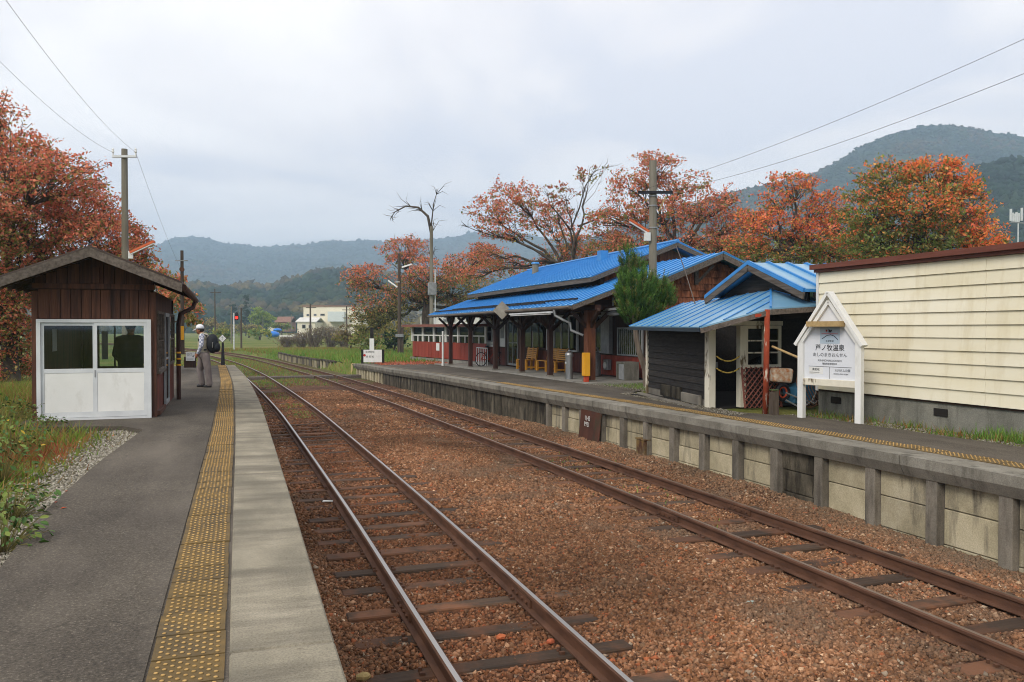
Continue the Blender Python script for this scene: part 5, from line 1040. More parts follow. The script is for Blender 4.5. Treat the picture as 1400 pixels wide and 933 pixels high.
# ------------------------------------------------------------------ poles, lamps, signals and signs
def pole(name, px, pyb, pyt, D, rpx, mat, label, group=None, taper=.75):
    b = atd(px, pyb, D); k = D/F; o = empty(name, b, label, 'utility pole' if 'pole' in name else 'post', group)
    MB().cyl((0, 0, -.4), (0, 0, (pyb-pyt)*k), rpx*k, rpx*k*taper, 12).build('shaft', mat, o, smooth=False); return o, k
def arm(o, p0, p1, w_, mat, name='crossarm'): return MB().bar(p0, p1, w_, w_).build(name, mat, o)
def insul(o, p, r=.04): MB().lathe([(r*.4, -.1), (r*.5, 0), (r, .03), (r*.7, .08), (r*.9, .1), (r*.3, .14)], p, 8).build('insulator', M['white'], o)
RT3 = np.array([RT[0], RT[1], 0])
o, k = pole('utility_pole', 172, 475, 205, 24.0, 5.2, M['pole'], 'tall concrete utility pole with a short crossarm rising behind the waiting hut'); ULP = np.array(o.location); hU = 270*k
cz_ = (475-216)*k; arm(o, -RT3*.34+[0, -.1, cz_], RT3*.36+[0, -.1, cz_], .06, M['alu']); lw = [ULP+(-RT3*.32)+[0, -.1, cz_+.12], ULP+RT3*.34+[0, -.1, cz_+.12]]
for s_ in (-.32, .34): insul(o, RT3*s_+np.array([0, -.1, cz_+.1]), .04)
lz = (475-352)*k; lb_ = MB().box(.10, .22, -.2, -.05, lz-.05, lz+.17).build('lamp_box', M['white'], o); q0, q1 = RT3*.18+np.array([0, -.2, lz+.12]), RT3*.88+np.array([0, -.35, lz+.42])
MB().bar(q0, q1, .09, .07).build('lamp_hood', M['orangelamp'], lb_); MB().bar(q0+[0, 0, -.05], q1+[0, 0, -.05], .06, .035).build('lamp_tube', M['tubelamp'], lb_)
o, k = pole('timber_pole', 249.5, 470, 343, 31, 2.7, M['woodpole'], 'short stub of an old timber pole with bolts behind the waiting hut'); hz = (470-357)*k
arm(o, -RT3*.25+[0, -.08, hz], RT3*.22+[0, -.08, hz], .035, M['greymetal']); MB().cyl((.0, -.2, hz-.33), (.0, .05, hz-.33), .09, n=10).build('bracket', M['rail'], o); MB().box(-.07, .06, -.13, -.10, (470-465)*k, (470-446)*k).build('yellow_plate', M['yellow'], o)
# right-hand pole between the shed and the station
o, k = pole('utility_pole', 892, 528, 221, 22.0, 6.0, M['pole'], 'concrete utility pole with dark crossarm and lamp between the shed and the station', None, .82); URP = np.array(o.location); hz = (528-265)*k
arm(o, -RT3*.46+[0, -.13, hz], RT3*.46+[0, -.13, hz], .07, M['black']); MB().bar(RT3*.3+np.array([0, -.1, hz-.1]), RT3*.1+np.array([0, -.1, hz-.5]), .03, .03).build('arm_brace', M['tan'], o)
for hh_ in (258, 245, 215, 140, 60): MB().cyl((0, 0, hh_*k), (0, 0, hh_*k+.03), 6.3*k, n=12).build('pole_band', M['greymetal'], o)
lz = (528-328)*k; lb_ = MB().box(-.26, -.13, -.12, .02, lz-.05, lz+.17).build('lamp_box', M['white'], o); q0, q1 = -RT3*.16+np.array([0, -.1, lz+.2]), -RT3*.72+np.array([0, -.2, lz+.5])
MB().bar(q0, q1, .10, .06).build('lamp_hood', M['orangelamp'], lb_); MB().bar(q0+[0, 0, -.05], q1+[0, 0, -.05], .06, .035).build('lamp_tube', M['tubelamp'], lb_)
MB().box(-.13, -.11, -.08, .0, (528-385)*k, (528-370)*k).build('number_plate', M['white'], o)
def wire(p, q, sag, label):
    p, q = np.array(p), np.array(q); ts = np.linspace(0, 1, 24); o = empty('overhead_wire', p, label, 'wire', 'overhead wires'); MB().tube([p+(q-p)*t-np.array([0, 0, 4*sag*t*(1-t)])-p for t in ts], .0036, 4).build('wire', M['black'], o)
wire(lw[0], atd(-120, -40, 9), .25, 'lower wire running up left from the concrete pole behind the hut'); wire(lw[1], atd(-60, -95, 9), .25, 'upper wire running up left from the concrete pole behind the hut')
wz = URP+np.array([0, -.13, hz+.05]); wire(wz-RT3*.42, atd(1520, -2, 11), .2, 'upper wire running up right from the pole beside the station'); wire(wz+RT3*.42, atd(1520, 52, 10), .2, 'lower wire running up right from the pole beside the station')
wire(lw[1], atd(262, 392, 60), .5, 'thin wire dropping from the hut pole towards the valley')
# poles by the far end
o, k = pole('timber_pole', 546, 481, 347, 70, 2.6, M['woodpole'], 'dark timber pole with two tube lamps near the direction board'); arm(o, -RT3*.35+[0, -.2, 95*k], RT3*.0+[0, -.2, 95*k], .06, M['white'], 'lamp_bracket')
for z0, z1, s_ in ((88, 97, -1), (115, 119, 1)): MB().bar(RT3*s_*.2+np.array([0, -.2, z0*k]), RT3*s_*1.0+np.array([0, -.3, z1*k]), .12, .12).build('tube_lamp', M['tubelamp'], o)
MB().box(-.3, .3, -.3, .2, 20*k, 24*k).build('junction_box', M['greymetal'], o); MB().cyl((.25, .0, -.3), (.25, 0, 33*k), .12, n=8).build('side_stub', M['woodpole'], o)
o, k = pole('utility_pole', 590, 470, 310, 66, 3.0, M['pole'], 'pale concrete pole with a grey transformer box above the red shelter'); MB().box(-.35, .32, -.45, -.15, (470-404)*k, (470-387)*k).build('transformer_box', M['greymetal'], o, bevel=.04); MB().cyl((.28, -.1, 10*k), (.28, -.1, 102*k), .05, n=6).build('conduit', M['alu'], o); wire(np.array(o.location)+[0.2, 0, 100*k], (12.5, 41, 3.8), .3, 'service wire from the transformer pole to the station roof')
for (px, yb_, yt, D, r, mt, lab) in ((294, 449, 395, 130, .9, 'woodpole', 'thin dark pole standing left of the red signal in the field'), (316.5, 466, 419, 112, 1.1, 'pole', 'grey concrete pole just left of the red signal'), (330, 478.5, 421, 96, 1.3, 'woodpole', 'dark timber pole just right of the red signal'), (398.5, 450.5, 430, 230, .6, 'pole', 'pale slim pole left of the cream factory'), (424.5, 474, 416, 120, 1.4, 'woodpole', 'timber pole with crossarm in front of the cream factory'), (474, 474, 419, 110, 1.1, 'woodpole', 'slim timber pole at the right end of the cream factory'), (343.5, 444, 425, 300, .5, 'pole', 'slim pale pole in front of the yellow-green tree'), (359.5, 448, 432, 280, .5, 'pole', 'slim pole right of the yellow-green tree')):
    o, k = pole('field_pole', px, yb_, yt, D, r, M[mt], lab, 'poles across the field')
    if px in (424.5, 294, 474): arm(o, -RT3*6*k+[0, 0, (yb_-yt-5)*k], RT3*8*k+[0, 0, (yb_-yt-5)*k], 1.0*k, M['woodpole'])
# light signal
b = atd(320, 482, 92); k = 92/F; o = empty('light_signal', b, 'railway light signal showing a red light in the field beyond the platform', 'signal'); MB().cyl((0, 0, -.5), (0, 0, 54*k), .9*k, .8*k, 8).build('mast', M['alu'], o)
hd = MB().prism([(x*k, -.12, z*k) for x, z in ((1.2, 44), (5.6, 44), (6, 47), (5.8, 52), (4.6, 54.6), (2.4, 54.6), (1.2, 52))], (0, .3, 0)).build('signal_head', M['black'], o); MB().cyl((3.4*k, -.14, 47.3*k), (3.4*k, -.2, 47.3*k), 1.5*k, n=14).build('red_lens', M['redlamp'], hd); MB().cyl((3.4*k, -.13, 47.3*k), (3.4*k, -.15, 47.3*k), 2.2*k, n=14).build('lens_hood', M['red'], hd)
m = MB()
for z in range(4, 42, 4): m.box(-1.4*k, 1.4*k, -.05, .05, z*k, z*k+.04)
m.build('ladder_rungs', M['alu'], o); MB().cyl((6.5*k, .2, 20*k), (6.5*k, .2, 62*k), .4*k, n=6).build('side_mast', M['pole'], o)
# diamond sign post at the platform end
b = atz(304.8, 499.5, .86); k = float((b-C0)@FW)/F; o = empty('diamond_sign', b, 'white diamond sign on a black post at the end of the left platform', 'sign', rz=-YAW); MB().hexa([(-.09, -.06, -.6), (.09, -.06, -.6), (.09, .06, -.6), (-.09, .06, -.6)], [(-.035, -.03, 31*k), (.035, -.03, 31*k), (.035, .03, 31*k), (-.035, .03, 31*k)]).build('post', M['black'], o)
pl_ = MB().prism([(-5.2*k, -.05, 36.5*k), (0, -.05, 31.3*k), (5.2*k, -.05, 36.5*k), (0, -.05, 41.7*k)], (0, .015, 0)).build('plate', M['white'], o); text('停\n止', pl_, Matrix(((1, 0, 0, 0), (0, 0, -1, -.052), (0, 1, 0, 36.5*k), (0, 0, 0, 1))), 2.6*k, M['greyink'])
MB().prism([(-5.8*k, -.033, 36.5*k), (0, -.033, 30.7*k), (5.8*k, -.033, 36.5*k), (0, -.033, 42.3*k)], (0, .012, 0)).build('backing', M['dark'], o)
# exit notice beside the hut
b = atd(260.5, 500, 30); k = 30/F; o = empty('exit_notice', b, 'white exit notice board on a dark low fence beyond the hut', 'sign', rz=-YAW); MB().box(-6*k, 6.2*k, -.03, 0, 6.5*k, 18.5*k).build('board', M['white'], o)
text('出口', o, Matrix(((1, 0, 0, -1*k), (0, 0, -1, -.033), (0, 1, 0, 15.2*k), (0, 0, 0, 1))), 4*k, M['ink']); MB().prism([(2.6*k, -.036, 12.8*k), (4.8*k, -.036, 11.6*k), (4.8*k, -.036, 14*k)], (0, .004, 0)).build('arrow', M['ink'], o)
for z in (9.2, 8): MB().box(-5*k, 4*k, -.034, -.031, z*k, z*k+.3*k).build('small_print', M['greyink'], o)
m = MB(); m.box(-9*k, 7*k, .01, .06, -3*k, 12*k); m.build('fence_panel', M['darkwood'], o)
# small white post sign by the trees
b = atd(508.5, 481, 68); k = 68/F; o = empty('post_sign', b, 'narrow white notice on a black post behind the direction board', 'sign', rz=-YAW); MB().box(-2.2*k, 2.4*k, -.06, 0, -.3, 33*k).build('post', M['dark'], o); MB().box(-3*k, 3.2*k, -.1, -.061, 2*k, 18*k).build('plate', M['white'], o)
# ------------------------------------------------------------------ trees
def leaves(P, size, cols, droop=.3):
    n = len(P); a = rng.normal(0, 1, (n, 3)); a[:, 2] -= droop; a /= np.linalg.norm(a, axis=1)[:, None]; b = np.cross(a, rng.normal(0, 1, (n, 3))); b /= np.linalg.norm(b, axis=1)[:, None]+1e-9
    s = size*rng.uniform(.45, 1.5, n)[:, None]; c = np.cross(a, b)*s*.12
    V = np.stack([P-a*s*.5, P+b*s*.3+c, P+a*s*.5, P-b*s*.3+c], 1).reshape(-1, 3); Fa = np.arange(4*n).reshape(-1, 4)
    return V, Fa, np.repeat(cols, 4, 0)
def pal(*h): return np.array([lin(x) for x in h])
REDS = pal('bb6450', 'cc7860', 'a85c44', 'd28868', 'b8744e', 'c88468', 'a87c54'); ORNG = pal('d67a42', 'e28c54', 'c8683a', 'dc7654', 'd09a54'); OLIV = pal('807c44', '6f7038', '8c824a', '626a34', '988a54'); GRN = pal('617838', '728642', '80904a', '546838')
def tree(name, label, base, D, pads, leaf, dens, trunk_r, fork, hot, cool, group=None, mat_bark='bark', bare=(), clump=.34, cat='tree'):
    """pads: (px, py, rx, ry, depth offset, share of hot colour); limbs run from the fork into each pad, twigs and leaf clumps fill it"""
    base = np.array(base, float); o = empty(name, base, label, cat, group); k = D/F; m = MB(); fork = np.array(fork, float)
    def limb(p, q, r0, r1, n=8, wob=.12):
        L = np.linalg.norm(q-p); off = rng.normal(0, wob*L*.5, 3); off[2] = abs(off[2])*.5
        pts = [p+(q-p)*t+off*math.sin(PI*t)*.8+rng.normal(0, .02*L, 3)*(0 < t < 1) for t in np.linspace(0, 1, n)]; m.tube(pts, list(np.linspace(r0, r1, n)), 6); return pts
    limb(base-[0, 0, .3], fork, trunk_r, trunk_r*.75, 7, .06); LP = []; LC = []
    for i, (px, py, rx, ry, dd, h) in enumerate(pads):
        c = atd(px, py, D+dd); a, b = rx*k, ry*k; dep = (a+b)/2*1.0
        tgt = c-np.array([0, 0, b*.35]); main = limb(fork+rng.normal(0, .1, 3), tgt, trunk_r*.36, trunk_r*.09, 9, .14)
        nt_ = max(5, int(a*b*2.2)); 
        for j in range(nt_):
            u = rng.normal(0, 1, 3); u /= np.linalg.norm(u); u *= rng.uniform(.55, 1.)**.5
            q = c+RT*u[0]*a+np.array([0, 0, 1])*u[2]*b+FW*u[1]*dep; s0 = main[rng.integers(4, 9)]; tw = limb(s0, q, trunk_r*.07, trunk_r*.02, 6, .16)
            for e_ in range(2):
                s1 = tw[rng.integers(2, 6)]; q2 = s1+(q-s1)*.4+rng.normal(0, .22*min(a, b), 3); limb(s1, q2, trunk_r*.04, trunk_r*.012, 4, .1)
        nc = max(4, int(dens*2*PI*a*b/(.15*leaf**2)/26)); u = rng.normal(0, 1, (nc, 3)); u /= np.linalg.norm(u, axis=1)[:, None]; u *= (rng.uniform(.12, 1, nc)**.42)[:, None]
        cc = c+u[:, :1]*a*RT+u[:, 2:]*b*np.array([0, 0, 1])+u[:, 1:2]*dep*FW; nl = 26
        ax = rng.normal(0, 1, (nc, 3))*np.array([1, 1, .35])+np.array([0, 0, -.25]); ax *= (clump*rng.uniform(1.2, 2.6, (nc, 1)))/np.linalg.norm(ax, axis=1)[:, None]; tl = rng.uniform(-.5, .5, (nc*nl, 1)); [(m.tube([cc[q_]-ax[q_]*.5, cc[q_]+[0, 0, .03], cc[q_]+ax[q_]*.5], [trunk_r*.035, trunk_r*.025, trunk_r*.012], 3), (m.tube([main[6+q_ % 3], (main[6+q_ % 3]+cc[q_])/2+rng.normal(0, .08, 3), cc[q_]-ax[q_]*.5], [trunk_r*.05, trunk_r*.04, trunk_r*.03], 3) if q_ % 3 == 0 else None)) for q_ in range(nc)]; pts = np.repeat(cc, nl, 0)+np.repeat(ax, nl, 0)*tl+rng.normal(0, 1, (nc*nl, 3))*np.array([clump, clump, clump*.7])*.26; hh_ = np.clip(h+.35*u[:, 2]+fbm(cc[:, 0]+cc[:, 1]*.7, cc[:, 2], 1.6, 3, 3)*1.3, 0, 1)
        hot_ = rng.random(nc*nl) < np.repeat(hh_*.85, nl); col = np.where(hot_[:, None], hot[rng.integers(0, len(hot), nc*nl)], cool[rng.integers(0, len(cool), nc*nl)])*rng.uniform(1.1, 1.75, (nc*nl, 1)); LP.append(pts); LC.append(col)
    for pts_ in bare:                       # bare limbs that stand clear of the leaves
        w3 = [atd(x, y, D+(d_ if True else 0)) for x, y, d_ in pts_]; n = len(w3); m.tube(w3, list(np.linspace(trunk_r*.30, trunk_r*.035, n)), 6)
        for j in range(2, n):
            for e_ in range(6):
                q = w3[j]+rng.normal(0, .026*D*.35, 3); q[2] = w3[j][2]+abs(q[2]-w3[j][2])*rng.choice([1, -.3]); m.tube([w3[j-1]+(w3[j]-w3[j-1])*.6, (w3[j]+q)/2+rng.normal(0, .06, 3), q], [trunk_r*.06, trunk_r*.035, trunk_r*.012], 4)
    tr = m.build('trunk', M[mat_bark], o, fix=False, smooth=True); tr.location = -base
    if LP:
        V, Fa, cc = leaves(np.concatenate(LP), leaf, np.concatenate(LC)); cr_ = raw('crown', V, Fa, M['leaf'], o, cols=cc); cr_.location = -base
    return o
def gz_at(p): return float(gh(np.array(p[0]), np.array(p[1])))
def gbase(px, D): p = atd(px, 450, D); p[2] = gz_at(p); return p
b = gbase(20, 25)
tree('cherry_tree', 'large red autumn cherry tree filling the left edge behind the hut', b, 25, [(-60, 190, 70, 60, 1, .9), (20, 215, 62, 42, 0, .9), (75, 240, 62, 34, -1, .9), (30, 300, 75, 50, 0, .85), (110, 285, 55, 45, 1, .85), (130, 330, 58, 38, 0, .8), (172, 330, 30, 40, 1.5, .7), (60, 370, 70, 40, 1, .55), (-40, 300, 70, 60, -2, .8), (-20, 410, 62, 45, -1, .55), (25, 455, 38, 36, 0, .75), (-20, 500, 50, 36, 0, .65), (30, 505, 22, 28, 1, .6), (18, 380, 30, 40, -1, .6), (180, 355, 30, 28, 2, .45), (-5, 150, 26, 25, 0, .9)], .095, .72, .26, atd(10, 420, 25), REDS, np.concatenate([OLIV, OLIV, REDS[:2]]), 'autumn cherry trees')
b = gbase(215, 42); tree('cherry_tree', 'small red-leaved tree peeping over the hut roof beside the timber pole', b, 42, [(238, 400, 22, 26, 0, .8), (215, 380, 18, 20, 1, .8), (262, 425, 12, 22, 0, .6), (205, 425, 25, 25, 0, .5)], .16, 1.2, .16, atd(225, 440, 42), REDS, OLIV, 'autumn cherry trees')
b = gbase(580, 74); tree('cherry_tree', 'broad cherry tree with a dead bare top behind the red shelter', b, 74, [(500, 382, 36, 22, 0, .85), (552, 345, 36, 24, 1, .9), (588, 375, 42, 26, -2, .8), (520, 420, 44, 24, -1, .18), (640, 362, 36, 20, 2, .75), (625, 395, 45, 26, 1, .15), (560, 405, 40, 20, 0, .45), (640, 420, 40, 18, 2, .4), (500, 445, 28, 20, 0, .02), (668, 350, 28, 18, 2, .7)], .19, .5, .5, atd(585, 415, 74), REDS, np.concatenate([OLIV, pal('3e4426', '565a33')]), 'autumn cherry trees',
     bare=([(585, 430, 0), (588, 380, 0), (590, 340, 0), (590, 305, 0), (593, 278, 0), (599, 258, 0)], [(590, 320, 0), (585, 296, 0), (572, 284, 0), (555, 282, 0), (540, 290, 0), (533, 300, 0)]), clump=.6)
b = gbase(805, 56); tree('cherry_tree', 'leaning red cherry tree with open crown above the left end of the station roof', b, 56, [(668, 285, 28, 20, 0, .95), (705, 268, 36, 22, 0, .95), (690, 312, 40, 20, 0, .9), (745, 295, 36, 26, 1, .9), (665, 345, 22, 14, 0, .8), (775, 330, 34, 24, 0, .8), (760, 360, 40, 20, 1, .55), (720, 385, 40, 16, 1, .3), (650, 375, 30, 16, 4, .6), (690, 362, 40, 16, 3, .6), (790, 375, 40, 14, 3, .4), (820, 352, 36, 26, 1, .55)], .16, .40, .34, atd(770, 365, 56), REDS, OLIV, 'autumn cherry trees',
     bare=([(775, 372, 0), (738, 345, 0), (705, 330, 0), (672, 322, 0), (650, 315, 0), (633, 308, 0)],), clump=.55)
b = gbase(800, 52); tree('cherry_tree', 'half-bare cherry tree with thin branches against the sky behind the station', b, 52, [(772, 260, 22, 18, 0, .7), (805, 238, 26, 14, 0, .45), (762, 285, 22, 14, 0, .8)], .17, .2, .24, atd(785, 350, 52), pal('9c5a48', '8d5a4a', 'a86a52'), OLIV, 'autumn cherry trees',
     bare=([(785, 350, 0), (780, 315, 0), (792, 285, 0), (800, 255, 0), (812, 235, 0), (832, 228, 0)], [(780, 315, 0), (765, 295, 0), (752, 280, 0), (748, 262, 0)], [(790, 310, 0), (815, 300, 0), (838, 285, 0), (850, 278, 0)]), clump=.45)
b = gbase(925, 47); tree('cherry_tree', 'spreading red cherry tree behind the concrete pole and blue gables', b, 47, [(895, 222, 36, 14, 0, .95), (860, 252, 36, 18, 0, .95), (925, 250, 46, 18, 1, .95), (850, 290, 40, 18, 0, .7), (905, 290, 44, 24, 0, .9), (960, 285, 46, 22, 0, .95), (1000, 305, 36, 22, 0, .9), (940, 330, 52, 24, 0, .85), (870, 335, 46, 24, 1, .5), (1000, 335, 36, 22, 1, .6), (825, 300, 30, 16, 2, .7), (830, 330, 36, 18, 3, .5), (990, 270, 24, 12, 0, .9)], .145, .48, .36, atd(925, 350, 47), REDS, OLIV, 'autumn cherry trees', clump=.5)
b = gbase(1075, 43); tree('cherry_tree', 'orange-red cherry tree between the red tree and the round green-orange one', b, 43, [(1085, 250, 40, 16, 0, .9), (1060, 275, 26, 14, 0, .9), (1125, 280, 40, 20, 0, .9), (1060, 310, 46, 24, 0, .7), (1110, 320, 46, 26, 0, .75), (1020, 335, 36, 22, 0, .6), (1080, 348, 50, 18, 0, .4), (1150, 345, 36, 18, 0, .4), (1150, 310, 30, 24, 2, .5), (1030, 300, 30, 16, 1, .8)], .14, .55, .34, atd(1075, 345, 43), np.concatenate([ORNG, REDS[:3]]), np.concatenate([OLIV, GRN[:2]]), 'autumn cherry trees', clump=.46)
b = gbase(1240, 40); tree('cherry_tree', 'dense orange and green cherry tree above the cream building', b, 40, [(1210, 245, 40, 24, 0, .4), (1275, 235, 46, 20, 0, .75), (1310, 250, 30, 24, 0, .8), (1190, 290, 44, 34, 0, .05), (1260, 280, 54, 32, -1, .4), (1325, 285, 30, 30, 0, .7), (1200, 330, 50, 28, 0, .05), (1270, 325, 55, 30, 0, .12), (1340, 325, 36, 26, 0, .65), (1230, 350, 60, 18, 0, .5), (1350, 345, 28, 14, 0, .6)], .15, .85, .36, atd(1250, 345, 40), ORNG, np.concatenate([GRN, OLIV]), 'autumn cherry trees', clump=.44)
b = gbase(1000, 66); tree('woodland_tree', 'dull green and brown trees filling the gap low behind the blue roofs', b, 66, [(960, 345, 46, 18, 0, .3), (1040, 345, 46, 18, 0, .3), (1120, 345, 46, 16, 0, .2), (870, 350, 46, 18, 0, .3), (1180, 340, 40, 18, 0, .2)], .28, .8, .3, atd(1000, 365, 66), pal('8a6a45', '7d5b3e'), np.concatenate([OLIV, GRN]), clump=.6)
for (px, pyc, rx, ry, D, hot_, cool_, lab) in ((505, 462, 26, 16, 82, OLIV, GRN, 'low olive shrub left of the timber pole near the direction board'), (540, 462, 14, 15, 78, pal('2f4526', '3a5130'), pal('26391f'), 'dark green shrub beside the timber pole near the direction board'), (530, 448, 36, 16, 92, OLIV, pal('7d7440', '8d8148'), 'yellow-olive shrubs behind the timber pole with lamps'), (480, 455, 26, 15, 96, pal('6b5f48', '7d6c52'), OLIV, 'brownish shrub at the right end of the thicket')):
    tree('shrub', lab, gbase(px, D), D, [(px, pyc, rx, ry, 0, .5), (px+rx*.4, pyc+ry*.5, rx*.7, ry*.6, 0, .5), (px-rx*.5, pyc+ry*.4, rx*.6, ry*.6, 0, .5)], .26, .5, .12, atd(px, pyc+ry*.6, D), hot_, cool_, 'shrubs by the far platform end', clump=.5, cat='shrub')
# leafless thicket in front of the factory
for i, (px, pyt, wd) in enumerate(((392, 462, 12), (412, 456, 14), (432, 450, 16), (452, 448, 16), (470, 452, 14))):
    D = 118; bs = gbase(px, D); o = empty('bare_bush', bs, ('leftmost', 'second', 'middle', 'fourth', 'rightmost')[i]+' leafless grey-brown bush of the thicket before the factory, counted from the left', 'bush', 'bushes of the leafless thicket'); m = MB(); k = D/F; H_ = (476-pyt)*k
    for j in range(46):
        a = rng.uniform(0, 2*PI); q = np.array([math.cos(a)*wd*k*rng.uniform(.2, 1), math.sin(a)*wd*k*.6, H_*rng.uniform(.55, 1.05)]); p0_ = np.array([q[0]*.3, q[1]*.3, 0.]); mid = (p0_+q)/2+rng.normal(0, .18, 3); m.tube([p0_, mid, q], [.05, .035, .012], 3)
        for e_ in range(4): st = p0_+(q-p0_)*rng.uniform(.4, .95); m.tube([st, st+rng.normal(0, .35, 3)+[0, 0, .3]], [.022, .008], 3)
    m.build('stems', simple('grey_brown_twigs_%d' % i, '665a50', '7e7064', 1, bump=0), o, fix=False)
    n = 900; P = np.stack([rng.normal(0, wd*k*.55, n), rng.normal(0, wd*k*.4, n), H_*rng.random(n)**.7], -1); V, Fa, cc = leaves(P, .2, pal('7a6a5a', '8a7a5f', '75695c', '8c8458')[rng.integers(0, 4, n)]); raw('dry_leaves', V, Fa, M['leaf'], o, cols=cc)

# dwarf conifer by the pole: many upright sprays of needles
def conifer_bush():
    D = 21.6; k = D/F; b = atd(884, 528, D); b[2] = zR(b[1])-.05; o = empty('conifer', b, 'bushy bright green conifer on a bent grey trunk beside the concrete pole', 'tree'); m = MB(); w3 = [atd(x, y, D) for x, y in ((884, 528), (882, 505), (874, 482), (870, 462), (868, 440), (862, 400), (860, 350))]; m.tube(w3, [.09, .085, .075, .07, .06, .04, .02], 7); m.build('trunk', M['deadbark'], o, fix=False).location = -b
    pads = [(858, 368, 9, 30), (862, 405, 17, 30), (876, 400, 24, 24), (902, 404, 13, 22), (866, 428, 20, 18), (892, 428, 15, 13), (852, 398, 7, 26), (914, 412, 8, 14), (870, 378, 13, 24)]; P = []; Dr = []
    for px, py, rx, ry in pads:
        c = atd(px, py, D+rng.uniform(-.2, .2)); n = int(rx*ry*.5); u = rng.normal(0, 1, (n, 3)); u /= np.linalg.norm(u, axis=1)[:, None]; u *= (rng.uniform(.3, 1, n)**.4)[:, None]; P.append(c+u[:, :1]*rx*k*RT+u[:, 1:2]*rx*k*FW+u[:, 2:]*ry*k*np.array([0, 0, 1])); d = u*.6; d = d[:, :1]*RT+d[:, 1:2]*FW+d[:, 2:]*np.array([0, 0, .4])+np.array([0, 0, .9]); Dr.append(d)
    P = np.concatenate(P); Dr = np.concatenate(Dr); n = len(P); nl = 42; Dr = Dr/np.linalg.norm(Dr, axis=1)[:, None]; tt_ = np.tile(np.linspace(0, 1, nl), n)[:, None]; pp_ = np.repeat(P, nl, 0)+np.repeat(Dr*rng.uniform(.14, .30, (n, 1)), nl, 0)*tt_+rng.normal(0, .014, (n*nl, 3)); dd = np.repeat(Dr, nl, 0)*1.1+rng.normal(0, .55, (n*nl, 3)); dd /= np.linalg.norm(dd, axis=1)[:, None]
    s = rng.uniform(.035, .075, (n*nl, 1)); sd_ = np.cross(dd, rng.normal(0, 1, (n*nl, 3))); sd_ /= np.linalg.norm(sd_, axis=1)[:, None]; V = np.stack([pp_-sd_*.006, pp_+sd_*.006, pp_+dd*s], 1).reshape(-1, 3)
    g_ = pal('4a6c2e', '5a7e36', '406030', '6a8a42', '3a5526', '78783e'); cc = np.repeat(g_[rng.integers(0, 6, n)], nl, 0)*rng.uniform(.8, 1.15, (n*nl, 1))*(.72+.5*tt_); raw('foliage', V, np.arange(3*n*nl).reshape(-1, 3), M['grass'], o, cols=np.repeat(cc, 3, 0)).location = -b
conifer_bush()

# ------------------------------------------------------------------ grass, weeds, gravel, fallen leaves
def blades(name, X, Y, Z, h, wd, cols, label, cat, lean=.35):
    n = len(X); a = rng.uniform(0, 2*PI, n); dx_, dy_ = np.cos(a)*wd, np.sin(a)*wd; l1 = rng.normal(0, lean, n)*h; l2 = rng.normal(0, lean, n)*h; b0 = np.stack([X-dx_, Y-dy_, Z-.01], -1); b1 = np.stack([X+dx_, Y+dy_, Z-.01], -1); t = np.stack([X+l1, Y+l2, Z+h], -1)
    return raw(name, np.stack([b0, b1, t], 1).reshape(-1, 3), np.arange(3*n).reshape(-1, 3), M['grass'], cols=np.repeat(cols, 3, 0), label=label, cat=cat, kind='stuff')
GG = pal('5f8a33', '6f9640', '54762d', '86a04c', '7d8a45'); DRY = pal('9a7b4a', '8a6a3e', 'a58a58', '99603c', '7c6a3a'); RDG = pal('a35a3a', '8c4a34', '9c6a3c', '7d7a3a')
n = 60000; Y = rng.uniform(44.5, 105, n); X = xR(Y)+rng.uniform(1.9, 22, n)**1.0; ok = inview(X, Y, X*0, 20) & (fbm(X, Y, 4, 3, 77) > -.12); X, Y = X[ok], Y[ok]; cg = np.where((rng.random(len(X)) < .14+smooth(75, 105, Y)*.5)[:, None], DRY[rng.integers(0, 5, len(X))], GG[rng.integers(0, 5, len(X))]); blades('field_grass', X, Y, gh(X, Y), rng.uniform(.12, .38, len(X)), .03, cg, 'bright green grass beyond the station platform', 'grass')
n = 16000; Y = rng.uniform(37, 80, n); X = np.where(rng.random(n) < .5, xL(Y)+rng.normal(0, 1.2, n), (xL(Y)+xR(Y))/2+rng.normal(0, 1., n)); X = np.where(rng.random(n) < .3, xL(Y)-rng.uniform(1.2, 6, n), X); ok = inview(X, Y, X*0, 20); X, Y = X[ok], Y[ok]; cg = np.where((rng.random(len(X)) < .4)[:, None], DRY[rng.integers(0, 5, len(X))], GG[rng.integers(0, 5, len(X))]); blades('track_grass', X, Y, np.maximum(gh(X, Y), np.where(Y < 70, bedz(X, Y), -1)), rng.uniform(.03, .11, len(X)), .02, cg, 'thin grass growing between the tracks beyond the crossing', 'grass')
n = 2600; t_ = rng.random(n); Y = np.concatenate([rng.uniform(24, 42, 1500), rng.uniform(24, 36, 900), rng.uniform(9, 20, 200)]); X = np.concatenate([xL(Y[:1500])+.12+rng.normal(.0, .2, 1500), xL(Y[1500:2400])-1.15+rng.normal(0, .15, 900), xR(Y[2400:])+rng.normal(0, .35, 200)]); keep = fbm(X, Y, 1.4, 3, 8) > .02; X, Y = X[keep], Y[keep]; blades('track_weeds', X, Y, bedz(X, Y), rng.uniform(.03, .09, len(X)), .012, GG[rng.integers(0, 5, len(X))], 'small green weeds between the rails of the left track', 'weeds')
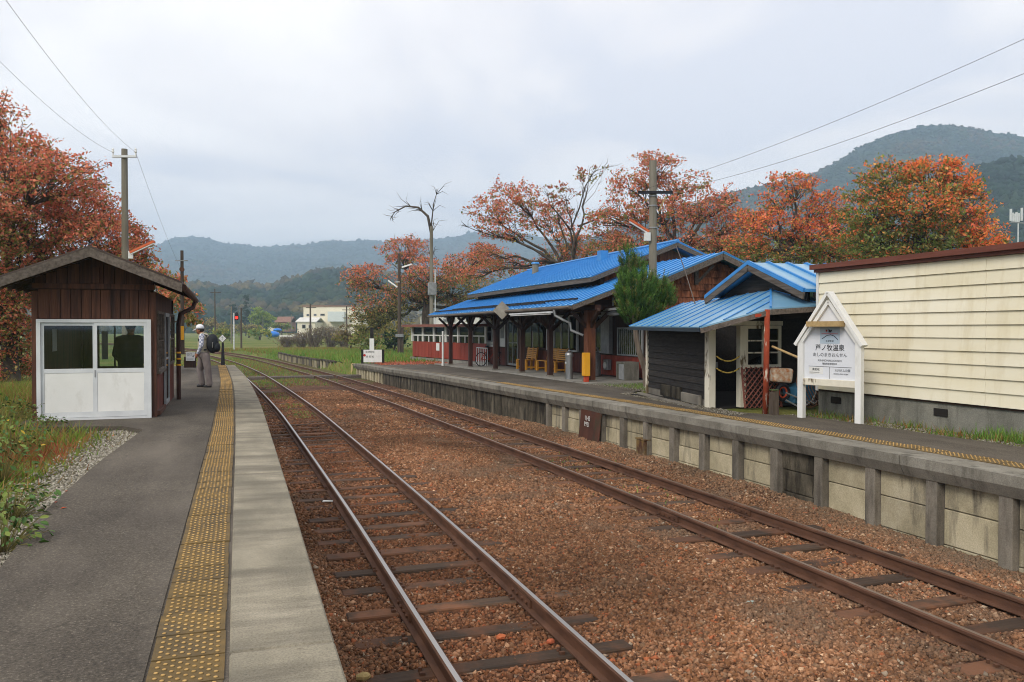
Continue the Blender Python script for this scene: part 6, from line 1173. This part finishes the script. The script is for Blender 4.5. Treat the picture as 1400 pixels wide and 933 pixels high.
n = 42000; Y = rng.uniform(4, 24, n); X = leftB(np.minimum(Y, 13.2))-.1-rng.random(n)**1.3*7; X = np.where((Y > 14) & (X > -3.3), -3.4-rng.random(n)*4, X); edge = leftB(np.minimum(Y, 13.2))-X; ok = inview(X, Y, X*0+.8, 60) & (rng.random(n) < smooth(.2, .95, edge)+.04); X, Y, edge = X[ok], Y[ok], edge[ok]; u = fbm(X, Y, 1.1, 3, 41); cg = np.where((u > .14)[:, None], RDG[rng.integers(0, 4, len(X))], np.where((rng.random(len(X)) < .45)[:, None], DRY[rng.integers(0, 5, len(X))], GG[rng.integers(0, 5, len(X))]*np.array([1.1, .95, .7]))); blades('bank_grass', X, Y, gh(X, Y), rng.uniform(.06, .3, len(X))*(.5+smooth(.3, 2, edge)), .009, cg, 'dry russet and green grass on the bank left of the platform', 'grass', .6)
n = 3000; Y = rng.uniform(4.5, 12.5, n); X = 9.8+rng.random(n)*.7; keep = (fbm(X, Y, .9, 3, 15) > .03) | (rng.random(n) < .08); X, Y = X[keep], Y[keep]; blades('wall_grass', X, Y, gh(X, Y), rng.uniform(.03, .16, len(X)), .008, np.where((rng.random(len(X)) < .6)[:, None], GG[rng.integers(0, 5, len(X))]*.8, DRY[rng.integers(0, 5, len(X))]), 'weedy grass along the foot of the cream building', 'grass')
n = 1500; Y = rng.uniform(18.7, 22.2, n); X = rng.uniform(10.3, 12.2, n); blades('yard_grass', X, Y, gh(X, Y), rng.uniform(.03, .09, n), .01, GG[rng.integers(0, 5, n)]*.85, 'small patch of lawn between the shed and the station', 'grass')
n = 240; Y = rng.normal(8.6, .25, n); X = rng.normal(10.28, .09, n); blades('grass_tuft', X, Y, gh(X, Y), rng.uniform(.1, .24, n), .008, GG[rng.integers(0, 5, n)], 'taller green grass tuft at the right end of the cream building base', 'grass')
# gravel strip beside the asphalt, gravel by the cream wall and the yard
GR = pal('837d70', '90897b', '746e61', '9c9687', '68614f', 'a8a294')
n = 9000; Y = rng.uniform(4.6, 13.9, n); X = leftB(Y)+.03-np.abs(rng.normal(0, .26, n)); ok = inview(X, Y, X*0+.85, 40); X, Y = X[ok], Y[ok]; s_ = rng.uniform(.014, .036, len(X)); stones('gravel_strip', X, Y, np.maximum(gh(X, Y), .80)+s_*.3+.02, s_, GR[rng.integers(0, 6, len(X))], M['stone'], label='pale gravel strip along the left edge of the asphalt', cat='gravel', kind='stuff')
n = 5200; Y = rng.uniform(5.5, 22.5, n); X = np.where(Y < 12.7, rng.uniform(9.62, 10.4, n), np.where(Y < 18.5, 8.62+.18*(Y-13)/1.0*.6+rng.uniform(-.1, .35, n), rng.uniform(10.0, 12, n))); s_ = rng.uniform(.014, .038, n); zz_ = np.where(Y < 12.7, gh(X, Y), np.array([zR(q) for q in Y])); stones('yard_gravel', X, Y, zz_+s_*.2, s_, GR[rng.integers(0, 5, n)]*.8, M['stone'], label='loose grey gravel along the station-side walls', cat='gravel', kind='stuff')
n = 900; p0_ = atg(520, 491); Y = rng.uniform(41.5, 46.5, n); X = rng.uniform(7.2, 11, n); V, Fa, cc = leaves(np.stack([X, Y, np.array([max(zR(q), 0) for q in Y])+.03], -1), .13, REDS[rng.integers(0, 6, n)]*1.1); V[:, 2] = np.minimum(V[:, 2], np.repeat(np.array([zR(q) for q in Y]), 4)+.07); raw('fallen_leaves', V, Fa, M['leaf'], cols=cc, label='red fallen leaves at the far end of the station platform', cat='leaves', kind='stuff')
LF = MB().add([(-.035, 0, .0), (0, -.02, .008), (.035, 0, .004), (0, .02, .010)], [(0, 1, 2, 3)]).mesh('fallen_leaf')
LF.materials.append(simple('red_leaf', 'a03a22', 'b5552c', 20, bump=0))
for (px, py, lab) in ((87, 695, 'single red leaf lying on the asphalt near the gravel'), (90, 672, 'red leaf on the gravel edge'), (76, 687, 'brown-red leaf at the gravel edge'), (155, 596, 'red leaf near the hut')):
    p = atz(px, py, .902); o = bpy.data.objects.new('fallen_leaf', LF); COL.objects.link(o); o.location = p; o.rotation_euler = (0, 0, rng.uniform(0, 6)); o.scale = (.8, .8, .8); tag(o, lab, 'leaf', 'leaves on the left platform')
# leafy weeds at the platform's left edge: each leaf a part
def leafmesh():
    m = MB(); P = [(0, 0, 0), (.3, .22, .03), (.62, .26, .02), (.86, .14, -.03), (1, 0, -.08), (.86, -.14, -.03), (.62, -.26, .02), (.3, -.22, .03)]; mid = [(.3, 0, -.02), (.62, 0, -.03), (.86, 0, -.05)]
    m.add(P+mid, [(0, 8, 1), (1, 8, 9, 2), (2, 9, 10, 3), (3, 10, 4), (4, 10, 5), (5, 10, 9, 6), (6, 9, 8, 7), (7, 8, 0)]); return m.mesh('leaf')
def m_weed(name, a, b, c): t = NT(name); oi = t.n('ShaderNodeObjectInfo'); return t.done(t.ramp(oi.outputs['Random'], [(0, a), (.55, b), (1, c)]), .65, None, 0, .2)
LM = leafmesh(); LM.materials.append(m_weed('weed_leaf', '3a5427', '4c6a30', '76803c')); LY = leafmesh(); LY.materials.append(m_weed('yellow_leaf', 'c0a02c', 'a88a3a', 'd2b848'))
for i, (px, py, n, h, wd, lab) in enumerate(((2, 752, 56, .26, .30, 'leafy green weed at the bottom left edge of the asphalt'), (14, 708, 72, .26, .36, 'broad-leaved green weed creeping onto the asphalt at the left'), (0, 655, 66, .46, .40, 'leafy weed on the left edge beside the gravel strip'), (14, 622, 80, .46, .52, 'green weed with yellow leaves on the left bank'), (2, 592, 70, .62, .55, 'tall leafy weed at the left edge in front of the cherry tree'), (66, 585, 34, .2, .28, 'small green weed by the hut corner'), (38, 575, 40, .3, .5, 'low green weed left of the hut doors'))):
    p = atz(px, py, .84); o = empty('leafy_weed', p, lab, 'weed', 'leafy weeds left of the platform'); m = MB()
    for j in range(int(n*2.6)):
        a = rng.uniform(0, 2*PI); r = wd*rng.random()**.6; q = np.array([r*math.cos(a), r*math.sin(a), h*rng.uniform(.25, 1)*(1-.35*(r/wd)**2)+.02]); lf = bpy.data.objects.new('leaf', LY if (i == 3 and j % 14 == 0) else LM); COL.objects.link(lf); lf.parent = o; lf.location = q; s_ = rng.uniform(.035, .082); lf.scale = (s_, s_, s_); lf.rotation_euler = (rng.normal(0, .35), rng.normal(.3, .35), a+rng.normal(0, .8))
        if j % 2 == 0: m.tube([(q[0]*.2, q[1]*.2, -.02), (q[0]*.7, q[1]*.7, q[2]*.7), tuple(q)], [.004, .003, .002], 3)
    m.build('stems', simple('weed_stem_%d' % i, '6a5a35', '7c7a42', 6, bump=0), o, fix=False)
# litter and pale stones on the bed
for (px, py, nm, lab, mt, sc_) in ((448, 686, 'paper_scrap', 'scrap of white paper beside the left rail of the used track', 'white', 1), (352+0, 0, '', '', '', 0)):
    if nm: p = atz(px, py, -.13); MB().hexa([(-.08, -.02, 0), (.07, -.03, 0), (.08, .03, 0), (-.06, .04, 0)], [(-.08, -.02, .012), (.07, -.03, .02), (.08, .03, .01), (-.06, .04, .015)]).build(nm, M[mt], None, lab, 'litter').location = p
for (px, py, s_, c, lab) in ((497, 925, .06, 'a08a5a', 'larger tan stone at the bottom beside the left rail'), (685, 871, .045, 'b0603a', 'orange-red stone lying on a sleeper between the rails'), (753, 877, .04, 'a8583a', 'second orange stone just right of the one on the sleeper'), (1114, 698, .06, '9b3f28', 'red stone at the foot of the station platform wall'), (1026, 825, .05, '8e9a92', 'grey-green stone in the ballast between the tracks'), (820, 614, .09, 'a86240', 'orange stone before the rusted plate')):
    p = atz(px, py, -.12); V = MB().ball((0, 0, 0), (s_, s_*.75, s_*.55), 7, 5); V.v = [tuple(np.array(q)*(1+rng.uniform(-.15, .15))) for q in V.v]; V.build('loose_stone', simple('stone_'+c, c, c, 20, bump=.3), None, lab, 'stone').location = p

# ------------------------------------------------------------------ far buildings
def house(name, px0, px1, pyb, pyt, D, depth, wallm, label, roofm=None, roof_h=0, wins=()):
    a, b = atd(px0, pyb, D), atd(px1, pyb, D); k = D/F; o = empty(name, a, label, 'building', rz=-YAW); wd = (px1-px0)*k; h = (pyb-pyt)*k
    MB().box(0, wd, 0, depth, -2, h).build('wall', wallm, o)
    if roof_h: MB().prism([(-.5, -.4, h), (wd+.5, -.4, h), (wd+.5, depth/2, h+roof_h), (-.5, depth/2, h+roof_h)], (0, 0, .25)).build('roof', roofm, o); MB().prism([(-.5, depth+.4, h), (wd+.5, depth+.4, h), (wd+.5, depth/2, h+roof_h), (-.5, depth/2, h+roof_h)], (0, 0, .25)).build('roof', roofm, o)
    elif roofm: MB().box(-.3, wd+.3, -.3, depth+.3, h+.01, h+.35).build('roof', roofm, o)
    for (x0, x1, y0, y1) in wins:
        wv = MB().box((x0-px0)*k, (x1-px0)*k, -.12, -.01, (pyb-y1)*k, (pyb-y0)*k).build('window', M['greymetal'], o); MB().box((x0-px0)*k+.15, (x1-px0)*k-.15, -.16, -.125, (pyb-y1)*k+.15, (pyb-y0)*k-.15).build('pane', M['dark'], wv)
    return o, k
o, k = house('factory', 415, 490, 456, 419.5, 255, 16, M['factory'], 'cream flat-roofed factory block across the field', M['tile'], 0, ((419.2, 422.8, 429.5, 432.6), (429, 433, 429.5, 432.2), (438, 444.2, 429.2, 432)))
MB().box(36*k, 58*k, -3, 0, 16*k, 29.5*k).build('side_annex', simple('pale_blue_wall', 'c6cdcb', 'd0d6d3', 1, bump=0), o)
o, k = house('workshop', 406.5, 431, 453, 441, 245, 10, M['factory'], 'low cream gabled workshop at the left foot of the factory', M['guard'], 1.3, ((413, 418, 444, 449.3), (422, 426, 444.5, 449.3)))
house('farmhouse', 377, 396, 447, 441, 340, 10, M['tile'], 'small brown-roofed farmhouse left of the factory', M['tile'], 2.2); house('farmhouse', 366, 374, 449.5, 446, 320, 7, M['guard'], 'tiny pale farm shed just left of the brown-roofed farmhouse', M['tile'], 1.0)
house('white_house', 575, 655, 462, 430, 92, 8, M['plaster'], 'white rendered house partly hidden behind the red shelter', M['greymetal'], 0, ((580, 590, 436, 446), (606, 622, 436, 440)))
for (x0, x1, y0, y1, D, lab) in ((363, 382, 457.5, 452, 225, 'larger bright blue tarpaulin heap in the field'), (374, 385, 451.5, 448.5, 270, 'smaller blue tarpaulin heap behind the larger one')):
    k = D/F; p = atd((x0+x1)/2, y0, D); o = empty('tarpaulin_heap', p, lab, 'tarpaulin', 'blue tarpaulins in the field', rz=-YAW); a = (x1-x0)*k/2; h = (y0-y1)*k; MB().ball((0, 0, 0), (a, 2.2, h*.85), 18, 10).build('tarpaulin', M['tarp'], o)
p = atd(382, 461, 215); k = 215/F; o = empty('field_barrier', p, 'low white concrete barrier beside the blue tarpaulins', 'barrier', rz=-YAW); MB().hexa([(0, 0, -1), (40*k, -2, -1), (40*k, -1.6, -1), (0, .4, -1)], [(0, 0, 2.6*k), (40*k, -2, 4.3*k), (40*k, -1.6, 4.3*k), (0, .4, 2.6*k)]).build('barrier', M['guard'], o)
o = empty('antenna_mast', atd(1391, 420, 130), 'antenna mast with pale panel antennas above the brown roof edge', 'mast'); k = 130/F; m = MB(); m.cyl((0, 0, -4), (0, 0, 120*k), .7*k, n=8); m.build('mast', M['alu'], o); MB().bar((-15*k, 0, 115*k), (12*k, 0, 115*k), .15, .15).build('gantry', M['greymetal'], o)
for x, z0, z1 in ((-14, 117, 133), (-11, 116, 128), (-7, 116, 127), (-3.5, 116, 129), (0, 116, 128), (6, 118, 135.5)): MB().box((x-.8)*k, (x+.8)*k, -.2, .1, z0*k, z1*k).build('panel_antenna', M['alu'], o)
# far trees that stand apart in the field
for (px, pyb, pyt, rx, D, hot_, cool_, con, lab) in ((357, 450, 419, 18, 300, pal('8a9440', '7b8c38'), GRN, 0, 'rounded yellow-green tree in the valley'), (336, 450, 405, 7, 330, pal('2f4030'), pal('26362a'), 1, 'tall dark conifer left of the yellow-green tree'), (319, 450, 416, 6, 340, pal('2f4030'), pal('26362a'), 1, 'shorter dark conifer behind the red signal'), (272, 452, 408, 9, 330, pal('2f4030'), pal('2a3a2c'), 1, 'dark conifer above the standing person'), (285, 455, 436, 22, 270, pal('7a6a4a', '8a6a45'), OLIV, 0, 'brownish trees above the standing person'), (310, 456, 440, 18, 260, pal('7a6a4a', '6b5b40'), OLIV, 0, 'brown shrubs left of the red signal'), (340, 457, 442, 20, 250, pal('6f6048', '7a6a50'), OLIV, 0, 'grey-brown shrubs right of the red signal'), (385, 452, 441, 16, 280, OLIV, GRN, 0, 'green hedge before the farmhouse'), (300, 462, 450, 26, 170, pal('8a8040', '7b7a38'), GRN, 0, 'olive bushes in the field left of the red signal'), (355, 459, 451, 16, 200, pal('9a9448', '8a8a40'), GRN, 0, 'yellowish bushes left of the tarpaulins')):
    bs = gbase(px, D); h = pyb-pyt
    if con: pads = [(px, pyt+h*(.12+.2*j), rx*(.25+.19*j), h*.13, 0, .5) for j in range(4)]
    else: pads = [(px, pyt+h*.45, rx*.7, h*.45, 0, .5), (px-rx*.5, pyt+h*.6, rx*.5, h*.35, 1, .5), (px+rx*.55, pyt+h*.6, rx*.5, h*.38, 0, .5)]
    tree('far_tree', lab, bs, D, pads, .8, 1.2, .3, atd(px, pyb-h*.3, D), hot_, cool_, 'trees across the valley field', clump=1.2)

# ------------------------------------------------------------------ mountains
def ridge(name, pts, D, near, mat, amp, seed, cols, step=3.5, blobs=0, bsize=8., woodlabel=''):
    P = np.array(pts, float); px = np.arange(P[0, 0], P[-1, 0]+.1, step); py = np.interp(px, P[:, 0], P[:, 1]); t = np.concatenate([np.linspace(0, 1, 34), np.linspace(1.05, 1.8, 8)])
    d = D*(near+(1-near)*t); hr = (HY-py)/F*D+CZ; gxx = np.zeros((len(t), len(px))); gyy = gxx.copy(); gzz = gxx.copy()
    for i, (tt_, dd) in enumerate(zip(t, d)):
        p = C0+(FW+RT*((px-PX)/F)[:, None])*dd; gxx[i], gyy[i] = p[:, 0], p[:, 1]
        sh = tt_**1.15 if tt_ <= 1 else max(0, 1-(tt_-1)*.9)
        nz = fbm(p[:, 0]+p[:, 1]*.4, p[:, 1]*.35, D*.09, 5, seed)*amp*hr.mean()*2.2*math.sin(PI*min(tt_, 1))
        gzz[i] = np.maximum(-3, (hr+2)*sh*1.0-2+nz)
        lim = CZ+(hr-CZ)*dd/D if tt_ < 1 else 1e9; gzz[i] = np.minimum(gzz[i], np.maximum(lim*.97, -2))
    gzz += fbm(gxx, gyy, 18, 3, seed+4)*np.clip(gzz, 0, 40)/40*bsize*.6
    raw(name, np.stack([gxx, gyy, gzz], -1).reshape(-1, 3), gridfaces(len(px), len(t)), mat, smooth=True, kind='structure')
    if blobs:
        i = rng.uniform(2, 33.4, blobs)**1.0; j = rng.uniform(0, len(px)-1.01, blobs); i0 = i.astype(int); j0 = j.astype(int); u, v = i-i0, j-j0
        def bl(A): return (A[i0, j0]*(1-u)+A[np.minimum(i0+1, len(t)-1), j0]*u)*(1-v)+(A[i0, j0+1]*(1-u)+A[np.minimum(i0+1, len(t)-1), j0+1]*u)*v
        X, Y, Z = bl(gxx), bl(gyy), bl(gzz); s_ = bsize*rng.uniform(.7, 1.5, blobs); ok = Z > -1; X, Y, Z, s_ = X[ok], Y[ok], Z[ok], s_[ok]
        w_ = np.clip(.5+fbm(X, Y, D*.06, 4, seed+9)*2.2, 0, .999); c = cols[(w_*len(cols)).astype(int)]*rng.uniform(.65, 1.3, (len(X), 1)); stones(name+'_wood', X, Y, Z+s_*.2, s_, c, M['canopy'], label=woodlabel, cat='forest', kind='stuff')
FORE = pal('1a2c1e', '223522', '20321f', '2b3a22', '353d24', '483f27')
ridge('mountain_far', [(-1500, 390), (-1000, 352), (-600, 338), (-250, 350), (60, 368), (150, 358), (210, 338.6), (231, 328), (246, 324.4), (272, 324.4), (290, 328), (313, 334.7), (328.6, 334), (349, 338.6), (380, 337), (418, 334.7), (447, 330), (470, 330), (508, 328.8), (524, 331), (560, 329), (600, 327), (627, 324), (642, 318), (660, 320), (700, 318), (760, 328), (830, 332), (900, 335), (980, 345)], 2600, .45, M['mount'], .22, 3, FORE, 4, 20000, 9, 'blue-hazed forest covering the far mountain range')
ridge('mountain_right', [(740, 345), (820, 322), (900, 295), (960, 275), (1002, 262), (1052, 253), (1110, 239), (1131, 229), (1172, 204), (1213.5, 185), (1255, 175), (1288, 171.5), (1317, 175), (1358, 183), (1400, 189), (1460, 205), (1560, 250), (1680, 300)], 1300, .42, M['mount'], .20, 13, FORE, 3, 16000, 4.6, 'autumn forest covering the high mountain on the right')
ridge('hill_right', [(1270, 300), (1300, 262), (1329.5, 231), (1358, 224.6), (1400, 219), (1460, 212), (1560, 215), (1700, 250)], 620, .5, M['mount2'], .15, 23, FORE[:4]*.85, 3, 4500, 5.5, 'dark pine wood on the near hill at the right edge')
ridge('hill_valley', [(-1200, 400), (-700, 385), (-200, 392), (200, 400), (240, 394), (264, 391), (303, 394), (341, 391), (364, 396), (380, 389), (406, 380), (431, 372), (457, 370), (483, 370), (540, 374), (600, 382), (700, 392), (800, 402)], 820, .5, M['mount2'], .18, 33, np.concatenate([FORE, pal('5a4f2c')]), 4, 13000, 6.5, 'mixed wood on the low hill behind the factory')
# ------------------------------------------------------------------ haze
t = bpy.data.materials.new('thin_haze'); t.use_nodes = True; tn = t.node_tree; tn.nodes.remove(tn.nodes['Principled BSDF']); vn = tn.nodes.new('ShaderNodeVolumePrincipled'); vn.inputs['Color'].default_value = (.60, .79, 1.0, 1); vn.inputs['Density'].default_value = .00046; vn.inputs['Anisotropy'].default_value = .2; tn.links.new(vn.outputs[0], tn.nodes['Material Output'].inputs['Volume'])
MB().box(-9000, 9000, -7000, 9000, -6, 350).build('haze', t, None, 'thin autumn haze over the whole valley', 'haze', None, 'stuff')
